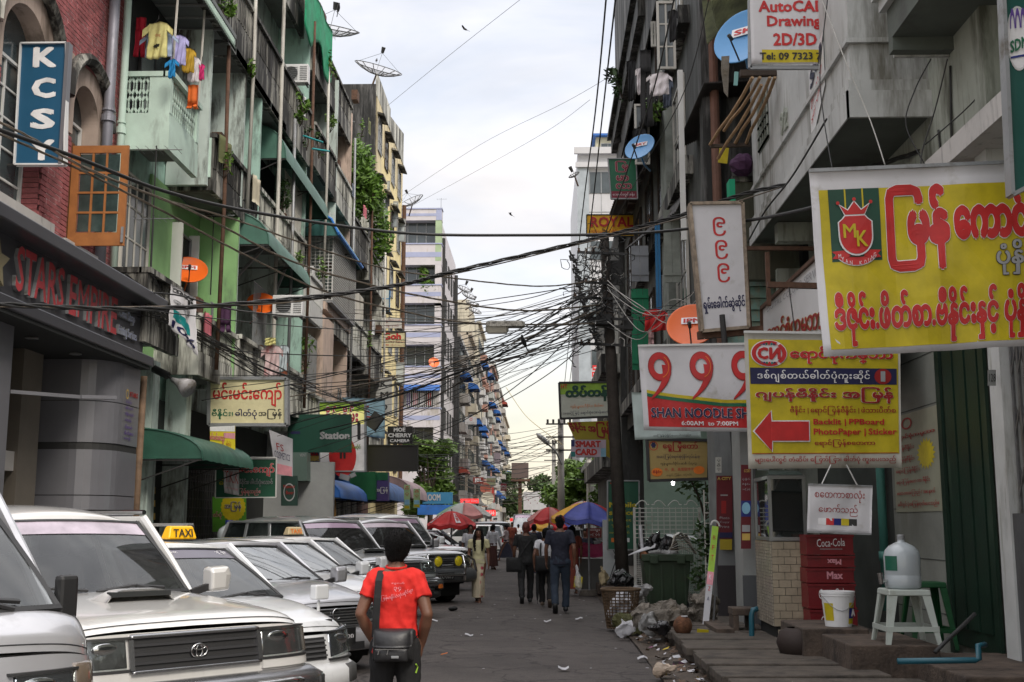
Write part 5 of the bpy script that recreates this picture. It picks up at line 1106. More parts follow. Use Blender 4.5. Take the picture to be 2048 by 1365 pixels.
board('house_number','small plate with number 128 on the gate pillar',(1976,740,1992,772),11.53,F('plate',(.25,.26,.25)),[('128',.1,.25,.9,.75,'black')],thick=.008,cat='number plate')
# ================================================================ SIGNS, left side
board('burmese_sign','cream signboard with red Burmese name over green and navy words',(418,757,573,850),24.9,F('cream',(.66,.60,.36)),[('မင်းမင်းကျော်',.05,.09,.94,.62,'red',dict(bold=.03,k=1)),('ဗီနိုင်း၊',.035,.66,.31,.88,'green',dict(bold=.02,k=1)),('ဓါတ်ပုံ',.34,.66,.62,.88,'navy',dict(bold=.02,k=1)),('အမြန်',.64,.66,.94,.88,'black',dict(bold=.02,k=1))],thick=.22,frame=greym,fw=.07)
board('small_banner','yellow and white small banner just below the cream signboard',((420,854),(470,852),(470,905),(420,893)),24.6,F('yellowb',(.62,.5,.02)),[('မင်းမင်းကျော်',.0,.3,.6,.78,'red',dict(bold=.03,out='white',k=2)),('ဓါတ်ပုံ',.65,.6,.85,.9,'dred')],[(.0,.0,1,.22,'white',1),(.55,.28,1,.5,'pink',1)],thick=.02)
board('cosmetics_sign','white sign with a woman logo and cosmetics lettering tilting by the cream sign',((538,860),(584,878),(584,953),(552,948)),30,F('whitish',(.5,.5,.54)),[('FS',.25,.25,.6,.42,'dred',dict(k=1)),('COSMETICS',.1,.45,.9,.62,'navy',dict(k=1))],[(0,.75,1,1,'pink',1)],thick=.1)
board('green_sign','dark green sign with red Burmese name below the green awning',((432,916),(553,916),(552,995),(431,996)),26.2,F('signgreen',(.01,.075,.04)),[('မင်းမင်းကျော်',.12,.14,.97,.48,'red',dict(bold=.03,out='white',k=1)),('ဗီနိုင်း၊ ဓါတ်ပုံဘောင်',.38,.53,.94,.72,'black',dict(bold=.02,out='white',k=1)),('အမြန်ရသည်။',.30,.77,.74,.95,'dred',dict(bold=.02,out='white',k=1)),('ဓါ',.06,.53,.16,.68,'yellow')],[(0,-.02,1,.04,'white',1)],thick=.03,frame=whitep,fw=.02)
board('white_banner','small curled white banner reading T.K.K over the green sign',((447,930),(478,934),(478,992),(449,986)),25.5,flex,[('T.K.K',.08,.2,.95,.6,'red',dict(k=1)),('printing',.1,.75,.9,.85,'pink')],rip=.03,thick=.004)
def star(s):s.disc(.62,.3,.38,.42,'yellow',1,n=44,star=.09)
board('green_poster','bright green poster with yellow starburst below the green sign',(425,994,492,1064),27.2,F('lime',(.08,.26,.02)),[('အမြန်',.36,.14,.86,.42,'navy',dict(bold=.02,out='white',k=2)),('တ်ပုံ',.02,.42,.28,.64,'dred',dict(bold=.02,out='white',k=2))],thick=.03,fn=star)
board('station_sign','wide dark green sign with the white word Station',(575,829,702,905),33,F('station',(.006,.055,.035)),[('Station',.51,.46,.98,.66,'grey',dict(bold=.06,k=1))],[(.05,.45,.2,.52,'navy',1)],thick=.15)
def film(s):
 s.rect(0,.0,1,.14,'lime',1);s.disc(.5,.78,.30,.30,'red',2,n=30);s.rect(.28,.98,.72,1,'red',2);s.rect(.44,.62,.49,.82,'black',4);s.rect(.52,.62,.57,.82,'black',4);s.rect(.83,.3,.9,.55,'black',3)
board('lit_sign','yellow backlit sign with red Burmese letters and a red apple-shaped picture',((638,804),(730,803),(731,943),(640,943)),34.2,M('lit_yellow',(.72,.68,.25),rough=.5,var=.1,emit=.35),[('စိမ်းစိမ်း',.12,.07,.85,.30,'red',dict(bold=.03,out='white',k=3,ob=.05)),('မိတ်ကပ်ပစ္စည်းရောင်းဆိုင်',.05,.62,.9,.70,'lime',dict(out='black',k=4))],[(.0,.33,1,.999,'white',1)],thick=.2,frame=greym,fw=.04,fn=film)
board('sky_banner','pale blue banner slanting behind the yellow backlit sign',((684,795),(770,798),(770,878),(712,870)),38,F('skyb',(.28,.45,.55)),[('E',.45,.2,.6,.5,'dred',dict(k=1)),('sweety',.4,.6,.85,.75,'grey')],rip=.04,thick=.01)
board('black_sign','blank black sign box between the backlit sign and the tree',(733,891,835,942),36,F('blacks',(.015,.013,.013)),thick=.2,frame=dgreym)
board('camera_sign','black sign with white letters MOE CHERRY CAMERA',(775,853,825,888),37,F('blacks',(.015,.013,.013)),[('MOE',.25,.08,.72,.32,'white',dict(bold=.06,fk='i',k=1)),('CHERRY',.02,.40,.97,.64,'white',dict(bold=.06,fk='i',k=1)),('CAMERA',.1,.74,.9,.92,'white',dict(bold=.05,fk='i',k=1))],thick=.1)
board('white_sign','narrow white sign with vertical letters KMD on the yellow block',((751,756),(783,754),(783,830),(752,833)),50,F('dw',(.46,.46,.43)),[('K',.3,.08,.75,.25,'black',dict(bold=.03,k=1)),('M',.3,.38,.8,.55,'black',dict(bold=.03,k=1)),('D',.3,.7,.75,.87,'black',dict(bold=.03,k=1))],thick=.2)
board('salon_sign','cream sign with red Goh Beauty Salon lettering on the yellow block',(762,664,811,695),54,F('cream',(.66,.60,.36)),[('Goh',.1,.08,.82,.52,'red',dict(bold=.05,k=1,skew=-.03)),('Beauty Salon',.1,.58,.95,.74,'dred',dict(k=1)),('တိုက်အောက်',.4,.8,.95,.93,'dred')],[(.08,.83,.33,.87,'red',1)],thick=.15,frame=woodd)
board('white_sign','small white Burmese sign directly above the Goh sign',(763,636,803,657),54,F('dw2',(.55,.53,.48)),[('ရွှေအိပ်သစ်',.1,.12,.95,.45,'dred',dict(k=1)),('အမျှ - ၃ ထပ်',.15,.6,.85,.9,'dred',dict(k=1))],thick=.1)
board('purple_panel','green box sign with a purple lower half below the black sign',(752,945,776,1002),40,F('purp',(.08,.05,.22)),[('အမြန်',.0,.52,1,.75,'white',dict(bold=.04,k=2))],[(0,0,1,.28,'green',1)],thick=.4)
board('green_wall_panel','big plain green sign panel behind the blue awning',(700,944,751,1000),39.6,F('grn2',(.01,.14,.05)),thick=.3)
for k,q in enumerate(((808,970,820,1020),(827,978,840,1016))):board('strip_banner',('left' if k==0 else 'right')+' of two narrow green and white posters hanging by the blue tarpaulin',q,47+k,F('strip',(.35,.5,.25)),[('ဗီ',.2,.05,.8,.2,'red'),('ပုံ',.2,.3,.8,.45,'red')],[(.1,.6,.9,.8,'sky',1),(.1,.85,.9,.95,'yellow',1)],thick=.02,group=None)
board('blue_shop_sign','blue shop sign with white lettering ROOM past the tree',(845,985,905,1008),70,F('roomb',(.03,.16,.30)),[('ROOM',.08,.15,.6,.75,'grey',dict(bold=.05,fk='i',k=1))],thick=.3)
board('blue_fascia','ribbed blue fascia below the ROOM sign',(835,1010,905,1030),69,awnb,thick=.2)
board('led_sign','glowing red LED sign reading Color King over the umbrellas',(921,998,957,1007),75,M('led_red',(.85,.03,.03),var=0,bump=0,emit=.6),[('Color King',.05,.18,.95,.85,'pink',dict(bold=.05,k=1))],thick=.2)
board('led_sign','smaller glowing red LED sign lower right of Color King',(969,1021,991,1032),85,M('led_red',(.85,.03,.03),var=0,bump=0,emit=.6),[('အမြန်',.1,.15,.9,.85,'white',dict(k=1,bold=.04))],thick=.2)
board('led_sign','farthest tiny glowing red LED sign above the street crowd',(1020,1037,1030,1043),110,M('led_red',(.85,.03,.03),var=0,bump=0,emit=.6),thick=.2)
board('jbl_sign','dark red JBL sign far down the left row',(946,955,967,968),105,F('jbl',(.22,.03,.02)),[('JBL',.12,.15,.9,.85,'white',dict(bold=.05,fk='i',k=1))],thick=.4)
board('far_sign','yellowish sign right of the JBL sign',(973,953,991,972),115,F('fs1',(.5,.52,.3)),[('SKY BLUE',.1,.4,.9,.6,'red')],[(0,0,1,.2,'white',1)],thick=.4)
board('far_sign','maroon sign in the far left row',(1001,967,1013,982),125,F('fs2',(.2,.02,.03)),[('HTC',.15,.3,.85,.6,'white')],thick=.4)
board('far_sign','white sign with red ring emblem on the left row above street',(930,834,953,849),105,F('fs3',(.5,.5,.5)),[('ရုံးခန်း',.1,.65,.9,.9,'grey')],thick=.4,fn=lambda s:s.ring(.52,.33,.12,.2,.3,'red',1))
board('far_sign','white and pink vertical sign in the far left row',(988,906,1001,928),118,F('fs4',(.55,.45,.48)),thick=.4)
board('far_sign','white sign with letter m near the far umbrellas',(984,1034,997,1042),90,F('fs3',(.5,.5,.5)),[('om',.2,.2,.8,.8,'black',dict(bold=.05))],thick=.3)
board('big_billboard','brown back of a large billboard on a post at the end of the street',(1023,926,1057,957),190,F('brownb',(.11,.08,.07)),thick=1)
one('billboard_post',MB().beam(HY(1040,958,191),HY(1040,1040,191),.6).box(HY(1022,960,190).x,HY(1060,960,190).x,189,192,HY(1022,963,190).z,HY(1022,959,190).z),rustm,'single post carrying the brown billboard at the end of the street','post')
def holes(s):
 for k in range(9):s.rect(.1+.1*k,.3+.3*(k%3)/2,.13+.1*k,.36+.3*(k%3)/2,'maroon',1)
board('white_billboard','large white sheet billboard closing the far end of the street',(1047,984,1092,1020),150,F('wsheet',(.55,.55,.56)),thick=.5,fn=holes)
od=M('orange_dish',(.80,.14,.015),rough=.35,var=.05,bump=0)
bd=M('blue_dish',(.09,.30,.60),rough=.35,var=.08,bump=0)
dish('orange_dish','orange satellite dish on the pole in front of the green wall',HY(378,539,24.6),.40,(.35,-1,.75),od,'IPM',mount=(-.5,.9,-.5))
dish('orange_dish','orange satellite dish beside the white air conditioner',HY(523,606,28.4),.36,(.3,-1,.75),od,'IPM',mount=(-.45,.7,-.4))
dish('orange_dish','big orange satellite dish behind the white light box',HY(1384,649,19),.42,(-.25,-1,.55),od,'IPM',mount=(.3,.8,-.4))
dish('orange_dish','tiny far orange dish on the white striped building',HY(868,725,85),.40,(.2,-1,.4),od,mount=(-.5,3,-.2))
dish('blue_dish','blue satellite dish leaning out over the street beside the dark eaves',HY(1279,293,24),.34,(-.6,-1,.55),bd,'SKY',mount=(.3,.8,-.3))
dish('blue_dish','large blue satellite dish partly behind the AutoCAD sign',HY(1484,72,18.5),.52,(-.75,-1,.35),bd,'SK',mount=(.3,.8,-.3))
dish('blue_dish','blue satellite dish on the roof edge above the air conditioner',HY(662,200,44),.50,(.8,-.7,.9),bd,mount=(-.2,.8,-1.2))
dish('blue_dish','blue dish seen edge-on near the green netting',HY(611,53,36),.40,(1,-.35,1.0),bd,mount=(-.2,.8,-.8))
mesh_dish('largest mesh dish high on the roof mast on the left',HY(664,55,40),1.02,(.25,-.5,1),HY(656,148,44))
mesh_dish('mesh dish tilted on the black roof, right of the largest one',HY(757,136,52),1.15,(.35,-.5,1.0),HY(745,170,56))
mesh_dish('small mesh dish above the white striped building',HY(822,402,80),.95,(-.5,-.6,1),HY(818,432,82))
for k,(px,py)in enumerate(((928,578),(938,592),(945,608),(950,622))):mesh_dish(('first','second','third','fourth')[k]+' from the top of the four stacked far mesh dishes',HY(px,py,125+4*k),.85,(.5,-.5,1),HY(px-14,py+12,126+4*k),s=1.6)
mesh_dish('small dark mesh dish left of the grey tower',HY(1148,350,85),.45,(-.6,-.6,1),HY(1156,372,90),s=1.5)
dish('white_dish','cream round dish among the far signs',HY(975,997,100),.55,(.1,-1,.2),M('cream_dish',(.5,.47,.38)),mount=(-.3,1,-.6))
dish('orange_dish','faded orange dish among the far signs below JBL',HY(971,977,108),.5,(.1,-1,.3),M('faded_orange',(.5,.13,.08)),mount=(-.3,1,-.6))

# ================================================================ VEHICLES
def paint(name,c,metal=.0,rough=.28):return M(name,c,rough=rough,metal=metal,var=.06,sc=3,bump=0,coat=1,dirt=.2,dirtc=[q*.72 for q in c])
p_silver=paint('silver_paint',(.46,.46,.48),.45);p_pearl=paint('pearl_white',(.60,.59,.57),.1);p_white=paint('white_car_paint',(.66,.67,.68));p_grey=paint('grey_silver_paint',(.36,.37,.38),.5);p_dark=paint('dark_car_paint',(.03,.03,.035))
glassmat('windscreen',(.62,.66,.66),.7,body=(.10,.11,.11),r0=.24);glassmat('windscreen_dark',(.5,.53,.53),.8,body=(.07,.07,.07),gc=.9,r0=.07);glassmat('side_glass',(.2,.22,.22),.45);glassmat('lamp_glass',(.9,.92,.92),.95,body=(.3,.3,.3),r0=.05)
wsg=MATS['windscreen'];sdg=MATS['side_glass']
tint=M('tint_band',(.30,.22,.30),rough=.08,var=.1,bump=0,spec=.8)
rub=M('tyre_rubber',(.016,.016,.016),rough=.85,var=.2,bump=.1);rimm=M('rim_metal',(.35,.35,.36),rough=.35,metal=.8,var=.1,bump=0)
blkp=M('black_plastic',(.02,.02,.021),rough=.5,var=.1,bump=0);chrm=M('chrome',(.6,.6,.6),rough=.12,metal=1,var=.05,bump=0);dchrm=M('dull_chrome',(.30,.30,.31),rough=.25,metal=.9,var=.1,bump=0)
seatm=M('car_seat',(.07,.07,.07),rough=.9)
lens=M('headlamp_lens',(.22,.225,.23),rough=.16,metal=.95,var=.8,sc=7,bump=1,bsc=7,obj=True);lensd=M('headlamp_dark',(.07,.08,.10),rough=.15,metal=.8,var=.5,sc=7,bump=.1,obj=True,coat=1)
amber=M('amber_lens',(.5,.12,.01),rough=.2,var=.1,bump=0,coat=1);ambd=M('indicator_lens_dull',(.13,.10,.075),rough=.2,var=.2,bump=0,coat=1);redl=M('tail_lens',(.4,.01,.01),rough=.2,var=.1,bump=0,coat=1);yelf=M('yellow_fog_lens',(.62,.5,.02),rough=.15,var=.35,sc=20,bump=0,obj=True,coat=1)
TYPES={'suv':dict(rc=.085,L=4.6,W=1.79,H=1.80,hf=1.05,hc=1.15,xc=.78,x0=.18,x1=-2.05,xb=-2.25,belt=1.14,cr=.34,n=5.0,sill=.42,wr=.37,fa=1.42,ra=-1.28,crown=.022),'wagon':dict(L=4.2,W=1.69,H=1.50,hf=.80,hc=1.00,xc=1.02,x0=.28,x1=-1.85,xb=-2.05,belt=.97,cr=.52,n=3.3,sill=.24,wr=.30,fa=1.32,ra=-1.2,crown=.03),'sedan':dict(L=4.4,W=1.70,H=1.46,hf=.78,hc=.98,xc=.95,x0=.15,x1=-1.1,xb=-1.75,belt=.95,cr=.58,n=3.0,sill=.22,wr=.31,fa=1.38,ra=-1.25,crown=.035),'van':dict(L=4.2,W=1.68,H=1.92,hf=1.13,hc=1.26,xc=1.72,x0=.95,x1=-1.95,xb=-2.05,belt=1.12,cr=.38,n=3.8,sill=.3,wr=.31,fa=1.35,ra=-1.2,crown=.02)}
def car(label,kind,paintm,loc,rz,spec=(),fn=None,name='parked_car',group='cars parked at an angle along the left kerb',cat='car'):
 q=dict(TYPES[kind]);q.update(spec);r=empty(name,label,cat,loc,rz,group);A=lambda k:q[k]
 xn,w,cr,n=q['L']/2,q['W']/2,q['cr'],q['n'];rear=-q['L']/2
 def S(a):return(math.copysign(abs(math.sin(a))**(2/n),math.sin(a)),abs(math.cos(a))**(2/n))
 rk=q.get('rake',.10);zlo,zhf=q['sill']+.06,q['hf']
 def F(a,z,out=0):
  s,c=S(a);t=max(0,(z-zlo)/(zhf-zlo));return Vector(((xn-cr)+(cr+out)*c-rk*t*t,(w+out*.8)*s,z))
 def am(a):return math.copysign(math.asin(min(1,(abs(a)/90))**(n/2)),a)
 def wrap(a0,a1,z0,z1,o0,o1,m=12,rnd=.0,zs=None):
  """closed strip along the nose between angles a0,a1 (degrees); o0 inner, o1 outer offset"""
  rings=[]
  for i in range(m+1):
   t=i/m;a=am(a0+(a1-a0)*t);b0,b1=(z0,z1)if zs is None else(z0+(zs[0]-z0)*t,z1+(zs[1]-z1)*t);d=(b1-b0)*rnd
   if rnd:rings.append([F(a,b0,o0),F(a,b0,o1-.5*(o1-o0)),F(a,b0+d,o1),F(a,b1-d,o1),F(a,b1,o1-.5*(o1-o0)),F(a,b1,o0)])
   else:rings.append([F(a,b0,o0),F(a,b0,o1),F(a,b1,o1),F(a,b1,o0)])
  return MB().loft(rings)
 W_=lambda nm,mt_,*a,par=None,lb=None,**k:part(nm,wrap(*a,**k),mt_,par or r,local=True,smooth=bool(k.get('rnd')),label=lb)
 hc,hf,xc=q['hc'],q['hf'],q['xc']
 def hz(s):return hc+(hf-hc)*(s**1.7)
 def hood(u,v,up=0):
  a=R(-90+180*v);s_,c_=S(a);xf=F(a,hf).x;s=u;t=s_
  edge=.055*abs(t)**7;roll=.05*max(0,(s-.86)/.14)**2
  return Vector((xc+(xf-xc)*s,t*(w-.035*(1-s)),hz(s)+q['crown']*(1-t*t)-edge-roll+up))
 body=MB().sheet(hood,22,36)
 body.sheet(lambda u,v:F(R(-90+180*v),zlo+(hf-.055-zlo)*u if u<1 else hf-.05-.055*abs(S(R(-90+180*v))[0])**7),8,36)
 def arch(x):
  z=q['sill']
  for ax in(q['fa'],q['ra']):
   d=abs(x-ax);rr=q['wr']+.075
   if d<rr:z=max(z,q['wr']+math.sqrt(rr*rr-d*d))
  return z
 def top(x):
  if x>xc:return hz((x-xc)/max(.01,F(R(90),hf).x-xc))-.055
  t=(xc-x)/(xc-rear);return hc-.055+(q['belt']-hc+.0)*min(1,t*2.2)
 xs=[rear+.12+(xn-cr-rk-rear-.12)*i/70 for i in range(71)]
 for sg in(-1,1):
  def side(u,v):
   x=xs[int(round(u*70))];z0,z1=arch(x),top(x);z=z0+(z1-z0)*v;xx=x
   if u==1:xx=F(R(90),z).x
   y=w-.045*max(0,(z-.62)/.5)**2*.4-.05*max(0,.45-z)-.012*math.exp(-((z-.66)/.02)**2)
   if x<rear+.5:y-=.10*((rear+.5-x)/.4)**2
   if v==1:y-=.0
   return(xx,sg*min(y,w),z)
  body.sheet(side,70,10)
 bk=rear+.12;wbk=w-.09
 body.box(bk-.06,bk+.02,-wbk,wbk,q['sill']+.05,q['belt']-.03)
 if kind=='sedan':
  body.sheet(lambda u,v:(bk-.02+(q['xb']+.1-bk)*u,(2*v-1)*(w-.06),q['belt']-.06+.05*math.sin(u*1.5)+.02*(1-(2*v-1)**2)),4,8)
 part('body',body,paintm,r,local=True,smooth=True)
 wb,wt=w-.075,w-.075-q.get('tumble',.17);zb=q['belt']-.06;x0,x1,xb,H=q['x0'],q['x1'],q['xb'],q['H']
 part('shoulder',MB().box(xb,xc+.03,-w+.02,w-.02,zb-.05,zb),paintm,r,local=True)
 part('cowl',MB().sheet(lambda u,v:(xc+.02-.1*u+.10*(1-(2*v-1)**2),(2*v-1)*(w-.1),hc-.005-.02*u),2,12),blkp,r,local=True)
 part('underbody',MB().box(rear+.25,xn-.25,-w+.22,w-.22,.18,q['belt']-.12).box(q['fa']-.6,q['fa']+.6,-w+.05,w-.05,q['wr']*2+.02,q['wr']*2+.08),M('underbody_black',(.008,.008,.008),rough=.95,var=0,bump=0),r,local=True)
 def roof(u,v):
  x=x0+(x1-x0)*u;t=2*v-1;return(x+.09*(1-t*t)*(1-2*u)*(1 if u<.5 else.4),t*(wt+.03),H-q.get('rc',.035)*t*t-.045*abs(t)**8-q.get('rc',.035)*abs(2*u-1)**4+(-.02 if u==1 else 0))
 part('roof',MB().shell(roof,16,18,(0,0,-.03)),paintm,r,local=True,smooth=True)
 zt=H-.04-q.get('rc',.035)
 def ws(u,v,o=0):
  t=2*v-1;bx,tx=xc+.10*(1-t*t),x0+.085*(1-t*t)+.03;return Vector((bx+(tx-bx)*u+.03*math.sin(u*math.pi)+o*.75,t*((wb-.045)*(1-u)+(wt-.03)*u),hc-.005+(H-.027-q.get('rc',.035)-hc)*u+o*.6-.02*t*t*u))
 scr=part('windscreen',MB().sheet(lambda u,v:ws(.0+.98*u,v),8,14),q.get('glass')or wsg,r,local=True,smooth=True)
 if q.get('band',1):part('sun_strip',MB().sheet(lambda u,v:ws(.80+.17*u,.015+.97*v,.006),3,14),q.get('bandm')or tint,scr,local=True,smooth=True)
 tr=MB()
 for v in(0,1):tr.tube([ws(u/8,v,.004)for u in range(9)],.014,4)
 tr.tube([ws(.975,v/10,.006)for v in range(11)],.013,4);tr.tube([ws(.0,v/10,.004)for v in range(11)],.02,4)
 part('screen_seal',tr,blkp,r,local=True)
 for sg in(-1,1):
  y=sg*(wb-.005);yt=sg*(wt+.035)
  xa=xc-.02
  part('side_glass',MB().sheet(lambda u,v:((xa+(xb+.03-xa)*u)*(1-v)+((x0+.02)+(x1-.02-x0)*u)*v,(y*(1-v)+yt*v),zb+(zt-zb)*v),6,3),sdg,r,local=True)
  pl=MB();pw=q.get('pillar',.075)
  pl.tube([(xa+.03,y*1.0,zb),(xa*.5+x0*.5+.05,(y+yt)/2+sg*.008,(zb+zt)/2),(x0+.03,yt,zt+.015)],[(pw*.55,.03)]*3,8)
  pl.beam((xa-.02,y,zb+.01),(xb,y,zb+.01),.05,.05)
  for f_ in q.get('posts',(.42,.72)):
   xq=xa+(xb-xa)*f_;xq2=x0+(x1-x0)*(f_ if f_<.9 else 1);pl.beam((xq,y*1.004,zb),((xq+xq2)/2*.4+xq2*.6,yt*1.004,zt),.07,.02,up=(0,1,0))
  pl.beam((xb+.02,y,zb),(x1-.0,yt,zt),.11,.05);pl.tube([(x0+.02,yt,zt+.01),(x1,yt,zt+.01)],.025,6)
  part('pillar',pl,paintm,r,local=True,smooth=False)
  dx=q.get('doors',(xa-.12,xa-1.15,xa-2.05));seam=MB()
  for xd in dx:seam.box(xd-.004,xd+.004,sg*(w-.03),sg*(w+.0015),q['sill']+.08,zb-.01)
  part('door_seam',seam,blkp,r,local=True)
  for xd in dx[1:]:part('door_handle',MB().box(xd+.06,xd+.22,sg*(w-.01),sg*(w+.03),zb-.16,zb-.12),q.get('handm')or blkp,r,local=True,bev=.008)
  if q.get('mirror',1):
   m_=part('mirror',MB().loft([[(xa+.02+dx_,sg*(w+.04+dy_*q.get('ms',1)-q.get('mz',0)),zb+.08+q.get('mz',0)+dz_*q.get('ms',1))for(dy_,dz_)in((0,-.03*k),(.16*k+.02,-.02*k),(.19*k+.01,.10),(.15*k+.02,.05+.12*k),(.0,.05+.11*k))]for dx_,k in((-.07,.9),(-.02,1),(.05,.95),(.08,.6))]),q.get('mirm')or paintm,r,local=True,smooth=False,bev=.02)
   part('mirror_glass',MB().box(xa-.058,xa-.052,sg*(w+.06),sg*(w+.2),zb+.09+q.get('mz',0),zb+.17+q.get('mz',0)),chrm,m_,local=True)
   part('mirror_arm',MB().beam((xa+.02,sg*(wb-.02),zb+.05),(xa+.03,sg*(w+.08),zb+.1),.05),blkp,m_,local=True)
 part('rear_glass',MB().sheet(lambda u,v:(xb-.01+(x1-.03-xb)*u,(2*v-1)*(wb*(1-u)+wt*u-.02),zb+(zt-zb)*u),2,4),sdg,r,local=True)
 for sg in(-1,1):part('tail_lamp',MB().box(bk-.075,bk+.05,sg*(w-.26),sg*(w-.07),.62,.86),redl,r,local=True,bev=.01)
 part('rear_bumper',MB().box(bk-.12,bk+.05,-w+.08,w-.08,.36,.56),q.get('bumpm')or paintm,r,local=True,bev=.03)
 for v0,v1 in((.12,.46),(.50,.86)):part('wiper',MB().tube([ws(.03,v0,.02),ws(.075,(v0+v1)/2,.035),ws(.05,v1,.02)],.013,5).tube([ws(.0,v1-.03,.02),ws(.06,(v0+v1)/2+.02,.05)],.012,5),blkp,r,local=True)
 for sg in(-1,1):part('seat',MB().ob((xc-1.35,sg*.36,belt_:=q['belt']-.1),(.14,.46,.7),(0,R(-14),0)).ob((xc-1.44,sg*.36,belt_+.44),(.10,.25,.18)),seatm,r,local=True,bev=.03)
 part('dashboard',MB().box(xc-.55,xc-.02,-w+.18,w-.18,hc-.22,hc-.03),blkp,r,local=True,bev=.04)
 part('steering_wheel',MB().tube([(xc-.62+.05*math.cos(t),-.36+.17*math.sin(t),hc+.02+.16*math.cos(t))for t in[k*math.pi/8 for k in range(17)]],.014,5),blkp,r,local=True)
 wr=q['wr'];ws0=None
 for ax in(q['fa'],q['ra']):
  for sg in(-1,1):
   Mx=Matrix.Rotation(R(-90*sg),3,'X');c=(ax,sg*(w-.115),wr)
   k_=[(wr*.60,-.10),(wr*.93,-.105),(wr,-.08),(wr*1.0,.07),(wr*.95,.10),(wr*.62,.105),(wr*.60,.09)]
   t_=part('tyre',MB().lathe(k_,c,32,Mx),rub,r,local=True,smooth=True)
   part('rim',MB().lathe([(wr*.61,.092),(wr*.56,.075),(wr*.5,.05),(wr*.2,.07),(.03,.075),(.001,.075)],c,20,Mx),rimm,t_,local=True,smooth=True)
 gp_=MB()
 for sg in(-1,1):gp_.tube([hood(u/14,.5+sg*.405,.003)for u in range(1,15)],.0035,4)
 gp_.tube([hood(.965,.5+(k/20-.5)*.81,.002)for k in range(21)],.0035,4);part('bonnet_seam',gp_,blkp,r,local=True)
 q['am']=am;q['F']=F;q['W']=W_;q['hood']=hood;q['ws']=ws;q['r']=r;q['w']=w;q['xn']=xn;q['zb']=zb;q['paint']=paintm
 if fn:fn(q)
 return r
def plate(q,txt,z=.5,out=.05,w_=.36,h=.16,y=0,dark_=True):
 c=q['F'](0,z,out);W=WM[q['r'].name]
 p=part('number_plate',MB().box(c.x-.01,c.x+.008,y-w_/2,y+w_/2,z-h/2,z+h/2),M('plate_black' if dark_ else 'plate_red',(.012,.012,.012)if dark_ else(.2,.01,.01),rough=.4,var=0,bump=0),q['r'],local=True)
 s=Sign(*[W@Vector((c.x+.009,yy,zz))for yy,zz in((y-w_/2,z+h/2),(y+w_/2,z+h/2),(y+w_/2,z-h/2),(y-w_/2,z-h/2))],gap=.002)
 s.n=(W.to_3x3()@Vector((1,0,0)));s.text(txt,.08,.2,.92,.85,'white',bold=.0,k=1)
 for(kd,col),mb in s.dec.items():part('lettering',mb,PM(col),p)
def emblem(q,z,rx,rz_,out=.03,kind='oval'):
 c=q['F'](0,z,out);mb=MB()
 def el(a,b,cy=0,cz=0,r_=.006):mb.tube([(c.x,cy+a*math.cos(t),z+cz+b*math.sin(t))for t in[k*math.pi/12 for k in range(25)]],r_,5,cap=False)
 if kind=='oval':el(rx,rz_);el(rx*.38,rz_*.92,r_=.005);el(rx*.72,rz_*.38,0,rz_*.5,.005)
 else:mb.tube([(c.x,rx*math.cos(t),z+rz_*math.sin(t))for t in[R(40)+k*R(280)/16 for k in range(17)]],.009,5)
 part('emblem',mb,chrm,q['r'],local=True,smooth=True)
def headlamp(q,a0,a1,z0,z1,mt_=None,zs=None,bez=.012):
 for sg in(-1,1):
  b=q['W']('headlight',mt_ or lens,a0*sg,a1*sg,z0,z1,-.02,.010,m=24,rnd=.1,zs=zs);q['W']('lamp_cover',MATS['lamp_glass'],a0*sg,a1*sg,z0,z1,.016,.022,m=24,zs=zs,par=b)
  am=(a0*.62+a1*.38)*sg;
  c=q['F'](q['am'](am),(z0+z1)/2,-.0);part('reflector',MB().blob(c+Vector((.002,0,(z1-z0)*.2)),(.012,.085,(z1-z0)*.22),14,8).blob(c+Vector((.002,-.01,-(z1-z0)*.24)),(.012,.06,(z1-z0)*.18),14,8),chrm,b,local=True,smooth=True)
  q['W']('bezel',blkp,(a0-3)*sg,(a1+2)*sg,z0-bez*1.3,z0-.002,-.02,.022,m=20,par=b);q['W']('bezel',blkp,(a0-3)*sg,(a1+2)*sg,z1+.002,z1+bez,-.02,.022,m=20,par=b)
def grille(q,a,z0,z1,nsl,fr=chrm,slm=blkp,out=.0,bg=blkp,ft=.02,mesh_=0):
 g=q['W']('grille',bg,-a,a,z0,z1,-.04,out+.010,m=40)
 for k in range(nsl):z=z0+(z1-z0)*(k+.7)/(nsl+.4);q['W']('slat',slm,-a,a,z-.007,z+.007,-.02,out+.020,m=40,par=g)
 if fr:
  q['W']('grille_frame',fr,-a-2,a+2,z1,z1+ft,-.02,out+.03,m=40,rnd=.25,par=g);q['W']('grille_frame',fr,-a-2,a+2,z0-ft*.8,z0,-.02,out+.028,m=40,rnd=.25,par=g)
  for sg in(-1,1):q['W']('grille_frame',fr,sg*a,sg*(a+3),z0,z1,-.02,out+.028,m=4,par=g)
 return g
def scoop(q,u0=.22,wd=.30,yo=0):
 W=q['hood'];c=W(u0,.5);x,z=c.x,c.z
 b=MB()
 def f(u,v):
  t=2*v-1;return(x+.28*u-.05,yo+t*(wd+.05*(1-u)),W(min(1,max(0,(x+.28*u-.05-q['xc'])/(q['xn']-q['xc']))),.5).z-.012+.085*(1-abs(t)**6)*min(1,u*1.5+.05))
 part('hood_scoop',b.shell(f,8,12,(0,0,-.012)),q['paint'],q['r'],local=True,smooth=True)
 zz=f(1,.5)[2];part('scoop_shade_block',MB().box(x+.17,x+.234,yo-wd*.86,yo+wd*.86,zz-.045,zz-.012),dark,q['r'],local=True)  # dark block paints the shade inside the scoop
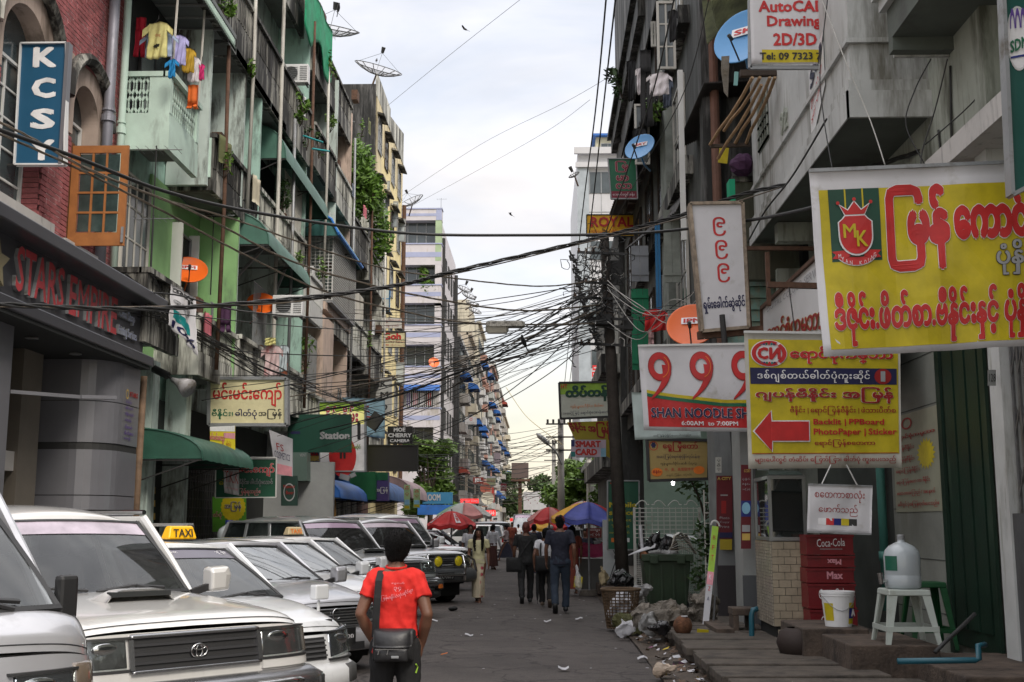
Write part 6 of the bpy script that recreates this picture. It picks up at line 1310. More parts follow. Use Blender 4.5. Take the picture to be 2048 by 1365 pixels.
def surf(q):
 grille(q,42,.79,.965,3,fr=dchrm,slm=M('grille_black',(.03,.03,.032),rough=.6,var=0,bump=0,spec=.3),ft=.03)
 emblem(q,.875,.055,.04,.03)
 headlamp(q,47,82,.80,.97,lens)
 for sg in(-1,1):q['W']('indicator',ambd,sg*83.5,sg*89.6,.81,.96,-.02,.016,m=10);q['W']('filler_panel',q['paint'],sg*46,sg*89,.73,.782,-.02,.016,m=24)
 q['W']('bumper',dchrm,-90,90,.54,.715,-.05,.12,m=60,rnd=.3)
 q['W']('bumper_bar',chrm,-60,60,.63,.672,.1,.165,m=20,rnd=.3)
 q['W']('valance',blkp,-90,90,.36,.50,-.05,.08,m=24,rnd=.2)
 for sg in(-1,1):q['W']('bumper_lamp',amber,sg*70,sg*79,.53,.60,.1,.128,m=4);q['W']('bumper_end',blkp,sg*79,sg*90,.48,.69,-.02,.13,m=8,rnd=.2);q['W']('fog_lamp',lensd,sg*45,sg*60,.40,.48,.0,.09,m=5)
 plate(q,'၁ဂ/၂၄၈၆',.46,.13);scoop(q,.36,.25)
 s=MB().tube([q['ws'](u/6,.55+.18*(u/6),.008)for u in range(7)],.006,4);
 part('rain_gutter',MB().tube([(.2,q['w']-.2,q['H']-.06),(-1.9,q['w']-.2,q['H']-.04)],.02,6),chrm,q['r'],local=True)
TAXIQ={}
def probox(q):
 TAXIQ.setdefault('q',q)
 grille(q,42,.56,.73,4,fr=None,slm=M('grille_grey',(.05,.05,.052)))
 emblem(q,.65,.05,.035,.02);headlamp(q,48,86,.56,.76,lensd,zs=(.60,.80))
 q['W']('bumper',q['paint'],-90,90,.30,.52,-.04,.05,m=60,rnd=.25);q['W']('lower_grille',blkp,-30,30,.33,.46,.0,.055,m=10)
 for sg in(-1,1):q['W']('bumper_pad',M('grey_plastic',(.05,.05,.05),rough=.7),sg*64,sg*86,.34,.50,.0,.062,m=6,rnd=.15)
 for sg in(-1,1):
  c=q['hood'](.62,.5+.44*sg);m_=part('fender_mirror',MB().cyl(c,c+Vector((0,0,.12)),.015).ob(c+Vector((.01,0,.19)),(.09,.15,.13)),q['paint'],q['r'],local=True,bev=.02)
def corolla(q):
 grille(q,38,.56,.72,5,fr=dchrm,slm=dchrm,ft=.018);emblem(q,.68,.055,.055,.035,'c')
 headlamp(q,45,86,.58,.74,lensd,zs=(.63,.78));q['W']('bumper',q['paint'],-90,90,.28,.53,-.04,.05,m=60,rnd=.3)
 q['W']('lower_grille',blkp,-34,34,.30,.38,.0,.056,m=10);plate(q,'၁ဂ/၆၆၃၈',.45,.06,.40,.17)
def pajero(q):
 grille(q,42,.78,.98,4,fr=dchrm,slm=dchrm);headlamp(q,47,82,.78,.96,lens);scoop(q,.35,.22)
 q['W']('bumper',M('bumper_grey',(.12,.125,.13),rough=.4,metal=.4),-90,90,.46,.74,-.05,.12,m=60,rnd=.25)
 mb=MB();F=q['F']
 for z in(1.02,.80,.62):mb.tube([F(q['am'](a),z,.18)for a in range(-40,41,4)],.028,8)
 for a in(-40,40):mb.tube([F(q['am'](a),.5,.16),F(q['am'](a),.8,.2),F(q['am'](a),1.02,.18)],.032,8)
 for sg in(-1,1):mb.tube([F(q['am'](sg*40),1.0,.17),F(q['am'](sg*60),.98,.14),F(q['am'](sg*82),.9,.10),F(q['am'](sg*82),.66,.12)],.028,8)
 part('bull_bar',mb,chrm,q['r'],local=True,smooth=True)
 for sg in(-1,1):
  c=F(q['am'](sg*22),.90,.24);f_=part('fog_lamp',MB().lathe([(.001,-.09),(.07,-.07),(.115,0),(.118,.02),(.105,.02)],c,22,Matrix.Rotation(R(90),3,'Y')),blkp,q['r'],local=True,smooth=True)
  part('lens',MB().lathe([(.001,.03),(.06,.028),(.104,.012)],c,22,Matrix.Rotation(R(90),3,'Y')),yelf,f_,local=True,smooth=True)
 plate(q,'2C-3673',.60,.135,.42,.14);part('snorkel_post',MB().cyl((1.0,q['w']-.1,1.1),(1.0,q['w']-.1,1.35),.02),blkp,q['r'],local=True)
def vanf(q):
 part('mirror',MB().ob((q['xc']-.20,q['w']+.0,q['zb']+.23),(.06,.11,.22),(0,0,R(12))),blkp,q['r'],local=True,bev=.02);part('mirror_arm',MB().beam((q['xc']-.22,q['w']-.12,q['zb']+.14),(q['xc']-.20,q['w']-.03,q['zb']+.2),.03),blkp,q['r'],local=True)
 headlamp(q,42,72,.84,1.0,lensd)
 for sg in(-1,1):q['W']('indicator',ambd,sg*73,sg*89.5,.84,1.03,-.02,.014,m=6,rnd=.1)
 q['W']('bumper',q['paint'],-90,90,.36,.70,-.04,.06,m=60,rnd=.2);q['W']('lower_grille',blkp,-50,50,.44,.56,.0,.066,m=12);grille(q,30,.80,.90,2,fr=None)
 part('grab_handle',MB().tube([(1.05,.62,1.5),(1.1,.64,1.56),(1.02,.66,1.72),(.95,.66,1.76)],.016,6),blkp,q['r'],local=True)
 s=Sign(*[WM[q['r'].name]@q['ws'](u,v,.012)for u,v in((.95,.86),(.95,.95),(.86,.95),(.86,.86))],gap=.002);s.disc(.5,.5,.5,.5,'white',1);s.disc(.5,.5,.42,.42,'dred',2);s.disc(.5,.5,.2,.2,'lime',3)
 for(kd,col),mb in s.dec.items():part('sticker',mb,PM(col),q['r'])
TH=R(50)
def at_front(px,py,z,th,L):
 p=HZ(px,py,z);return(p.x-math.sin(th)*L/2,p.y+math.cos(th)*L/2,0),th-math.pi/2
def P_(fr,th,L):return(fr[0]-math.sin(th)*L/2,fr[1]+math.cos(th)*L/2,0),th-math.pi/2
l,z=P_((-2.49,4.74),R(47),4.2);car('silver van cut off by the left picture edge, beside the big four-wheel drive','van',p_silver,l,z,dict(mirror=0,glass=MATS['windscreen_dark']),vanf,name='parked_van',cat='van')
l,z=at_front(402,1300,.88,R(47),4.6);car('large pearl white four-wheel drive with bonnet scoop and oval badge, nose to the camera','suv',p_pearl,l,z,dict(glass=MATS['windscreen_dark'],bandm=M('pearl_band',(.42,.36,.42),rough=.1,var=.3,sc=4,bump=0)),surf)
p_taxi=None
l,z=P_((-1.98,9.35),R(50),4.2);tx=car('white taxi wagon with yellow TAXI roof lamp and white Burmese words on the windscreen','wagon',p_white,l,z,dict(mirror=0,glass=MATS['windscreen_dark'],bandm=M('purple_band',(.10,.09,.12),rough=.15,bump=0)),probox,name='parked_taxi')
l,z=at_front(677,1229,.68,R(48),4.4);cor=car('silver saloon with C-shaped badge and black Burmese number plate','sedan',p_silver,l,z,dict(band=0),corolla)
l,z=P_((-2.2,14.75),R(48),4.4);c4b=car('white saloon without roof lamp, third windscreen before the man in red','sedan',p_white,l,z,dict(band=0),corolla)
l,z=P_((-2.25,17.1),R(48),4.4);c5=car('white saloon with an unlit cream TAXI lamp, mostly hidden behind the man in red','sedan',p_white,l,z,dict(band=0,glass=MATS['windscreen_dark']),corolla,name='parked_taxi')
l,z=P_((-2.35,20.1),R(48),4.6);c6=car('grey four-wheel drive with dark windscreen top, behind the taxi with cream lamp','suv',p_grey,l,z,dict(glass=MATS['windscreen_dark']),surf)
l,z=P_((-2.0,23.9),R(44),4.6);c7=car('silver-white four-wheel drive with chrome bull bar and two round yellow fog lamps','suv',p_silver,l,z,dict(glass=MATS['windscreen_dark'],bandm=M('pearl_band',(.42,.36,.42))),pajero)
l,z=P_((-2.2,28.6),R(46),4.6);c8=car('white high-roofed four-wheel drive just behind the one with yellow fog lamps','suv',p_white,l,z,dict(H=1.92),surf)
l,z=P_((-2.2,33.0),R(46),4.2);c9=car('small silver car peeping out behind the white four-wheel drive','wagon',p_silver,l,z,{},probox)
c10=car('white estate car turning across the street behind the long-haired woman','wagon',p_white,(-4.05,66,0),R(178),dict(H=1.6),probox,name='estate_car',group=None)
c11=car('black four-wheel drive behind the white estate car','suv',p_dark,(-4.0,72,0),R(185),{},None,name='estate_car',group=None)
c12=car('white car half hidden behind the walking group on the right','sedan',p_white,(1.0,50,0),R(-120),{},None,name='estate_car',group=None)
c13=car('dark blue-black van in the middle of the far street','van',p_dark,(-1.0,76,0),R(-92),dict(H=2.3),vanf,name='far_van',group=None,cat='van')
l,z=P_((-2.3,37.5),R(46),4.4);c14=car('grey saloon farthest in the parked row','sedan',p_grey,l,z,{},corolla)
W_t=WM[tx.name]
def ws_sign(root,kind_spec,texts):
 pass
tq=TAXIQ['q'];pts_=[W_t@tq['ws'](u,v,.014)for u,v in((.96,.97),(.96,.35),(.84,.35),(.84,.97))]
s=Sign(pts_[1],pts_[0],pts_[3],pts_[2],gap=.003)
s.text('မေတ္တာ ၁၀-၉၀ (သာယာမြို့)',.05,.2,.95,.8,'white',bold=.01,k=1)
for(kd,col),mb in s.dec.items():part(kd,mb,PM(col),tx)
def taxi_lamp(q_root,x,y,z,mt_,label,tc='black',lit=0,k_=.72):
 W=WM[q_root.name];b=W@Vector((x,y,z));e_=q_root.rotation_euler.z;r=empty('taxi_lamp',label,'taxi lamp',tuple(b),e_)
 mb=MB().loft([[(dx,dy,zz)for dx,dy in((-.06*k,-.2*k2*k_),(.06*k,-.2*k2*k_),(.06*k,.2*k2*k_),(-.06*k,.2*k2*k_))]for zz,k,k2 in((0,1.1,1.05),(.02,1.1,1.05),(.11,.75,.88),(.125,.5,.82))])
 part('lamp_box',mb,mt_,r,local=True,bev=.012);part('base',MB().box(-.08,.08,-.2*k_,.2*k_,-.012,-.001),blkp,r,local=True)
 W2=WM[r.name];s=Sign(*[W2@Vector(p)for p in((.052,-.16*k_,.105),(.052,.16*k_,.105),(.068,.17*k_,.012),(.068,-.17*k_,.012))],gap=.004);s.n=W2.to_3x3()@Vector((1,0,.15));s.text('TAXI',.06,.1,.94,.92,tc,bold=.03,k=2)
 for(kd,col),mb in s.dec.items():part(kd,mb,PM(col),r)
taxi_lamp(tx,-.05,.32,1.505,M('taxi_yellow',(.80,.42,.01),rough=.35,var=.06,bump=0,emit=.12),'yellow TAXI roof lamp on the white wagon behind the big four-wheel drive')
taxi_lamp(c5,-.1,0,1.475,M('taxi_cream',(.52,.42,.24),rough=.4,var=.1,bump=0),'dull cream TAXI roof lamp on the hidden white saloon','orange')
W=WM[tx.name];rk_=empty('roof_rack','silver roof rack with black feet on the white taxi wagon','roof rack',tuple(W@Vector((-.6,0,1.5))),tx.rotation_euler.z)
for x_ in(.15,-.75):part('bar',MB().beam((x_,-.72,.14),(x_,.72,.14),.05,.03),greym,rk_,local=True)
for x_ in(.15,-.75):
 for y_ in(-.68,.68):part('foot',MB().ob((x_,y_,.06),(.14,.07,.16),(0,0,0)),blkp,rk_,local=True,bev=.02)
s=Sign(*[W@(TYPES and Vector(p))for p in((0,0,0),(1,0,0),(1,0,1),(0,0,1))])if False else None

# ================================================================ PEOPLE
from mathutils import noise as _nz
from mathutils.bvhtree import BVHTree
skin=M('skin',(.155,.07,.042),rough=.5,var=.12,sc=8,bump=.05,obj=True);skinl=M('skin_light',(.26,.14,.09),rough=.5,var=.1,sc=8,bump=.05,obj=True)
hairm=M('black_hair',(.004,.0035,.0035),rough=.7,spec=.15,var=.3,sc=30,bump=.8,bsc=160,obj=True);hairr=M('reddish_hair',(.10,.018,.012),rough=.6,var=.3,sc=30,bump=.6,bsc=140,obj=True)
def cloth(name,c,**k):return M('cloth_'+name,c,rough=k.pop('rough',.85),var=k.pop('var',.16),sc=k.pop('sc',6),bump=.5,bsc=9,obj=True,**k)
def remesh(mb,vox,rip=0,sm=1.0,seed=0):
 """union of overlapping closed shapes as one continuous skin"""
 me=bpy.data.meshes.new('t');me.from_pydata(mb.v,[],mb.f);o=bpy.data.objects.new('t',me);_ts.collection.objects.link(o)
 m=o.modifiers.new('r','REMESH');m.mode='VOXEL';m.voxel_size=vox;m.use_smooth_shade=True
 if sm:s=o.modifiers.new('s','SMOOTH');s.factor=.5;s.iterations=int(3*sm)
 vl=_ts.view_layers[0];vl.update();r=bpy.data.meshes.new_from_object(o.evaluated_get(vl.depsgraph));bpy.data.objects.remove(o);bpy.data.meshes.remove(me)
 out=MB();out.v=[tuple(p.co)for p in r.vertices];out.f=[tuple(p.vertices)for p in r.polygons];out.m=[0]*len(out.f)
 if rip:
  nv=[p.normal.copy()for p in r.vertices]
  for i,p in enumerate(out.v):
   q=Vector(p);d=_nz.noise(Vector((q.x*7+seed,q.y*7,q.z*9)))*rip*.6+(.25-abs(_nz.noise(Vector((q.x*15+q.z*5,q.y*15+seed,q.z*4)))))*rip*.9+_nz.noise(Vector((q.x*26,q.y*26+seed,q.z*20)))*rip*.3;out.v[i]=tuple(q+nv[i]*d)
 bpy.data.meshes.remove(r);return out
def capsule(mb,pts,rr,n=12):
 mb.tube(pts,rr,n)
 for p,r in zip(pts,rr):r=r if isinstance(r,tuple)else(r,r);k=min(r);mb.blob(p,k*.99,n,8)
def hand(mb,wrist,d,side,s,curl=.5,palm=None):
 d=Vector(d).normalized();up=Vector(palm or(-side,0,0));up=(up-d*up.dot(d)).normalized();lat=d.cross(up)
 c=Vector(wrist)+d*.05*s;mb.tube([Vector(wrist)-d*.02*s,Vector(wrist)+d*.03*s,c+d*.04*s],[(.020*s,.030*s),(.019*s,.040*s),(.016*s,.041*s)],10)
 for i,Lf in enumerate((.070,.078,.074,.058)):
  b=c+d*.035*s+lat*(.030-.020*i)*s;pts=[b];dd=d.copy()
  for k,seg in enumerate((.45,.32,.23)):dd=(dd*math.cos(curl*.55*(k+.5))+up*math.sin(curl*.55*(k+.5))).normalized();pts.append(pts[-1]+dd*Lf*seg*s)
  mb.tube(pts,[.0095*s,.0092*s,.0085*s,.0070*s],8)
 b=Vector(wrist)+d*.025*s+lat*.030*s;mb.tube([b,b+(d*.6+lat*.8)*.035*s,b+(d*.9+lat*.55+up*.3)*.065*s],[.014*s,.011*s,.008*s],8)
def person(label,loc,rz,h,hairmat=hairm,sk=skin,shirt=None,sleeve=.16,pants=None,short=0,longyi=None,long_hair=False,pose=None,vox=.014,hz=0,shoes=None,group=None,slim=1,cap=None,face=True):
 s=h/1.70;r=empty('person',label,'person',loc,rz,group);P=dict(shL=(-.185,0,1.39),shR=(.185,0,1.39),elL=(-.235,-.03,1.11),elR=(.235,-.03,1.11),haL=(-.235,.05,.87),haR=(.235,.05,.87),knL=(-.10,.03,.49),knR=(.10,.03,.49),anL=(-.10,0,.085),anR=(.10,0,.085),hipz=.90,toeL=(0,1,0),toeR=(0,1,0),curl=.6,lean=0,turn=0)
 P.update(pose or{});V=lambda p:Vector(p)*s
 tors=[(.80,.135,.10),(.88,.160*slim,.115),(.98,.145*slim,.105),(1.08,.138*slim,.10),(1.20,.152*slim,.108),(1.31,.170*slim,.108),(1.385,.158*slim,.092),(1.42,.10,.075),(1.45,.060,.062),(1.52,.052,.056)]
 def ring(z,rx,ry,o=0,n=20):
  ly=P['lean']*(z-.9);return[Vector(((rx+o)*math.copysign(abs(math.cos(a))**.85,math.cos(a)),(ry+o)*math.copysign(abs(math.sin(a))**.9,math.sin(a))+ly,z))*s for a in[2*math.pi*k/n for k in range(n)]]
 b=MB();b.loft([ring(*t)for t in tors])
 hc=Vector((0,.015+P['lean']*.65,1.585))*s;b.blob(hc,(.074*s,.092*s,.108*s),18,14);b.blob(hc+Vector((0,.018,-.055))*s,(.052*s,.066*s,.055*s),12,8)
 b.blob(hc+Vector((0,.096,-.018))*s,(.013*s,.018*s,.022*s),8,6)
 for sg in(-1,1):b.blob(hc+Vector((.075*sg,-.005,-.012))*s,(.010*s,.018*s,.032*s),8,6)
 for k,sg in(('L',-1),('R',1)):
  sh,el,ha=V(P['sh'+k]),V(P['el'+k]),V(P['ha'+k]);sh.y+=P['lean']*.48*s
  am=P.get('am',1);capsule(b,[sh,(sh+el)/2,el,el+(ha-el)*.35,ha],[.048*s*am,.044*s*am,.036*s*am,.040*s*am,.025*s*am])
  hand(b,ha,(ha-el).normalized()*.7+Vector(P.get('hd'+k,(0,0,-.3))),sg,s,P['curl'])
  hp,kn,an=Vector((.09*sg,0,P['hipz']-.02))*s,V(P['kn'+k]),V(P['an'+k])
  capsule(b,[hp,(hp+kn)/2,kn,kn+(an-kn)*.3,an],[.088*s,.073*s,.052*s,.053*s,.034*s])
  t=Vector(P['toe'+k]).normalized();b.tube([an-t*.05*s-Vector((0,0,.035*s)),an+t*.05*s-Vector((0,0,.042*s)),an+t*.16*s-Vector((0,0,.055*s))],[(.038*s,.032*s),(.034*s,.042*s),(.018*s,.040*s)],10)
 part('body',remesh(b,vox*s),sk,r,smooth=True,local=True)
 if shirt:
  m=MB();m.loft([ring(*t,o=.016)for t in([(.84,.158,.118)]if not longyi else[(.90,.15,.112)])+[tt for tt in tors[2:8]]])
  for k in 'LR':
   sh,el=V(P['sh'+k]),V(P['el'+k]);sh.y+=P['lean']*.48*s;e=sh+(el-sh).normalized()*sleeve*s if sleeve<.3 else el
   am=P.get('am',1);capsule(m,[sh-Vector((.05 if k=='R' else-.05,0,-.012))*s,sh],[.054*s*am,.060*s*am]);m.tube([sh,(sh+e)/2,e],[.058*s*am,.058*s*am,.062*s*am],14)
   if sleeve>=.3:ha=V(P['ha'+k]);m.tube([el,el+(ha-el)*.9],[.052*s,.036*s],12);m.blob(el,.052*s,12,8)
  sm=remesh(m,vox*.9*s,(.020 if vox<.01 else.014)*s,.6,len(label));r['shirt_mesh']=0;SH[r.name]=(list(sm.v),list(sm.f));part('shirt',sm,shirt,r,smooth=True,local=True)
 if pants:
  m=MB();m.loft([ring(*t,o=.012)for t in tors[0:3]]+[ring(1.0,.14,.1,.012)])
  for k,sg in(('L',-1),('R',1)):
   hp,kn,an=Vector((.088*sg,0,P['hipz']-.02))*s,V(P['kn'+k]),V(P['an'+k]);e=an+Vector((0,0,.0))if not short else kn+(an-kn)*.3
   capsule(m,[hp,(hp+kn)/2,kn,(kn+e)/2],[.103*s,.09*s,.075*s,.068*s]);m.tube([(kn+e)/2,e],[.068*s,.066*s],14)
  part('trousers',remesh(m,vox*s,.014*s,1,3),pants,r,smooth=True,local=True)
 if longyi:
  a_,b_=V(P['anL']),V(P['anR']);cx,cy=(a_.x+b_.x)/2,(a_.y+b_.y)/2;ex,ey=abs(a_.x-b_.x)/2+.10*s,abs(a_.y-b_.y)/2+.11*s
  def sk_(u,v):
   an=2*math.pi*u;z=(1.0-.86*v)*s;rx=(.155*s)*(1-v)+ex*v;ry=(.12*s)*(1-v)+ey*v;f=1+.05*math.sin(an*6+v*3)*v+.03*math.sin(an*11)*v
   if v<.25:rx=.165*s;ry=.125*s
   return(cx*v+rx*f*math.cos(an),cy*v+ry*f*math.sin(an),z)
  part('longyi',MB().sheet(sk_,44,14),longyi,r,smooth=True,local=True)
 hb=MB();hv=P.get('hv',1);hb.blob(hc+Vector((0,-.014,.022))*s,(.088*s*hv,.102*s*hv,.108*s),18,12);hb.blob(hc+Vector((0,-.042,-.03))*s,(.080*s*hv,.064*s*hv,.092*s),14,10)
 if long_hair:hb.loft([[hc+Vector((rx*math.cos(a),-.04+yo+ry*math.sin(a),z))*s for a in[k*math.pi/6 for k in range(12)]]for z,rx,ry,yo in((.05,.08,.07,0),(-.08,.11,.07,-.01),(-.2,.13,.055,-.02),(-.42,.12,.045,-.02),(-.52,.07,.03,-.02))]);[hb.tube([hc+Vector(p)*s for p in((sg*.07,.03,.04),(sg*.085,.05,-.1),(sg*.085,.10,-.26),(sg*.08,.11,-.40))],[.026*s,.042*s,.044*s,.022*s],8)for sg in(-1,1)]
 hm=remesh(hb,.012*s,.02*s,.6,2);fc=hc+Vector((0,.06,-.03))*s
 hm.f=[f for f in hm.f if long_hair or not(hm.v[f[0]][1]>hc.y+.045*s and hm.v[f[0]][2]<hc.z+.045*s)];hm.m=[0]*len(hm.f)
 if long_hair:hm.f=[f for f in hm.f if not(hm.v[f[0]][1]>hc.y+.05*s and abs(hm.v[f[0]][0])<.062*s and hm.v[f[0]][2]<hc.z+.06*s)];hm.m=[0]*len(hm.f)
 part('hair' if not cap else 'hair',hm,hairmat,r,smooth=True,local=True)
 if cap:part('cap',MB().lathe([(.001,.13),(.05,.125),(.085,.09),(.098,.03),(.098,.02)],tuple(hc+Vector((0,-.005,0))*s),18),cap,r,smooth=True,local=True)
 if face:
  for sg in(-1,1):
   part('eye',MB().blob(hc+Vector((.031*sg,.083,.004))*s,(.013*s,.008*s,.007*s),8,5),blkp,r,local=True);part('eyebrow',MB().beam(hc+Vector((.016*sg,.092,.026))*s,hc+Vector((.046*sg,.084,.024))*s,.006*s),hairm,r,local=True)
  part('mouth',MB().blob(hc+Vector((0,.088,-.062))*s,(.022*s,.008*s,.006*s),8,5),M('lips',(.25,.06,.05)),r,local=True)
 if shoes:
  for k in 'LR':
   an=V(P['an'+k]);t=Vector(P['toe'+k]).normalized();part('shoe',MB().tube([an-t*.075*s-Vector((0,0,.03*s)),an+t*.03*s-Vector((0,0,.032*s)),an+t*.15*s-Vector((0,0,.05*s)),an+t*.185*s-Vector((0,0,.055*s))],[(.045*s,.040*s),(.048*s,.048*s),(.030*s,.048*s),(.012*s,.03*s)],12),shoes,r,smooth=True,local=True)
 return r
SH={}
blkc=cloth('black',(.012,.012,.013));navy=cloth('navy',(.012,.014,.028));jean=cloth('jeans',(.022,.034,.055));redc=cloth('red',(.62,.018,.012),var=.12);whc=cloth('white',(.55,.55,.58));yc=cloth('pale_yellow',(.48,.45,.27))
pinkc=cloth('pink_white',(.52,.42,.42));brownc=cloth('brown',(.08,.03,.025));darkl=cloth('dark_longyi',(.03,.03,.05));orgc=cloth('rust',(.22,.05,.03))
flor=M('floral_longyi',(.50,.43,.31),rough=.85,var=.2,sc=5,bump=.4,bsc=9,obj=True,dirt=.0,stain=0)
_t=flor.node_tree;_b=_t.nodes['Principled BSDF'];_c=_t.nodes.new('ShaderNodeTexCoord');_v=_t.nodes.new('ShaderNodeTexVoronoi');_v.inputs['Scale'].default_value=9;_t.links.new(_c.outputs['Object'],_v.inputs[0])
_m=_t.nodes.new('ShaderNodeMapRange');_m.inputs[1].default_value=.28;_m.inputs[2].default_value=.42;_m.inputs[3].default_value=1;_m.inputs[4].default_value=0;_t.links.new(_v.outputs['Distance'],_m.inputs[0])
_sx=_t.nodes.new('ShaderNodeSeparateXYZ');_t.links.new(_c.outputs['Object'],_sx.inputs[0]);_r=_t.nodes.new('ShaderNodeMapRange');_r.inputs[1].default_value=-.02;_r.inputs[2].default_value=-.07;_t.links.new(_sx.outputs[0],_r.inputs[0])
_mm=_t.nodes.new('ShaderNodeMath');_mm.operation='MULTIPLY';_t.links.new(_m.outputs[0],_mm.inputs[0]);_t.links.new(_r.outputs[0],_mm.inputs[1]);_x=_t.nodes.new('ShaderNodeMix');_x.data_type='RGBA';_x.inputs[7].default_value=(.35,.03,.06,1)
_t.links.new(_mm.outputs[0],_x.inputs[0]);_t.links.new(_b.inputs['Base Color'].links[0].from_socket,_x.inputs[6]);_t.links.new(_x.outputs[2],_b.inputs['Base Color'])
mx_,my_=-.985,8.0
man=person('man in a bright red t-shirt and dark trousers standing with his back to the camera',(mx_,my_,.0),0,1.60,shirt=redc,sleeve=.155,pants=blkc,vox=.0095,slim=.98,shoes=blkp,face=False,pose=dict(elL=(-.245,-.07,1.115),elR=(.236,-.07,1.115),haL=(-.15,.05,.89),haR=(.185,.05,.89),hdL=(.25,.2,-.9),hdR=(-.1,.2,-.9),curl=.9,hv=1.13,shL=(-.155,0,1.365),shR=(.155,0,1.365),am=1.15))
v_,f_=SH[man.name];bvh=BVHTree.FromPolygons([Vector(p)for p in v_],f_)
def on_shirt(x,z,o=.004):
 h_=bvh.ray_cast(Vector((x,-1,z)),Vector((0,1,0)));return Vector((x,(h_[0].y if h_[0]else-.12)-o,z))
pr=MB()
for tx,x0,z0,w_,h_,ar in(('လူငယ်',-.015,1.245,.085,.018,0),('၃၄',.0,1.20,.05,.03,0),('မြန်မာနိုင်ငံလုံးဆိုင်ရာ',-.085,1.135,.21,.040,.5)):
 g,bb_=layout(tx,.0);sx,sy=w_/(bb_[1]-bb_[0]),h_/(bb_[3]-bb_[2])
 for v,f in g:
  pr.add([on_shirt(x0+(x-bb_[0])*sx,z0+(y-bb_[2])*sy+ar*(((x-bb_[0])*sx/w_)**2)*.11)for x,y in v],f)
for k in range(22):a_=R(100+k*7);c_=[on_shirt(-.075+rr*math.cos(a+R(7)*0)*1.0,1.235+rr*math.sin(a)*.75)for rr in(.024,.028)for a in(a_,a_+R(5))];pr.add([c_[0],c_[1],c_[3],c_[2]],[(0,1,2,3)])
part('shirt_print',pr,PM('pink'),man,local=True)
part('collar',MB().tube([Vector((.068*math.cos(a),.072*math.sin(a)-.002,1.362+.012*math.sin(a)))for a in[k*math.pi/12 for k in range(25)]],.008,6),redc,man,local=True)
logo=MB().tube([(.148,-.045,.66),(.158,-.035,.70),(.150,-.06,.72)],.006,5);part('green_logo',logo,PM('lime'),man,local=True)
hs_=[o for o in man.children if o.name.startswith('hair')][0].data;tf=MB();random.seed(3)
for p in hs_.vertices:
 if random.random()<.55:
  n_=(p.normal+Vector((random.gauss(0,.35),random.gauss(0,.35),-.5+random.gauss(0,.35)))).normalized();a_=p.co;sd_=n_.cross(Vector((0,0,1))).normalized()*.0022;tf.add([a_-sd_,a_+sd_,a_+n_*random.uniform(.010,.024)],[(0,1,2)])
part('hair_strands',tf,hairm,man,local=True,kind='stuff')
bg=empty('shoulder_bag','black shoulder bag hanging on the back of the man in red','bag',(mx_,my_-.16,.76))
def bx(u,v,w_):return(mx_+.002+(-.135+.27*u),my_-.135-w_*(.075*math.sin(math.pi*min(1,max(0,u)))**.35*math.sin(math.pi*min(1,max(0,v)))**.3),.745+.205*v)
part('pouch',remesh(MB().shell(lambda u,v:bx(u,v,1.2),16,12,(0,.09,0)),.008,.005),blkc,bg,smooth=True)
part('flap',MB().shell(lambda u,v:(bx(u,.5+.5*v,1.42)[0]*1.0,bx(u,.5+.5*v,1.42)[1]-.004,.845+.115*v),14,8,(0,.006,0)),M('bag_nylon',(.018,.018,.02),rough=.45,var=.3,sc=20),bg,smooth=True)
part('front_pocket',remesh(MB().shell(lambda u,v:(mx_-.11+.22*u,my_-.215-.02*math.sin(math.pi*u)**.4*math.sin(math.pi*v)**.4,.752+.085*v),10,8,(0,.03,0)),.007),M('bag_nylon',(.018,.018,.02)),bg,smooth=True)
part('zipper',MB().beam((mx_-.10,my_-.246,.835),(mx_+.10,my_-.246,.835),.006),dchrm,bg);part('badge',MB().ob((mx_+.03,my_-.246,.785),(.05,.006,.017)),greym,bg,bev=.003)
for k in(-1,1):part('zip_pull',MB().beam((mx_-.045+.03*k,my_-.25,.83),(mx_-.052+.03*k,my_-.25,.80),.006),dchrm,bg)
part('strap',MB().tube([Vector((mx_+x,my_+y,z))for x,y,z in((-.118,-.13,.90),(-.112,-.15,1.02),(-.105,-.155,1.16),(-.10,-.135,1.27),(-.095,-.06,1.333),(-.09,.03,1.335),(-.06,.13,1.2),(.04,.15,1.0),(.15,.03,.9),(.125,-.10,.88))],[(.024,.005)]*10,6),blkc,bg)
wm=person('woman with long black hair, pale yellow blouse and floral longyi walking towards the camera',(HZ(957,1207,0).x,HZ(957,1207,0).y,0),math.pi,1.56,shirt=yc,sleeve=.14,longyi=flor,long_hair=True,vox=.011,slim=.86,pose=dict(elL=(-.22,-.02,1.12),haL=(-.23,.03,.90),elR=(.23,-.05,1.12),haR=(.22,.03,.9),anL=(-.03,.10,.075),anR=(.05,-.12,.09),knL=(-.05,.08,.5),knR=(.06,-.02,.5)))
def walk(ph,st=.22):return dict(anL=(-.09,st*ph,.085 if ph>0 else.15),anR=(.09,-st*ph,.15 if ph>0 else.085),knL=(-.10,.06+st*.5*ph,.49),knR=(.10,.06-st*.5*ph,.49),elL=(-.25,-.04-.06*ph,1.12),elR=(.25,-.04+.06*ph,1.12),haL=(-.25,.05-.1*ph,.89),haR=(.25,.05+.1*ph,.89),toeL=(0,1,0 if ph>0 else-.8),toeR=(0,1,-.8 if ph>0 else 0))
def gp(px,py):p=HZ(px,py,0.02);return(p.x,p.y,.02)
pa=person('man in black with reddish hair walking away, black bag on his left hip',gp(1052,1207),R(2),1.66,hairmat=hairr,shirt=blkc,sleeve=.2,pants=blkc,pose=walk(-1,.2),shoes=blkp,face=False,group=None)
pb=person('person in a white t-shirt and black trousers walking away between two men',gp(1092,1214),R(-3),1.54,shirt=whc,sleeve=.15,pants=blkc,slim=.9,pose=walk(1,.18),shoes=M('brown_shoe',(.10,.07,.05)),face=False)
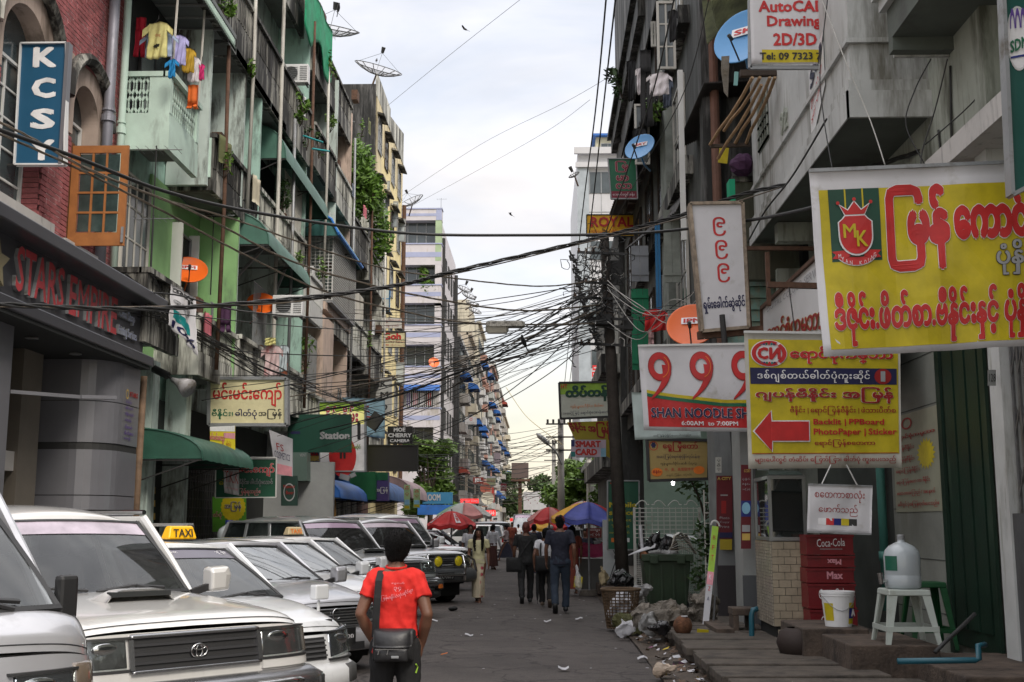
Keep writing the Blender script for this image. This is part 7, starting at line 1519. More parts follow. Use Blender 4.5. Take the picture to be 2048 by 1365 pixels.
pc=person('tall man in navy t-shirt, jeans and dark red cap walking away',gp(1121,1226),R(-2),1.78,shirt=navy,sleeve=.2,pants=jean,slim=1.05,pose=walk(-.7,.2),shoes=blkp,cap=M('red_cap',(.14,.012,.012)),face=False)
def satchel(label,x,y,z,w_,h_,mt_,strap,name='satchel',cat='bag'):
 r=empty(name,label,cat,(x,y,z));part('pouch',remesh(MB().shell(lambda u,v:(x-w_/2+w_*u,y-.05*math.sin(math.pi*u)**.4*math.sin(math.pi*v)**.4,z+h_*v),10,8,(0,.07,0)),.012,.006),mt_,r,smooth=True)
 if strap:part('strap',MB().tube(strap,[(.018,.005)]*len(strap),5),mt_,r)
 return r
satchel('black satchel of the man in black',pa.location.x-.24,pa.location.y-.12,.66,.34,.30,blkc,[(pa.location.x-.15,pa.location.y-.15,.95),(pa.location.x-.02,pa.location.y-.15,1.15),(pa.location.x+.14,pa.location.y-.12,1.36)])
satchel('black bag on the back of the person in white',pb.location.x-.06,pb.location.y-.2,.72,.30,.30,blkc,[(pb.location.x-.1,pb.location.y-.17,1.0),(pb.location.x-.11,pb.location.y-.15,1.15),(pb.location.x-.10,pb.location.y-.1,1.27)])
u_=empty('folded_umbrella','furled black umbrella hanging from the hand of the person in white','umbrella',(pb.location.x-.17,pb.location.y-.1,.1));ux,uy=pb.location.x-.17,pb.location.y-.1
part('canopy',MB().tube([(ux,uy,.15),(ux,uy,.3),(ux,uy,.6),(ux,uy,.72)],[.012,.03,.035,.02],8),blkc,u_);part('shaft',MB().tube([(ux,uy,.08),(ux,uy,.82),(ux+.03,uy,.86),(ux+.05,uy,.82)],.007,5),dgreym,u_)
pg=empty('plastic_bag','translucent white plastic bag with yellow packet in the tall man\'s right hand','bag',(pc.location.x+.33,pc.location.y,.4));bx_,by_=pc.location.x+.33,pc.location.y
part('bag',remesh(MB().tube([(bx_,by_,.44),(bx_,by_,.5),(bx_,by_,.66),(bx_-.02,by_,.82),(bx_-.03,by_,.9)],[(.05,.08),(.07,.13),(.06,.11),(.02,.04),(.01,.01)],12),.015,.03),M('plastic_film',(.6,.6,.62),rough=.25,var=.1,alpha=.55,obj=True),pg,smooth=True);part('packet',MB().ob((bx_,by_,.58),(.14,.07,.2),(0,.1,.2)),PM('yellow'),pg)
pd=person('person in white blouse and dark longyi striding across the far street to the left',gp(1012,1122),R(88),1.58,shirt=pinkc,sleeve=.2,longyi=darkl,slim=.9,pose=dict(anL=(-.08,.32,.08),anR=(.08,-.28,.1),knL=(-.09,.2,.48),knR=(.1,-.05,.48),elL=(-.2,.1,1.14),haL=(-.2,.34,1.08),elR=(.25,-.12,1.15),haR=(.25,-.2,.95)),face=False)
pe=person('person in pale shirt and brown longyi walking away behind the long-haired woman',gp(986,1140),R(-30),1.60,shirt=whc,sleeve=.4,longyi=brownc,pose=walk(.6,.12),face=False)
pf=person('man in white shirt with shoulder strap standing under the red umbrella',(-2.0,33.5,.0),R(200),1.62,shirt=whc,sleeve=.22,pants=darkl,face=False)
for k,(px,Y,hh,sh_,lb,rz_)in enumerate(((1143,27.5,1.58,orgc,'woman in a rust-red dress just right of the tall man in navy',10),(1068,36,1.62,navy,'person in dark blue among the distant walkers left of the group',0),(1082,39,1.66,whc,'distant person in white shirt seen above the person in the white t-shirt',160),(1100,34,1.58,brownc,'distant person in brown with a white cap by the red umbrella',190),(1025,62,1.7,orgc,'far person in a rust shirt standing near the dark van',180),(1037,74,1.6,whc,'tiny far pedestrian in white left of the dark van',0),(1170,31,1.5,navy,'vendor bending behind the pink stall',150),(990,66,1.62,blkc,'tiny far pedestrian in black beside the white estate car',30))):
 X=(px-1080)*Y/2300;person(lb,(X,Y,.02),R(rz_),hh,shirt=sh_,sleeve=.2,longyi=darkl if k%2 else orgc if k==0 else brownc,vox=.022,face=False,cap=M('white_cap',(.5,.5,.5))if k==3 else None)
def bird(label,p,s=1,rz=0,fly=False):
 r=empty('bird',label,'bird',tuple(p),rz);b=MB();b.tube([(0,-.17,.0),(0,-.08,.06),(0,.02,.12),(0,.09,.20)],[.02,.055,.06,.035],10);b.blob((0,.11,.235),(.032,.04,.034),10,8);b.tube([(0,.14,.235),(0,.19,.225)],[.014,.004],6);b.tube([(0,-.15,.01),(0,-.34,-.1)],[(.012,.03),(.008,.028)],6)
 if fly:
  for sg in(-1,1):b.tube([(0,0,.1),(sg*.2,.03,.2),(sg*.42,-.04,.16)],[(.02,.08),(.012,.07),(.004,.02)],6)
 b.v=[(x*s,y*s,z*s)for x,y,z in b.v];part('body',remesh(b,.014*s),M('crow_black',(.01,.01,.012),rough=.5,obj=True),r,smooth=True,local=True)
 if not fly:part('leg',MB().cyl((-.02*s,.0,.06*s),(-.02*s,.0,-.03*s),.005*s).cyl((.02*s,.0,.06*s),(.02*s,.0,-.03*s),.005*s),dark,r,local=True)
bird('black crow perched on the cables in the middle of the street',HY(1047,692,21),.75,R(160))
bird('small crow perched on the rim of the largest mesh dish',HY(617,30,40),1.0,R(60));bird('crow perched on the feed of the largest mesh dish',HY(677,22,40),1.0,R(200))
bird('dark bird standing on the tilted mesh dish',HY(753,125,51.5),.9,0);bird('bird flying in the pale sky top centre',HY(929,62,60),1.0,R(70),True);bird('tiny bird flying low in the sky over the street',HY(1021,432,80),.9,R(100),True);bird('bird on the wire end left of the dark eaves',HY(1258,68,34),.7,R(90))
# ================================================================ market umbrellas
def umbrella(label,px,Y,ztop,rad,drop,cols,X=None,tilt=0,n=8,words=None):
 X=(px-1080)*Y/2300 if X is None else X;r=empty('market_umbrella',label,'umbrella',(X,Y,0),0,'market umbrellas')
 T=Matrix.Rotation(tilt,3,'Y')
 def c(a,t):return Vector((X,Y,ztop))+T@Vector((rad*t*math.cos(a),rad*t*math.sin(a),-drop*t**1.7-.02*t*(1-math.cos(a*n))*1.6))
 for k in range(n):
  a0,a1=2*math.pi*k/n,2*math.pi*(k+1)/n
  pl=part('canopy_panel',MB().shell(lambda u,v:c(a0+(a1-a0)*v,.02+.98*u),6,5,(0,0,-.006)),cols[k%len(cols)],r,smooth=True)
  part('valance',MB().shell(lambda u,v:c(a0+(a1-a0)*v,1)+Vector((0,0,-.10*u)),1,5,(.003,.003,0)),cols[k%len(cols)],r)
  if words and k%2==0:
   q=[c(a0+(a1-a0)*.28,.35),c(a0+(a1-a0)*.28,.9),c(a0+(a1-a0)*.72,.9),c(a0+(a1-a0)*.72,.35)];s=Sign(*q,gap=.012)
   if s.n.z<0:s.n=-s.n
   s.rect(0,.15,1,.85,'white',1);s.text(words,.08,.25,.92,.75,'red',bold=.03,k=2)
   for(kd,col),mb in s.dec.items():part(kd,mb,PM(col),r)
 part('pole',MB().cyl((X,Y,.02),(X,Y,ztop+.06),.025,n=8),greym,r);mb=MB()
 for k in range(n):a=2*math.pi*k/n;mb.tube([c(a,.03)-Vector((0,0,.02)),c(a,.5)-Vector((0,0,.02)),c(a,.98)-Vector((0,0,.02))],.008,4)
 part('rib',mb,greym,r);part('base',MB().cyl((X,Y,.0),(X,Y,.12),.25,.2,14),conc,r)
U=lambda nm,c:M('umbrella_'+nm,c,rough=.7,var=.2,sc=3,bump=.2,bsc=6,stain=.15,stc=[q*.6 for q in c])
ur,uy_,ub,uw,ug,upk=U('red',(.5,.02,.02)),U('yellow',(.72,.38,.02)),U('blue',(.08,.10,.38)),U('white',(.5,.5,.46)),U('green',(.25,.42,.28)),U('pink',(.55,.22,.2))
umbrella('large market umbrella with yellow, blue and red panels on the right',1176,27.5,2.16,.86,.40,[ur,ur,uy_,uy_,uy_,ub,ub,ur],tilt=R(4))
umbrella('faded red and pink market umbrella left of the multicoloured one',1098,33,2.12,.62,.34,[upk,ur])
umbrella('bright red market umbrella with white lettering patches on the left',905,34,2.02,.72,.38,[ur],words='CHERRY')
umbrella('big pale green and white market umbrella behind the red one',930,40,2.38,.95,.42,[ug,uw,upk,uw])
umbrella('low red-yellow-blue umbrella under the pink one',1100,37,1.9,.75,.34,[ur,uy_,ur,ub])
umbrella('pale pink umbrella top showing behind the multicoloured one',1165,36,2.35,.6,.3,[upk,uw])

# ================================================================ PROPS right pavement
def on(px,py,z):p=HZ(px,py,z);return p.x,p.y
concb=M('old_concrete_block',(.085,.062,.047),rough=.9,var=.4,sc=4,bump=.6,dirt=.5,dirtc=(.03,.022,.018))
x,y=on(1336,1226,.16);bn=empty('wheelie_bin','overfull dark green wheeled rubbish bin beside the wooden pole','rubbish bin',(x,y,.16));bw=.82;bing=M('bin_green',(.018,.038,.016),rough=.5,var=.25,sc=2,dirt=.3,dirtc=(.03,.025,.015))
part('body',MB().loft([[(x+sx*wx/2,y+sy*wy/2+.3,z)for sx,sy in((-1,-1),(1,-1),(1,1),(-1,1))]for z,wx,wy in((.22,.66,.55),(1.02,.80,.68),(1.04,.84,.72),(1.13,.84,.72))]),bing,bn,bev=.02)
part('rim',MB().box(x-.44,x+.44,y-.10,y-.065,1.02,1.14).box(x-.30,x-.16,y-.13,y-.1,.98,1.12).box(x+.16,x+.30,y-.13,y-.1,.98,1.12),bing,bn,bev=.01)
for k in range(4):part('rib',MB().box(x-.3+.2*k-.015,x-.3+.2*k+.015,y-.045,y-.02,.3,.95),bing,bn)
for sg in(-1,1):part('wheel',MB().cyl((x+sg*.3,y+.1,.25),(x+sg*.36,y+.1,.25),.09,n=16),rub,bn)
def crumple(name,label,p,r,mt_,cat='rubbish',seed=0,j=.22,vox=.025,group=None,parent=None):
 random.seed(seed+hash(label)%1000 if False else seed+len(label)*7);mb=MB()
 for k in range(7):mb.blob((p[0]+random.uniform(-.45,.45)*r[0],p[1]+random.uniform(-.4,.4)*r[1],p[2]+r[2]*random.uniform(.35,.8)),(r[0]*random.uniform(.4,.7),r[1]*random.uniform(.4,.7),r[2]*random.uniform(.3,.5)),9,7)
 o=remesh(mb,vox,0,.4);out=[]
 for q in o.v:v=Vector(q);n=_nz.noise(v*9+Vector((seed,0,0)));m=abs(_nz.noise(v*22+Vector((0,seed,0))));out.append(tuple(v+Vector((n,_nz.noise(v*11),_nz.noise(v*8+Vector((3,3,seed)))))*r[2]*.25-Vector((0,0,m*r[2]*.2))))
 o.v=out;return one(name,o,mt_,label,cat,group,smooth=False)
blkbag=M('black_bin_bag',(.010,.010,.011),rough=.22,var=.2,bump=.6,bsc=14);clearb=M('clear_plastic',(.24,.24,.235),rough=.25,var=.3,sc=8,bump=.6,bsc=14);sackm=M('woven_sack',(.17,.15,.125),rough=.85,var=.35,sc=6,bump=.8,bsc=30,dirt=.4);papr=M('paper_white',(.50,.50,.52),rough=.7,var=.08,bump=.1);moss=M('moss_bag',(.065,.065,.02),rough=.8,var=.5,sc=12,bump=.8,bsc=30)
crumple('rubbish_bag','black rubbish bag heaped on the left of the full green bin',(x-.22,y+.22,1.08),(.22,.2,.36),blkbag,seed=1)
crumple('rubbish_bag','black rubbish bag in the middle of the heap on the green bin',(x+.05,y+.25,1.08),(.2,.2,.32),blkbag,seed=2)
for k in range(9):
 p0=(x+.26,y+.2,1.12+.035*k);w_=.26-.018*k
 one('newspaper',MB().shell(lambda u,v:(p0[0]+(2*u-1)*w_,p0[1]+(v-.5)*.4,p0[2]+.09*math.sqrt(max(0,1-(2*u-1)**2))+.012*math.sin(u*14+k)),14,2,(0,0,.008)),M('newsprint_%d'%(k%3),((.45,.42,.36),(.3,.26,.2),(.5,.48,.44))[k%3],rough=.8,var=.3,sc=9),'folded newspaper in the arched stack on the green bin','newspaper','newspapers stacked on the bin')
one('white_board',MB().ob((x+.30,y+.35,1.42),(.5,.3,.02),(R(10),R(4),0)),papr,'white card lying on top of the newspapers on the bin','card')
one('paper_sheet',MB().add([(x-.66,y-.05,1.13),(x-.2,y+.0,1.26),(x-.16,y+.1,1.34),(x-.3,y+.2,1.28),(x-.66,y-.05,1.115),(x-.2,y+.0,1.245),(x-.16,y+.1,1.325),(x-.3,y+.2,1.265)],[(0,1,2,3),(7,6,5,4),(0,4,5,1),(1,5,6,2),(2,6,7,3),(3,7,4,0)]),papr,'pointed white paper sheet jutting left from the bin','paper')
one('white_tube',MB().cyl((x-.40,y+.1,1.1),(x-.43,y+.12,1.62),.028),papr,'white tube standing upright in the rubbish on the bin','tube')
crumple('food_waste','crumpled clear wrappers at the front of the bin heap',(x-.05,y+.02,1.08),(.3,.1,.12),clearb,seed=4);crumple('food_waste','rust-brown waste spilling over the left rim of the bin',(x-.38,y,1.04),(.1,.08,.14),M('brown_waste',(.16,.06,.02),var=.5,sc=12),seed=5)
sx,sy=on(1335,1262,.2);crumple('woven_sack','large slumped grey-brown woven sack in front of the bin',(sx-.06,sy+.5,.2),(.42,.3,.36),sackm,seed=8)
sx,sy=on(1418,1255,.2);crumple('woven_sack','smaller tied sack right of the bin behind the leaning strip',(sx+.02,sy+.5,.2),(.24,.2,.42),sackm,seed=9)
sx,sy=on(1250,1200,.2);crumple('rubbish_bag','glossy black rubbish bag resting in the wicker basket',(sx-.02,sy-1.1,.50),(.34,.28,.26),blkbag,seed=11)
sx,sy=on(1285,1225,.2);crumple('plastic_bag','knotted white plastic bag between pole and bin',(sx,sy-.2,.42),(.14,.12,.26),clearb,seed=12)
sx,sy=on(1300,1262,.2);crumple('plastic_bag','grey transparent rubbish bag between basket and sack',(sx-.02,sy+.1,.16),(.18,.15,.24),clearb,seed=13)
sx,sy=on(1264,1270,.03);crumple('moss_sack','mossy olive green sack leaning on the wicker basket',(sx,sy+.12,.02),(.30,.22,.32),moss,seed=14)
sx,sy=on(1308,1268,.2);crumple('rubbish_bag','small black bag on the pavement edge beside the mossy sack',(sx+.05,sy,.2),(.18,.14,.14),blkbag,seed=15)
sx,sy=on(1325,1350,.05);crumple('plastic_bag','crumpled beige plastic bag lying in the gutter in the foreground',(sx,sy,.03),(.14,.14,.13),M('beige_plastic',(.42,.33,.25),rough=.4,var=.3,sc=8),seed=16)
sx,sy=on(1366,1272,.2);ct=empty('coconut','brown coconut lying on the pavement slabs','coconut',(sx,sy,.2));part('husk',MB().blob((sx,sy,.33),(.125,.125,.13),20,14),M('coconut_husk',(.12,.05,.022),rough=.85,var=.5,sc=14,bump=.8,bsc=60),ct,smooth=True);part('cut_top',MB().cyl((sx+.02,sy-.03,.445),(sx+.02,sy-.03,.458),.045),papr,ct)
one('yellow_packet',MB().ob((sx+.28,sy+.15,.235),(.14,.06,.07),(0,.1,.3)),PM('yellow'),'small yellow packet beside the coconut','packet')
sx,sy=on(1250,1275,.03);crumple('folded_paper','crumpled white paper wrapper propped against the mossy sack',(sx,sy-.05,.02),(.13,.09,.24),papr,cat='paper',seed=51,vox=.02)
one('folded_paper',MB().add([Vector((on(1292,1262,.1)[0],on(1292,1262,.1)[1],.1))+Vector(q)for q in((-.06,-.1,0),(.16,-.05,.05),(.12,0,.32),(0,.05,.2))],[(0,1,2),(0,2,3),(1,3,2)]),papr,'second white paper scrap sticking up on the pavement edge','paper')
bx0,by0=on(1245,1262,.02);by0+=.3;bk=empty('wicker_basket','tall wicker basket full of rubbish standing at the foot of the wooden pole','basket',(bx0,by0,.02));wk=M('wicker',(.10,.062,.032),rough=.8,var=.4,sc=12)
def br(z):return.215+.085*((z-.02)/.62)
for k in range(26):a=2*math.pi*k/26;part('stake',MB().tube([(bx0+br(z)*math.cos(a),by0+br(z)*math.sin(a),z)for z in(.03,.3,.62)],.009,4),wk,bk)
for k in range(13):z=.05+.047*k;part('strand',MB().tube([(bx0+(br(z)+.008*math.sin(13*a+k*3.14))*math.cos(a),by0+(br(z)+.008*math.sin(13*a+k*3.14))*math.sin(a),z)for a in[2*math.pi*j/52 for j in range(53)]],.008,4),wk,bk)
part('rim',MB().tube([(bx0+.305*math.cos(a),by0+.305*math.sin(a),.63)for a in[2*math.pi*j/30 for j in range(31)]],.022,6),wk,bk);crumple('paper_waste','loose white paper rubbish filling the wicker basket',(bx0,by0,.08),(.2,.2,.42),papr,seed=21)
ls=Sign(HY(1424,1052,17.4),HY(1437,1054,17.4),HY(1417,1253,16.8),HY(1405,1250,16.8),gap=.004);ls.rect(0,0,1,.47,'lime',1);ls.rect(0,.47,1,.60,'pink',1);ls.text('B',.3,.1,.7,.14,'dred',k=2);ls.text('F',.3,.2,.7,.25,'red',k=2);ls.text('T',.3,.3,.7,.36,'red',k=2);ls.text('K',.3,.5,.7,.55,'white',k=2);ls.text('Z',.3,.62,.7,.66,'red',k=2);ls.text('A',.3,.72,.7,.76,'navy',k=2)
r_=ls.make('leaning_strip','narrow green, pink and white advertising strip leaning behind the coconut','advertising strip',papr,thick=.02)
part('hoop',MB().tube([ls.P(.5+.62*math.cos(t),-.0+.0,0)+Vector((0,0,.07*math.sin(t)+.01))for t in[k*math.pi/8 for k in range(9)]],.014,5),whitep,r_);part('leg',MB().beam(ls.P(1.2,.05,-.05),ls.P(1.9,1.0,-.05),.025),dgreym,r_)
Yg=21.2;lg=empty('lattice_gate','white steel lattice gate panel with scroll top behind the bin','gate',(HY(1330,1190,Yg).x,Yg,.16));xa,xb_=HY(1268,1000,Yg).x,HY(1398,1000,Yg).x;z0,z1=.2,HY(1330,1015,Yg).z;gpm=M('gate_paint',(.42,.42,.39),rough=.6,var=.2,dirt=.4)
for xx in(xa,xb_):part('upright',MB().beam((xx,Yg,z0),(xx,Yg,z1),.045),gpm,lg)
for i in range(1,11):xx=xa+(xb_-xa)*i/11;part('bar',MB().beam((xx,Yg,z0),(xx,Yg,z1),.014),gpm,lg)
for i in range(8):z=z1-.02-.075*i*1.0;part('rail',MB().beam((xa,Yg-.01,z),(xb_,Yg-.01,z),.016),gpm,lg)
mb=MB()
for i in range(30):mb.beam((xa,Yg+.012,z0+.035*i),(xb_,Yg+.012,z0+.035*i),.008)
for i in range(34):mb.beam((xa+(xb_-xa)*i/34,Yg+.02,z0),(xa+(xb_-xa)*i/34,Yg+.02,z0+1.1),.008)
part('mesh_infill',mb,gpm,lg,kind='stuff')
for k in range(4):
 c0=xa+(xb_-xa)*(k+.5)/4;sg=1 if k%2 else-1;part('scroll',MB().tube([(c0+sg*(.13-.26*t)*.95,Yg,z1+.02+.10*math.sin(t*math.pi)+(.03*math.cos(t*12)if t>.75 else 0))for t in[j/12 for j in range(13)]],.011,5),gpm,lg)
lt=empty('lattice_screen','rusty white lattice screen between bin and grey pier','screen',(HY(1420,1100,19.6).x,19.6,.16));xa,xb_=HY(1408,1000,19.6).x,HY(1434,1000,19.6).x
for i in range(3):part('bar',MB().beam((xa+(xb_-xa)*i/2,19.6,.2),(xa+(xb_-xa)*i/2,19.6,HY(1420,980,19.6).z),.02),offw,lt)
for i in range(11):part('rail',MB().beam((xa,19.59,.3+.17*i),(xb_,19.59,.3+.17*i),.016),offw,lt)
pr_=empty('wall_pier','grey plastered pier with poster strips behind the food counter','pier',(HY(1460,1200,18.6).x,18.6,0))
part('wall',MB().box(HY(1432,1000,18.6).x,HY(1482,1000,18.6).x,18.6,19.4,.1,3.7),M('pier_wall',(.20,.21,.21),var=.2,stain=.3,stc=(.08,.08,.08)),pr_);part('plinth',MB().box(HY(1432,1000,18.6).x-.02,HY(1482,1000,18.6).x,18.55,18.598,.1,1.0),M('dark_plinth',(.035,.03,.032)),pr_)
pr2=empty('wall_pier','pale grey pier right behind the glass cabinet','pier',(HY(1510,1200,16.9).x,16.9,0));part('wall',MB().box(HY(1483,1000,16.9).x,HY(1540,1000,16.9).x,16.9,17.6,.1,3.7),M('pier_wall_b',(.30,.31,.30),var=.2,stain=.3,stc=(.12,.12,.12)),pr2);part('plinth',MB().box(HY(1483,1000,16.9).x-.02,HY(1540,1000,16.9).x,16.85,16.898,.1,.92),M('grey_plinth',(.09,.095,.10)),pr2)
one('black_pole',MB().cyl((HY(1491,1000,17.9).x,17.9,.16),(HY(1480,700,16.4).x,17.9,4.9),.045),dgreym,'black upright steel pole in front of the grey piers','pole')
one('black_pole',MB().cyl((HY(1512,1000,16.2).x,16.2,.9),(HY(1508,900,16.2).x,16.2,3.4),.03),dgreym,'thin black cable post beside the glass cabinet','pole')
def px_box(px0,px1,pyt,pyb,Y,dp,zb=None):
 a,b=HY(px0,pyt,Y),HY(px1,pyb,Y);return MB().box(a.x,b.x,Y,Y+dp,b.z if zb is None else zb,a.z)
cf=empty('concrete_bench','low brown concrete bench frame left of the food counter','bench',tuple(HY(1480,1300,16)))
for q in((1465,1512,1217,1232),(1467,1480,1232,1296),(1499,1511,1232,1300)):part('slab' if q[2]<1220 else 'leg',px_box(*q,16,.4,None if q[2]<1220 else.16),concb,cf,bev=.01)
one('step',px_box(1433,1470,1258,1292,15.6,1.6,.16),concb,'low concrete step beside the bench frame','step',bev=.01)
Yc=15.0;fc_=empty('food_counter','tiled food counter with a dark block as shaded recess beside the red crates','counter',(HY(1575,1300,Yc).x,Yc,.16));xl,xm,xr_=HY(1543,1100,Yc).x,HY(1543,1100,Yc).x,HY(1612,1100,Yc).x;zt2,zb2=HY(1560,1083,Yc).z,HY(1560,1253,Yc).z
tl=M('counter_tile',(.34,.29,.21),rough=.3,var=.2,sc=5,bump=.15,bsc=60);grt=M('grout',(.16,.14,.11))
xl2=HY(1513,1080,Yc+1.15).x
part('core',MB().add([(xl,Yc,zb2),(xr_,Yc,zb2),(xr_,Yc+1.2,zb2),(xl2,Yc+1.2,zb2),(xl,Yc,zt2),(xr_,Yc,zt2),(xr_,Yc+1.2,zt2),(xl2,Yc+1.2,zt2)],[(0,1,2,3),(4,5,6,7),(0,1,5,4),(1,2,6,5),(2,3,7,6),(3,0,4,7)]),grt,fc_)
part('base',MB().box(xl+.04,xr_-.02,Yc+.05,Yc+1.1,.16,zb2),dark,fc_)  # inset dark block, colour stands for the shaded recess under the counter
tsrc=None;nr=11;hh=(zt2-zb2)/nr
for i in range(nr):
 for j in range(-1,4):
  x0_=xl+.004+(j+(.5 if i%2 else 0))*.155;x1_=x0_+.147;x0_,x1_=max(x0_,xl+.003),min(x1_,xr_-.003)
  if x1_-x0_<.03:continue
  o_=part('tile',MB().box(-.5,.5,-.012,-.001,0,hh-.007),tl,fc_,local=True,bev=.0)if tsrc is None else tsrc.copy()
  if tsrc is None:tsrc=o_
  else:COL.objects.link(o_)
  o_.parent=fc_;o_.matrix_local=WM[fc_.name].inverted()@Matrix.Translation(((x0_+x1_)/2,Yc-random.uniform(0,.003),zb2+i*hh))@Matrix.Diagonal((x1_-x0_,1,1,1))
dv=Vector((xl2-xl,1.2,0));nn_=Vector((-dv.y,dv.x,0)).normalized();mb=MB()
for i in range(26):
 for j in range(9):a=Vector((xl,Yc,zb2))+dv*(j+.06)/9+Vector((0,0,(zt2-zb2)*(i+.08)/26));b=a+dv*.88/9;h_=Vector((0,0,(zt2-zb2)*.86/26));mb.hexa([a,b,b+nn_*.012,a+nn_*.012,a+h_,b+h_,b+h_+nn_*.009,a+h_+nn_*.009])
part('mosaic_tile',mb,M('mosaic',(.36,.32,.26),rough=.2,var=.2,sc=8),fc_,kind='stuff')
gc=empty('glass_cabinet','aluminium framed glass food cabinet standing on the tiled counter','cabinet',(xl,Yc,zt2));z3=HY(1560,955,Yc).z;alum=M('aluminium',(.28,.29,.29),rough=.4,metal=.7,var=.15)
P4=[Vector(q)for q in((xl,Yc,0),(xr_,Yc,0),(xr_,Yc+1.1,0),(xl2,Yc+1.1,0))]
for q in P4:part('post',MB().beam(q+Vector((0,0,zt2)),q+Vector((0,0,z3)),.04),alum,gc)
for z in(zt2+.03,z3):
 for a,b in zip(P4,P4[1:]+P4[:1]):part('rail',MB().beam(a+Vector((0,0,z)),b+Vector((0,0,z)),.045),alum,gc)
for a,b in((0,1),(3,0)):part('pane',MB().beam(P4[a]+Vector((0,0,(zt2+z3)/2)),P4[b]+Vector((0,0,(zt2+z3)/2)),.006,z3-zt2-.05),sdg,gc)
part('shelf',MB().box(xl+.02,xr_-.02,Yc+.05,Yc+1.0,zt2+.3,zt2+.32),alum,gc);part('roof',MB().hexa([P4[k]+Vector((0,0,z3+.03))for k in range(4)]+[P4[k]*.9+Vector(P4[0])*.1+Vector((0,.05,z3+.14 if k>1 else z3+.08))for k in range(4)]),greend,gc)
for k in range(5):one('bottle',MB().lathe([(.03,0),(.035,.02),(.035,.14),(.014,.19),(.014,.24)],(xl+.12+.09*k,Yc+.35,zt2+.32),10),M('bottle_green',(.04,.06,.05),rough=.15),'small dark bottle on the shelf inside the glass cabinet','bottle','bottles in the glass cabinet',smooth=True)
one('red_notice',MB().shell(lambda u,v:(xl2+.02+.0*u,Yc+.9-.35*u,z3-.35-.75*v+.02*math.sin(v*6)),4,6,(-.01,0,0)),PM('red'),'red and white notice taped on the street side of the glass cabinet','notice')
bpm=M('blue_pipe',(.012,.09,.125),rough=.4,var=.2);one('blue_pipe',MB().tube([HY(1513,1330,15.2)+Vector((0,0,.06)),HY(1504,1300,15.2),HY(1503,1232,15.2),HY(1506,1220,15.2),HY(1516,1218,15.2)],.035,8),bpm,'bent blue water pipe beside the tiled counter','pipe',smooth=True)
crm=M('crate_red',(.17,.006,.010),rough=.45,var=.15,sc=5,dirt=.25,dirtc=(.08,.01,.01));cx0,cx1=HY(1614,1100,14.6).x,HY(1707,1100,14.6).x;zz=[HY(1660,p_,14.6).z for p_ in(1280,1220,1168,1137,1112,1070)]
clab=('lowest red crate of the stack, white script lettering behind the bucket','second red crate from the bottom with white script lettering','middle red crate reading Max right way up','red crate with its word Max upside down','topmost red crate with white script lettering')
for i in range(5):
 za,zb_=zz[i]+.012,zz[i+1];r=empty('drinks_crate',clab[i],'crate',((cx0+cx1)/2,14.8,za),0,'red drinks crates stacked beside the counter');mb=MB();ox=random.uniform(-.015,.015);a,b=cx0+ox,cx1+ox
 mb.box(a,b,14.6,14.63,za,zb_).box(a,b,14.97,15.0,za,zb_).box(a,a+.03,14.63,14.97,za,zb_).box(b-.03,b,14.63,14.97,za,zb_);part('wall',mb,crm,r)
 part('rim',MB().box(a-.012,b+.012,14.588,14.599,zb_-.03,zb_).box(a-.012,b+.012,14.588,14.599,za,za+.02),crm,r);part('bottom',MB().box(a+.03,b-.03,14.63,14.97,za,za+.015),crm,r)
 s=Sign((a,14.599,zb_),(b,14.599,zb_),(b,14.599,za),(a,14.599,za),gap=.003)
 if i in(0,1,4):s.text('Coca-Cola',.22,.22,.82,.62,'white',bold=.0,k=1,skew=-.1);s.rect(.28,.7,.76,.73,'grey',1)
 elif i==3:s.text('Max',.72,.78,.42,.28,'pink',bold=.05,k=1)
 else:s.text('Max',.42,.22,.76,.75,'pink',bold=.05,k=1)
 for(kd,col),m_ in s.dec.items():part(kd,m_,PM(col),r)
blk=one('concrete_block',px_box(1606,1742,1258,1345,12.9,1.2,.1),concb,'brown concrete block under the white bucket','block',bev=.015)
zs_=HY(1680,1258,12.9).z
one('concrete_step',px_box(1702,1886,1291,1380,11.7,1.4,.1),concb,'brown concrete step carrying the white plastic stool','step',bev=.015);zst=HY(1800,1291,11.7).z
one('concrete_step',MB().box(HY(1880,1290,11).x,4.9,10.4,12.3,.1,.34),concb,'low concrete ledge in front of the green door','step',bev=.015)
one('tiled_box',px_box(1574,1606,1268,1318,13.6,.5,.12),tl,'small tiled gutter box with a blue tap left of the concrete block','box');one('clay_pot',MB().lathe([(.05,0),(.2,.08),(.24,.2),(.2,.32),(.12,.36)],(HY(1598,1340,13.2).x,13.2,.15),18),M('clay_dark',(.025,.015,.012)),'round dark clay pot beside the concrete block','pot',smooth=True)
bxk,byk=HY(1680,1257,13.2).x,13.25;bu_=empty('paint_bucket','white plastic paint bucket with yellow and blue labels on the concrete block','bucket',(bxk,byk,zs_));hb_=HY(1680,1183,13.2).z-zs_
part('body',MB().lathe([(.001,0),(.145,0),(.178,hb_*.86),(.185,hb_*.87),(.185,hb_*.93),(.19,hb_*.94),(.19,hb_),(.001,hb_)],(bxk,byk,zs_),32),pvc,bu_,smooth=False)
def lab(a0,a1,z0,z1,col,o=.002):return MB().sheet(lambda u,v:(bxk+((.145+.033*(z0+(z1-z0)*v))+o)*math.sin(R(a0+(a1-a0)*u)),byk-((.145+.033*(z0+(z1-z0)*v))+o)*math.cos(R(a0+(a1-a0)*u)),zs_+hb_*.86*(z0+(z1-z0)*v)),10,2)
part('label',lab(-75,-32,.2,.78,'yellow'),PM('yellow'),bu_);part('label',lab(30,80,.1,.8,'yellow'),PM('yellow'),bu_);part('label',lab(30,80,.28,.62,'blue',.005),PM('blue'),bu_)
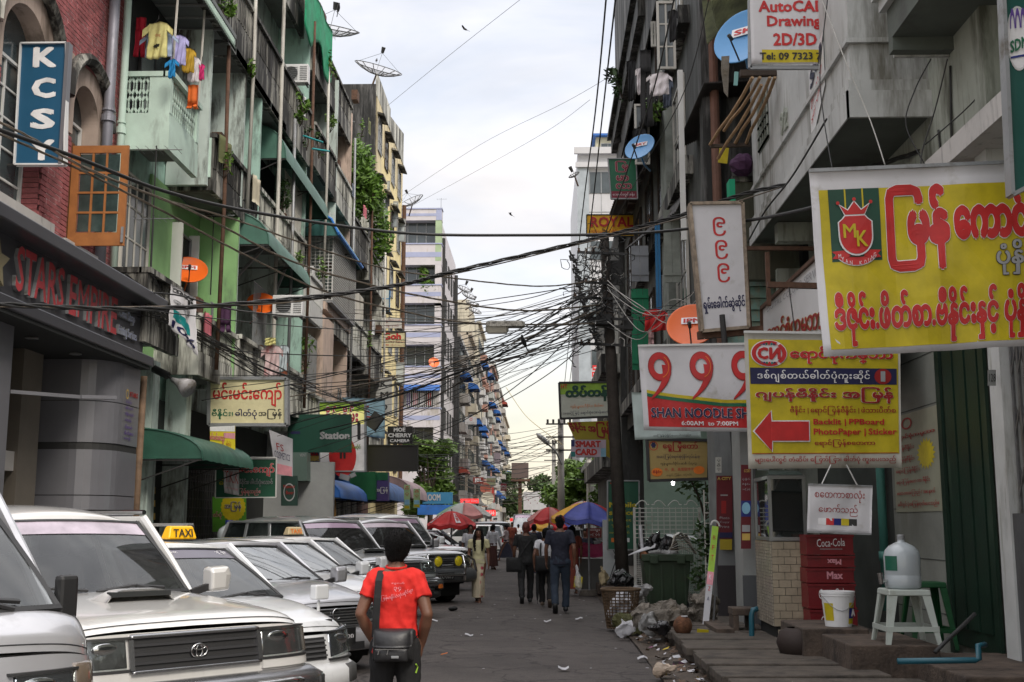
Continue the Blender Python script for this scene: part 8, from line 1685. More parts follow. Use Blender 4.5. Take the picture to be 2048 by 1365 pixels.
sg_=Sign((bxk+.10,byk-.145,zs_+hb_*.52),(bxk+.15,byk-.10,zs_+hb_*.52),(bxk+.148,byk-.10,zs_+hb_*.30),(bxk+.098,byk-.142,zs_+hb_*.30),gap=.008);sg_.text('A',0,0,1,1,'white',bold=.06,k=1)
for(kd,col),m_ in sg_.dec.items():part(kd,m_,PM(col),bu_)
part('handle',MB().tube([(bxk+.19*math.sin(a),byk-.19*math.cos(a)*.9,zs_+hb_*.9-.17*math.cos(a)**2*1.0)for a in[R(-85+17*k)for k in range(11)]],.004,5),greym,bu_)
def stool(label,px0,px1,pyt,pyb,Y,mt_,zfoot,leg=.05):
 a,b=HY(px0,pyt,Y),HY(px1,pyt,Y);xc_=(a.x+b.x)/2;wt_=(b.x-a.x)/2;zt_=a.z;wf=(HY(px1+14,pyb,Y).x-HY(px0-14,pyb,Y).x)/2;yc_=Y+wt_;r=empty('plastic_stool',label,'stool',(xc_,yc_,zfoot))
 part('seat',MB().loft([[(xc_+sx*wt_*k,yc_+sy*wt_*k,z)for sx,sy in((-1,-1),(1,-1),(1,1),(-1,1))]for z,k in((zt_-.06,1.03),(zt_-.01,1.0),(zt_,.95))]),mt_,r,bev=.012)
 for sx,sy in((-1,-1),(1,-1),(1,1),(-1,1)):
  part('leg',MB().loft([[(xc_+sx*(w_-dx),yc_+sy*(w_-dy),z)for dx,dy in((0,0),(t_,0),(t_,.02),(.02,.02),(.02,t_),(0,t_))]for z,w_,t_ in((zfoot,wf,leg*.8),(zt_-.06,wt_*1.0,leg*1.5))]),mt_,r)
 zr=zfoot+(zt_-zfoot)*.28;wr_=wf+(wt_-wf)*.28
 for sx,sy,ex,ey in((-1,-1,1,-1),(1,-1,1,1),(1,1,-1,1),(-1,1,-1,-1)):part('stretcher',MB().beam((xc_+sx*wr_,yc_+sy*wr_,zr),(xc_+ex*wr_,yc_+ey*wr_,zr),.012,.05),mt_,r)
 return xc_,yc_,zt_
stm=M('stool_plastic',(.42,.46,.42),rough=.4,var=.1,dirt=.2,dirtc=(.25,.25,.2));xs_,ys2,zs3=stool('white plastic stool carrying the big water bottle',1778,1861,1180,1297,11.8,stm,zst,.055)
stool('dark green plastic stool half hidden behind the white one',1828,1893,1165,1245,13.0,M('green_plastic',(.005,.06,.018),rough=.4),.3)
wbm=M('bottle_plastic',(.40,.44,.46),rough=.3,var=.08,sc=3,bump=0,coat=.4);wb_=empty('water_bottle','big cloudy plastic water bottle with a tap and green label on the white stool','water bottle',(xs_,ys2,zs3));hB=HY(1818,1070,11.95).z-zs3;rB=.178
part('body',MB().lathe([(.001,0),(rB*.85,.0),(rB*.98,.02),(rB,.05),(rB*1.0,hB*.24),(rB*.985,hB*.25),(rB*1.0,hB*.27),(rB*1.01,hB*.6),(rB*.93,hB*.70),(rB*.7,hB*.79),(rB*.35,hB*.85),(rB*.2,hB*.87),(rB*.19,hB*.92)],(xs_,ys2,zs3),36),wbm,wb_,smooth=True);part('cap',MB().lathe([(rB*.21,hB*.91),(rB*.22,hB*.99),(rB*.2,hB),(.001,hB)],(xs_,ys2,zs3),20),greym,wb_)
part('label',MB().sheet(lambda u,v:(xs_+(rB+.004)*math.sin(R(-80+48*u)),ys2-(rB+.004)*math.cos(R(-80+48*u)),zs3+hB*(.34+.27*v)),8,2),M('label_green',(.01,.10,.06),rough=.4),wb_);part('tap',MB().tube([(xs_-rB*.95,ys2-.05,zs3+.08),(xs_-rB-.07,ys2-.07,zs3+.085)],.018,8).tube([(xs_-rB-.07,ys2-.07,zs3+.16),(xs_-rB-.06,ys2-.07,zs3+.05)],[.03,.022],8),chrm,wb_)
one('blue_pipe',MB().tube([HY(1795,1323,10.9),HY(1950,1321,10.9),HY(1958,1318,10.9),HY(1956,1292,10.9),HY(1970,1290,11.0)],.028,8),bpm,'blue water pipe running along the ledge at the lower right','pipe',smooth=True)
one('drain_hose',MB().tube([HY(1870,1305,11.4),HY(1895,1280,11.5),HY(1915,1262,11.6),HY(1950,1228,11.7)],.02,8),dgreym,'dark corroded hose leaning against the green door','hose',smooth=True)
pz=HX(1755,1100,4.68);one('green_drainpipe',MB().cyl((4.66,15.95,.5),(4.66,15.95,4.6),.06,n=12).cyl((4.66,15.95,1.15),(4.66,15.95,1.28),.075,n=12),M('green_pipe',(.08,.26,.22),rough=.5,var=.15),'pale green drainpipe behind the bucket','drain pipe',smooth=True)
stl=empty('market_stall','small street stall draped with bright pink cloth','stall',(1.25,28.6,0));part('table',MB().box(.95,1.6,28.2,29.2,.1,.82),M('stall_grey',(.16,.16,.15),var=.3),stl);part('cloth',MB().shell(lambda u,v:(.90+.75*u+.02*math.sin(v*8),28.15+.3*v*(1 if v<.5 else.3),.86+.32*v+.02*math.sin(u*9)),10,8,(0,.02,0)),M('pink_cloth',(.62,.08,.22),rough=.6,var=.25,sc=4),stl,smooth=True)
board('red_notice_board','red and white price board over the pink stall',(1173,1057,1203,1076),28.6,F('redn',(.25,.05,.05)),[('အထူး',.1,.1,.9,.4,'white',dict(bold=.03,k=1)),('အမြန်',.1,.5,.9,.85,'white',dict(k=1))],thick=.02)
one('white_board',px_box(1205,1242,1040,1166,26.6,.04),M('board_grey',(.45,.47,.48),rough=.4,stain=.3,stc=(.25,.25,.25)),'tall white blank board standing behind the green sign','board')
one('tripod_stand',MB().cyl(HY(1233,1118,25.5),HY(1215,1170,25.3),.012).cyl(HY(1233,1118,25.5),HY(1243,1180,25.3),.012).cyl(HY(1233,1118,25.5),HY(1234,1165,26),.012).ob(HY(1233,1115,25.5),(.1,.08,.08)).cyl(HY(1233,1115,25.5),HY(1226,1100,25.5),.008),dgreym,'small black tripod in front of the white board','tripod')
for k,(px,py,Y_,lb)in enumerate(((1207,1165,27,'first'),(1218,1178,25.4,'second'),(1226,1190,24.2,'third'))):one('paving_step',MB().box(HY(px-12,py,Y_).x,HY(px-12,py,Y_).x+1.0,Y_,Y_+.9,.05,.16+.12),concb,lb+' broken concrete step along the gutter towards the pink stall','step',bev=.02)
crumple('cream_sack','cream sack standing beside the white board',(HY(1207,1160,26.6).x,26.6,.3),(.16,.12,.36),M('cream_sack',(.42,.34,.2),var=.3,sc=6),seed=31)
random.seed(11);mb=MB()
litm=[papr,M('litter_brown',(.13,.08,.05),var=.5,sc=9),M('litter_pink',(.4,.12,.3)),M('litter_yellow',(.5,.38,.05))]
for k in range(420):
 y_=9.5+22*random.random()**1.5;x_=1.36+random.uniform(0,.42);s_=random.uniform(.01,.05);a=random.uniform(0,6.28);mb.mat(0 if random.random()<.3 else 1 if random.random()<.85 else random.choice((2,3)))
 p_=Vector((x_,y_,.045));u=Vector((math.cos(a),math.sin(a),random.uniform(-.1,.3)))*s_;v=Vector((-math.sin(a),math.cos(a),random.uniform(-.2,.3)))*s_*.6;mb.add([p_-u-v,p_+u-v,p_+u+v+Vector((0,0,.02)),p_-u+v+Vector((0,0,.01))],[(0,1,2,3)])
for k in range(120):
 y_=10+35*random.random();x_=random.uniform(-1.5,1.3);s_=random.uniform(.006,.018);mb.mat(random.choice((0,1,1)));mb.ob((x_,y_,.035),(s_*2,s_,.004),(0,0,random.uniform(0,3)))
one('litter',mb,litm,smooth=False,kind='stuff')
for(px,py,s_,lb)in((905,1222,.10,'dark crumpled rag lying on the road'),):crumple('rag',lb,(*on(px,py,.03),.03),(s_*1.2,s_,.07),blkc,seed=41,vox=.015)
for k,(px,py,lb)in enumerate(((868,1243,'white paper scrap on the road near the man in red'),(938,1272,'small white scrap in the middle of the road'),(1127,1339,'thin white scrap in the foreground of the road'),(1095,1244,'white scrap ahead of the walkers, left one'),(1158,1239,'white scrap ahead of the walkers, right one'),(1285,1318,'long white paper in the gutter near the beige bag'),(1313,1274,'white paper on the first pavement slab'))):
 x_,y_=on(px,py,.03);one('paper_scrap',MB().shell(lambda u,v:(x_-.06+.12*u,y_-.05+.1*v,(.21 if px>1300 else.04)+.015*math.sin(u*5+k)+.01*v),3,2,(0,0,.003)),papr,lb,'paper scrap')
one('yellow_scrap',MB().shell(lambda u,v:(on(888,1312,.03)[0]-.04+.08*u,on(888,1312,.03)[1]+.05*v,.04+.02*u),2,2,(0,0,.006)),PM('orange'),'small yellow-orange scrap on the road right of the man in red','scrap')
# ================================================================ poles and wires
pwood=M('pole_wood',(.045,.036,.03),rough=.85,var=.4,sc=5,bump=.6,bsc=30)
bp=HZ(1247,1190,.16);Yp=bp.y;wp=empty('utility_pole','leaning dark wooden utility pole wrapped in a huge tangle of cables','utility pole',(bp.x,Yp,.1));tp=HY(1209,480,Yp)
part('shaft',MB().tube([bp,bp+(tp-bp)*.5,tp],[.145,.13,.10],14),pwood,wp,smooth=True)
for py,w_ in((510,.75),(570,.6),(600,.9),(640,.7),(655,.55),(692,.8)):
 c_=HY(1213+(py-480)*.054,py,Yp);part('crossarm',MB().beam(c_+Vector((-w_*.9,-.14,.03)),c_+Vector((w_*.5,-.14,-.02)),.055),dgreym,wp)
 for k in range(3):part('insulator',MB().lathe([(.03,-.04),(.04,0),(.02,.03),(.03,.06)],c_+Vector((-w_*.85+.16*k,-.14,.06)),8),rustm,wp)
part('cap',MB().cyl(tp,tp+Vector((0,0,.16)),.11,.07),dgreym,wp)
one('junction_box',MB().ob(HY(1232,545,Yp+.2),(.28,.2,.5)),dgreym,'black junction box behind the top of the wooden pole','junction box');one('junction_box',MB().ob(HY(1208,640,Yp-.2),(.34,.2,.22)).ob(HY(1256,648,Yp+.1),(.22,.2,.28)),dgreym,'dark splice boxes strapped at the middle of the wooden pole','junction box')
random.seed(5);tg,tw=MB(),MB()
for k in range(120):
 c_=HY(random.gauss(1196,26),random.gauss(578,52),Yp-random.uniform(.05,.55));pts=[c_];d=Vector((random.gauss(0,1),random.gauss(0,.4),random.gauss(0,1))).normalized()
 for j in range(9):d=(d+Vector((random.gauss(0,.6),random.gauss(0,.3),random.gauss(0,.6)))).normalized();pts.append(pts[-1]+d*.085+(c_-pts[-1])*.12)
 (tw if k%11==0 else tg).tube(pts,.008 if k%3 else.012,4)
for k in range(60):c_=HY(1142+k*.7*(1 if k<40 else 1.2)+random.uniform(-4,4),505+k*3+random.uniform(-8,8),Yp-.2);tg.tube([c_,c_+Vector((.03,0,-.1)),c_+Vector((.12,-.05,-.12))],[.02,.028,.012],5)
part('cable_tangle',tg,cabl,wp,kind='stuff');part('white_cable_loops',tw,cabw,wp,kind='stuff')
def cat(pts,n=8):
 P=[Vector(p)for p in pts];out=[]
 for i in range(len(P)-1):
  a,b,c,d=P[max(i-1,0)],P[i],P[i+1],P[min(i+2,len(P)-1)]
  for k in range(n):t=k/n;out.append(.5*((2*b)+(-a+c)*t+(2*a-5*b+4*c-d)*t*t+(-a+3*b-3*c+d)*t**3))
 return out+[P[-1]]
def wire(label,pts,r=.012,mt_=None,group=None,name='overhead_cable',twist=0,n=8):
 W=cat([HY(*p)for p in pts],n)
 mb=MB()
 if twist:
  for ph in range(3):mb.tube([p+Vector((0,math.cos(i*.9+ph*2.1),math.sin(i*.9+ph*2.1)))*r*.9 for i,p in enumerate(W)],r*.6,5)
 else:mb.tube(W,r,5)
 return one(name,mb,mt_ or cabl,label,'cable',group,smooth=True)
wire('thick black cable sweeping from the top left, level in the middle, up at right',[(-15,255,12.5),(160,318,14),(330,383,16),(520,427,18),(800,466,20),(1050,471,20.5),(1290,466,20),(1500,441,18),(1640,412,15)],.028)
wire('twisted bundle of cables rising from the left shop front to the big white balcony',[(-15,609,13),(300,618,15),(600,597,17),(800,570,18),(900,545,19),(1150,487,20),(1250,462,20),(1380,425,19),(1500,385,18),(1700,345,15.5),(1880,290,13.7)],.026,cabl,twist=1,n=12)
wire('thin cable lashed under the twisted bundle',[(-15,614,13),(300,614,15),(600,603,17),(900,550,19),(1150,491,20),(1380,432,19),(1560,376,17)],.012,cabb)
wire('upper brown twisted rope cable from the top left over the orange casement',[(-15,238,13),(60,275,13.3),(190,345,14),(400,430,16),(560,513,18),(700,560,19),(880,600,21),(1050,622,22),(1200,610,23)],.014,cabb,twist=1)
wire('second brown rope cable just below the upper one on the left',[(-15,262,13),(150,335,14),(330,425,15.5),(480,505,17),(640,580,19),(800,622,21),(960,648,22),(1190,648,23)],.013,cabb,twist=1)
wire('greyish rope cable crossing in front of the orange dish',[(150,325,14),(300,390,15),(470,440,17),(600,485,18),(760,535,20),(900,556,21),(1080,573,22.5),(1200,560,23.3)],.011,cabb,twist=1)
wire('black cable running level from the grey shop front over the Burmese signboard',[(240,585,19),(350,590,20),(480,622,21),(700,640,22),(950,648,23),(1080,654,23.2),(1215,640,23.4)],.016)
wire('pair cable below it across the street',[(290,620,19),(500,645,21),(720,661,22),(960,664,23),(1215,655,23.4)],.010)
random.seed(21);lw=['thin black cable fanning from the wooden pole down to the left signboards']
for k in range(20):
 x0=random.uniform(400,720);y0=700+(x0-400)*.25+random.uniform(-50,170);x1,y1=1165+random.uniform(0,40),600+random.uniform(-30,80);Y0=24+(x0-400)*.03
 pts=[(x0,y0,Y0)]
 for t in(.25,.5,.75):pts.append((x0+(x1-x0)*t,y0+(y1-y0)*t+28*math.sin(t*math.pi)+random.uniform(-5,5),Y0+(23.4-Y0)*t))
 wire('thin black cable fanning from the wooden pole down to the left signboards',pts+[(x1,y1,23.4)],random.choice((.006,.008,.012)),cabl if k%4 else cabb,'cables fanning from the wooden pole to the left')
random.seed(77)
for k in range(34):
 x0=random.uniform(470,860);y0=random.uniform(600,900);x1,y1=1150+random.uniform(0,60),560+random.uniform(0,140);Y0=random.uniform(30,52);sg=random.uniform(10,45)
 wire('thin sagging cable from the wooden pole to the house fronts across the street',[(x0,y0,Y0)]+[(x0+(x1-x0)*t,y0+(y1-y0)*t+sg*math.sin(t*math.pi)+random.uniform(-4,4),Y0+(23.5-Y0)*t)for t in(.25,.5,.75)]+[(x1,y1,23.5)],random.choice((.005,.007,.009,.012)),cabl if k%5 else cabb,'sagging cables across the middle of the street')
random.seed(22)
for k in range(16):
 x0=250+random.uniform(-10,60);y0=560+random.uniform(-20,90);pts=[(x0,y0,19.5)]
 for(x_,y_,Y_)in((400,660,22.5),(520,735,26),(640,790,30),(820,860,40)):pts.append((x_+random.uniform(-12,12),y_+random.uniform(-22,22),Y_))
 wire('black cable in the sagging bundle along the left house fronts',pts[:3+(k%3)],random.choice((.008,.012,.016)),cabl,'cables sagging along the left house fronts')
random.seed(23)
for k in range(18):
 Y1=random.uniform(45,95);x0,x1=random.uniform(780,860),1115+random.uniform(-5,15);y0=905+random.uniform(-60,60);y1=870+random.uniform(-20,60)
 wire('far thin cable crossing the street between the left row and the concrete pole',[(x0,y0,42),(x0+(x1-x0)*.35,y0+(y1-y0)*.35+16,48),(x0+(x1-x0)*.7,y0+(y1-y0)*.7+14,56),(x1,y1,62)],.012,cabb if k%3==0 else cabl,'far cables to the concrete pole')
for k in range(14):
 x0=random.uniform(905,960);y0=random.uniform(930,1000);wire('distant cable low over the far street',[(x0,y0,80),(x0+70,y0+random.uniform(0,22),95),(1100,y0+random.uniform(-25,15),100)],.022,cabl if k%2 else cabb,'distant cables over the far street')
wire('thick twisted cable rising from the lower left past the hanging lamp to the wooden pole',[(560,835,30),(760,800,28),(900,752,26),(1020,700,24.5),(1120,640,23.8),(1180,612,23.4)],.02,twist=1)
wire('thick cable from the yellow block up to the wooden pole',[(640,862,33),(820,815,30),(960,745,27),(1090,690,25),(1150,655,24),(1210,612,23.4)],.018)
wire('long thin line from the yellow block roof to the top of the picture',[(775,212,56),(900,110,48),(1050,-8,40)],.009,cabb)
wire('long thin line from the mesh dish to the dark eaves, upper',[(800,395,66),(960,290,55),(1130,205,45),(1260,128,36)],.008,cabb)
wire('long thin line from the white striped building to the dark eaves, lower',[(800,425,70),(930,355,60),(1090,265,50),(1180,200,42)],.008,cabb)
wire('left of two taut black cables dropping steeply from the top of the sky',[(1213,-10,15),(1190,230,20),(1160,470,30),(1128,780,55)],.014)
wire('right of two taut black cables dropping steeply from the top of the sky',[(1232,-10,15),(1205,230,20),(1172,520,30),(1136,790,55)],.014)
wire('dark line dropping in front of the blue oval dish to the pole',[(1350,-10,12),(1310,170,14),(1262,320,17),(1200,500,22)],.010)
wire('thin dark line right of the blue oval dish',[(1420,-10,12),(1370,180,14),(1290,330,17),(1215,470,23)],.006)
wire('pale yellow line sagging from the far left row to the concrete pole',[(1012,775,70),(1050,830,68),(1095,868,62),(1125,890,60)],.02,M('pale_cable',(.45,.38,.2),bump=0))
for k,(pts,lb)in enumerate(((((1640,-10,14),(1690,120,13.4),(1740,240,13),(1770,330,12.6)),'white cord hanging down the pale balcony'),(((1655,0,14.4),(1640,140,14.3),(1648,240,14),(1665,340,13.5)),'black cord hanging beside the AutoCAD sign'),(((1862,118,12.5),(1830,180,12.6),(1812,250,12.6),(1850,330,12.4)),'loose black cord under the dark slab'),(((1895,118,12.4),(1870,220,12.6),(1845,300,12.6),(1842,345,12.5)),'second loose black cord under the dark slab'),(((2000,118,12),(1950,200,12.2),(1850,290,12.6)),'thin taut line under the dark slab'))):wire(lb,pts,.008,cabw if k==0 else cabl,name='hanging_cable')
random.seed(31)
for k in range(9):wire('cable from the wooden pole to the right-hand houses',[(1215,random.uniform(560,660),23.3),(1280,random.uniform(610,680),22),(1340,random.uniform(600,650),21),(1400,random.uniform(560,640),20.5)],.008,cabl if k%2 else cabw,'cables from the wooden pole to the right-hand houses')
cpm=M('concrete_pole',(.36,.34,.31),var=.2,stain=.3,stc=(.18,.17,.15))
for(px,Y_,pt,lb)in((1122,62,838,'pale concrete pole carrying wires and a lamp arm left of the umbrellas'),(1178,72,905,'second concrete pole among the trees on the right'),(1108,95,880,'thin far concrete pole beside the trees')):
 b_=((px-1080)*Y_/2300,Y_);z_=HY(px,pt,Y_).z;r=empty('concrete_pole',lb,'utility pole',(*b_,0));part('shaft',MB().tube([(*b_,0),(*b_,z_)],[.22,.15],10),cpm,r,smooth=True)
 for k in range(3):part('crossarm',MB().beam((b_[0]-.8,b_[1]-.2,z_-.3-.7*k),(b_[0]+.7,b_[1]-.2,z_-.3-.7*k),.08),dgreym,r)
 for k in range(5):part('insulator',MB().cyl((b_[0]-.7+.3*k,b_[1]-.2,z_-.25),(b_[0]-.7+.3*k,b_[1]-.2,z_-.05),.06),dgreym,r)
sl_=empty('street_lamp','grey street lamp head on a thin arm reaching left from the concrete pole','street lamp',tuple(HY(1122,915,61)))
part('arm',MB().tube(cat([HY(1124,930,61.5),HY(1112,905,61),HY(1095,888,60.5)]),.05,6),greym,sl_);part('head',MB().tube([HY(1097,890,60.5),HY(1088,880,60.5),HY(1078,872,60.5),HY(1073,867,60.5)],[(.08,.1),(.14,.26),(.13,.24),(.04,.08)],10),M('lamp_head',(.35,.36,.36),rough=.4),sl_,smooth=True)
hl=empty('hanging_lamp','mould-covered long street lamp hung from cables over the street','street lamp',tuple(HY(1010,660,22)));a,b=HY(972,655,22),HY(1050,652,22)
part('housing',MB().loft([[Vector((a.x+(b.x-a.x)*t,22+dy*k,a.z+.03+dz*k-.0))for dy,dz in((-.14,-.03),(-.12,.06),(0,.10),(.12,.06),(.14,-.03))]for t,k in((0,.7),(.08,1),(.92,1),(1,.7))]),M('mouldy_lamp',(.30,.29,.26),stain=.6,ssc=9,vs=1,stc=(.06,.055,.045)),hl)
part('diffuser',MB().loft([[Vector((a.x+(b.x-a.x)*t,22+dy*k,a.z+dz*k))for dy,dz in((-.12,0),(-.08,-.12),(.08,-.12),(.12,0))]for t,k in((-.01,.6),(.06,1),(.52,1),(.58,.6))]),M('dirty_diffuser',(.38,.36,.30),rough=.3),hl)
fl_=empty('floodlight','grey cone floodlight on an arm above the green awning on the left','floodlight',tuple(HY(365,770,21.5)));c0,c1=HY(345,760,21.6),HY(374,774,21.4)
part('shade',MB().tube([c0,c0+(c1-c0)*.35,c0+(c1-c0)*.7,c1+Vector((.03,0,-.03))],[.05,.07,.13,.19],16),M('lamp_shade_grey',(.33,.32,.33),rough=.5,dirt=.4),fl_,smooth=True);part('ballast',MB().cyl(HY(308,738,21.8),HY(336,752,21.7),.075,n=12),dgreym,fl_);part('arm',MB().tube([HY(334,750,21.7),c0],.03,6),dgreym,fl_)
fl2=empty('floodlight','small grey floodlight below the backlit sign','floodlight',tuple(HY(695,955,34)));part('head',MB().ob(HY(690,955,34),(.3,.2,.16),(0,R(15),0)).ob(HY(706,951,34),(.16,.14,.12),(0,R(-25),0)),greym,fl2);fl3=one('floodlight',MB().ob(HY(750,843,35),(.35,.3,.5),(0,R(35),0)).cyl(HY(735,840,35),HY(712,822,35),.04),dgreym,'black floodlight box between the backlit sign and the camera sign','floodlight')
for(px,pb,pt,Y_,lb,n_)in((297,615,292,20.5,'tall thin mast rising past the mint balcony beside the wooden pole',5),(421,590,425,25.2,'orange stick aerial in front of the green wall',4),(301,560,430,20.8,'comb-shaped aerial on the thin mast by the casement',7)):
 b_=HY(px,pb,Y_);aerial(b_.x,b_.y,b_.z,HY(px,pt,Y_).z-b_.z,lb,n_)
for(px,pb,pt,Y_,lb)in((628,150,78,42,'yagi aerial on the roof left of the largest mesh dish'),(646,165,72,43,'second yagi aerial closest to the largest dish mast'),(600,110,-10,37,'bare tall mast rising out of the picture top'),(585,60,-20,36,'thin mast by the green netting'),(882,420,397,92,'tiny aerial on the white striped building roof'),(688,300,240,50,'aerial in front of the black side wall'),(778,640,500,48,'pale aerial hanging by the yellow block'),(735,520,455,45,'white aerial below the creepers')):
 b_=HY(px,pb,Y_);aerial(b_.x,b_.y,b_.z,HY(px,pt,Y_).z-b_.z,lb,5)
ac_unit(*HY(588,165,31.5),0,'white air conditioner on the mouldy parapet under the green netting',sc=1.0);ac_unit(*HY(660,258,43),R(0),'white air conditioner under the blue roof dish',sc=1.1);ac_unit(*HY(574,632,28.2),R(0),'white air conditioner right of the orange dish',sc=.95)
one('green_netting',MB().shell(lambda u,v:(-6.9+.03*math.sin(u*14),32+4.2*u,HY(562,-30,32).z+.4-(3.3-1.5*u*0)*v*(.5+.1*math.sin(u*9))),24,10,(-.02,0,0)),M('net_green',(.01,.30,.14),rough=.7,var=.35,sc=3,bump=.5),'bright green safety netting hung on the top balcony','netting',smooth=True)
one('teal_rail',MB().cyl(HY(607,272,32),HY(645,285,33),.03).cyl(HY(625,298,32),HY(658,303,33),.03),M('teal_paint',(.02,.3,.32)),'pair of teal clothes rails sticking out of the grey house','rails')
# ================================================================ washing
def shirt(label,px,py,w_,h_,Y,mt_,sl=.5,tilt=0,group=None,name='hung_shirt',text=None):
 k=Y/2300;c=HY(px,py,Y);w_*=k;h_*=k;r=empty(name,label,'laundry',(c.x,Y,c.z-h_),0,group);ca=math.cos(tilt);
 def f(u,v):return(c.x+(u-.5)*w_*(.94+.10*v)*ca,Y+(u-.5)*w_*math.sin(tilt)*1.0+.022*math.sin(u*17+v*5)*(.25+v)+.02*math.sin(u*6)+.012*math.sin(v*15+u*7),c.z-h_*v-(.10*w_*abs(2*u-1)if v<.01 else 0)+(-.02*math.sin(u*5)if v>.99 else 0))
 part('front',MB().shell(f,20,14,(0,.009,0)),mt_,r,smooth=True)
 for sg in(-1,1):
  a=Vector(f(.02 if sg<0 else.98,0));b=Vector(f(.02 if sg<0 else.98,.26));d=Vector((sg*w_*sl*.75*ca,sg*w_*sl*.6*math.sin(tilt),-w_*sl*.75))
  part('sleeve',MB().shell(lambda u,v:(a*(1-v)+b*v)+d*u*(1 if v<.5 else 1)+Vector((0,.01*math.sin(u*5),0)),6,5,(0,.009,0)),mt_,r,smooth=True)
 part('hanger',MB().tube([Vector(f(.3,0))+Vector((0,0,.0)),Vector(f(.5,0))+Vector((0,0,.06)),Vector(f(.5,0))+Vector((0,0,.12)),Vector(f(.56,0))+Vector((0,0,.15))],.006,4),dgreym,r)
 if text:
  s=Sign(Vector(f(.3,.28))-Vector((0,.04,0)),Vector(f(.7,.28))-Vector((0,.04,0)),Vector(f(.7,.45))-Vector((0,.04,0)),Vector(f(.3,.45))-Vector((0,.04,0)));s.text(text,.2,.3,1,1,'dred',k=1);s.text('SNOOP',.3,0,.9,.2,'dred',k=1)if False else None;s.disc(.45,2.3,.6,.35,'black',1,n=16,star=.3)
  for(kd,col),m_ in s.dec.items():part('print',m_,PM(col),r)
 return r
C=lambda n,c,**k:M('laundry_'+n,c,rough=.85,var=.15,sc=4,bump=.35,bsc=12,**k)
Yb=20.65
shirt('pale yellow t-shirt with dark print on the balcony rail',317,44,42,82,Yb,C('yellow',(.62,.58,.24)),.45,text='dog')
shirt('pale blue shirt just behind the yellow t-shirt',320,62,56,60,Yb+.1,C('paleblue',(.34,.42,.58)),.4)
shirt('lilac shirt on a hanger right of the yellow t-shirt',359,70,30,68,Yb+.3,C('lilac',(.38,.36,.62)),.35,R(30))
shirt('mustard top behind the lilac shirt',378,96,26,55,Yb+.7,C('mustard',(.42,.26,.02)),.3,R(40));shirt('white shirt hanging low next to the mustard top',388,112,24,58,Yb+.9,C('white',(.6,.56,.58)),.35,R(40));shirt('bright pink top at the end of the balcony washing',404,128,11,36,Yb+1.3,C('pink',(.62,.03,.18)),.3,R(40))
def trousers(label,px,py,w_,h_,Y,mt_,split=.35,name='hung_trousers'):
 k=Y/2300;c=HY(px,py,Y);w_*=k;h_*=k;r=empty(name,label,'laundry',(c.x,Y,c.z-h_));part('waist',MB().shell(lambda u,v:(c.x+(u-.5)*w_,Y+.015*math.sin(u*9),c.z-h_*split*v),8,4,(0,.05,0)),mt_,r,smooth=True)
 for sg in(-1,1):part('leg',MB().shell(lambda u,v:(c.x+sg*w_*(.02+.48*u+.10*v),Y+.02*math.sin(v*6+sg),c.z-h_*(split+(1-split)*v)),4,8,(0,.05,0)),mt_,r,smooth=True)
trousers('red trousers hanging in the shade of the balcony',282,35,20,88,Yb+.5,C('red',(.45,.01,.03)));shirt('bright blue child\'s top hung over the balcony corner',345,118,14,42,Yb-.2,C('blue',(.01,.22,.5)),.9);trousers('orange cloth hanging over the side of the balcony',386,170,20,52,21.4,C('orange',(.7,.14,.02)),.8)
for q in((1262,120,14,90,27,'black','narrow black garment at the outer edge of the dark house washing'),(1300,180,26,80,23.5,'black','black skirt hanging below the white casement'),(1334,160,18,60,22.4,'slate','grey shirt right of the white school shirt'),(1278,255,20,60,25,'black','black cloth above the blue oval dish'),(1345,20,16,70,21.7,'black','dark coat beside the top white casement')):shirt(q[6],q[0],q[1],q[2],q[3],q[4],C(q[5],(.014,.014,.016)if q[5]=='black' else(.10,.12,.16)),.3)
trousers('black trousers hanging down the dark house front',1291,100,22,165,21.8,C('black',(.012,.012,.014)),.3);shirt('white school shirt hanging upside down beside the black trousers',1318,145,40,50,21.8,C('white',(.6,.56,.58)),.3);shirt('white and black shirt on the outer side of the black trousers',1282,135,18,58,21.9,C('white',(.6,.56,.58)),.3)
shirt('red cloth hanging beside the wooden pole above the big orange dish',1310,618,42,46,22.6,C('redcloth',(.5,.02,.02)),.2);trousers('pink striped cloth below the red one',1302,660,10,36,22.6,C('pinks',(.5,.3,.3)),.5)
trousers('dark purple cloth hung on the lower lattice balcony',452,612,20,55,24.2,C('plum',(.06,.02,.06)),.7);shirt('white and pink flowered dress hung on the lattice balcony behind the cream sign',545,690,30,66,27.2,C('flower',(.6,.45,.45),dirt=.5,dirtc=(.4,.08,.08)),.4);shirt('pale blue and white shirt beside the flowered dress',566,690,18,55,27.6,C('palew',(.45,.52,.55)),.4)
shirt('yellow cloth draped over the rail above the flowered dress',541,675,22,16,27.1,C('yellow',(.62,.58,.24)),.1)
bn2=Sign(HY(343,568,20.6),HY(390,596,21.6),HY(392,712,21.6),HY(340,650,20.6),rip=.06,seed=4);bn2.text('အထူး',.1,.05,.9,.22,'black',bold=.04,k=1);bn2.text('ဈေး',.1,.3,.8,.5,'grey',bold=.04,k=1);bn2.rect(.1,.55,.8,.75,'teal',1);bn2.text('10%',.1,.8,.9,.95,'navy',bold=.04,k=2);bn2.make('crumpled_banner','crumpled white printed banner hung from the old lattice balcony','banner',flex,thick=.006)
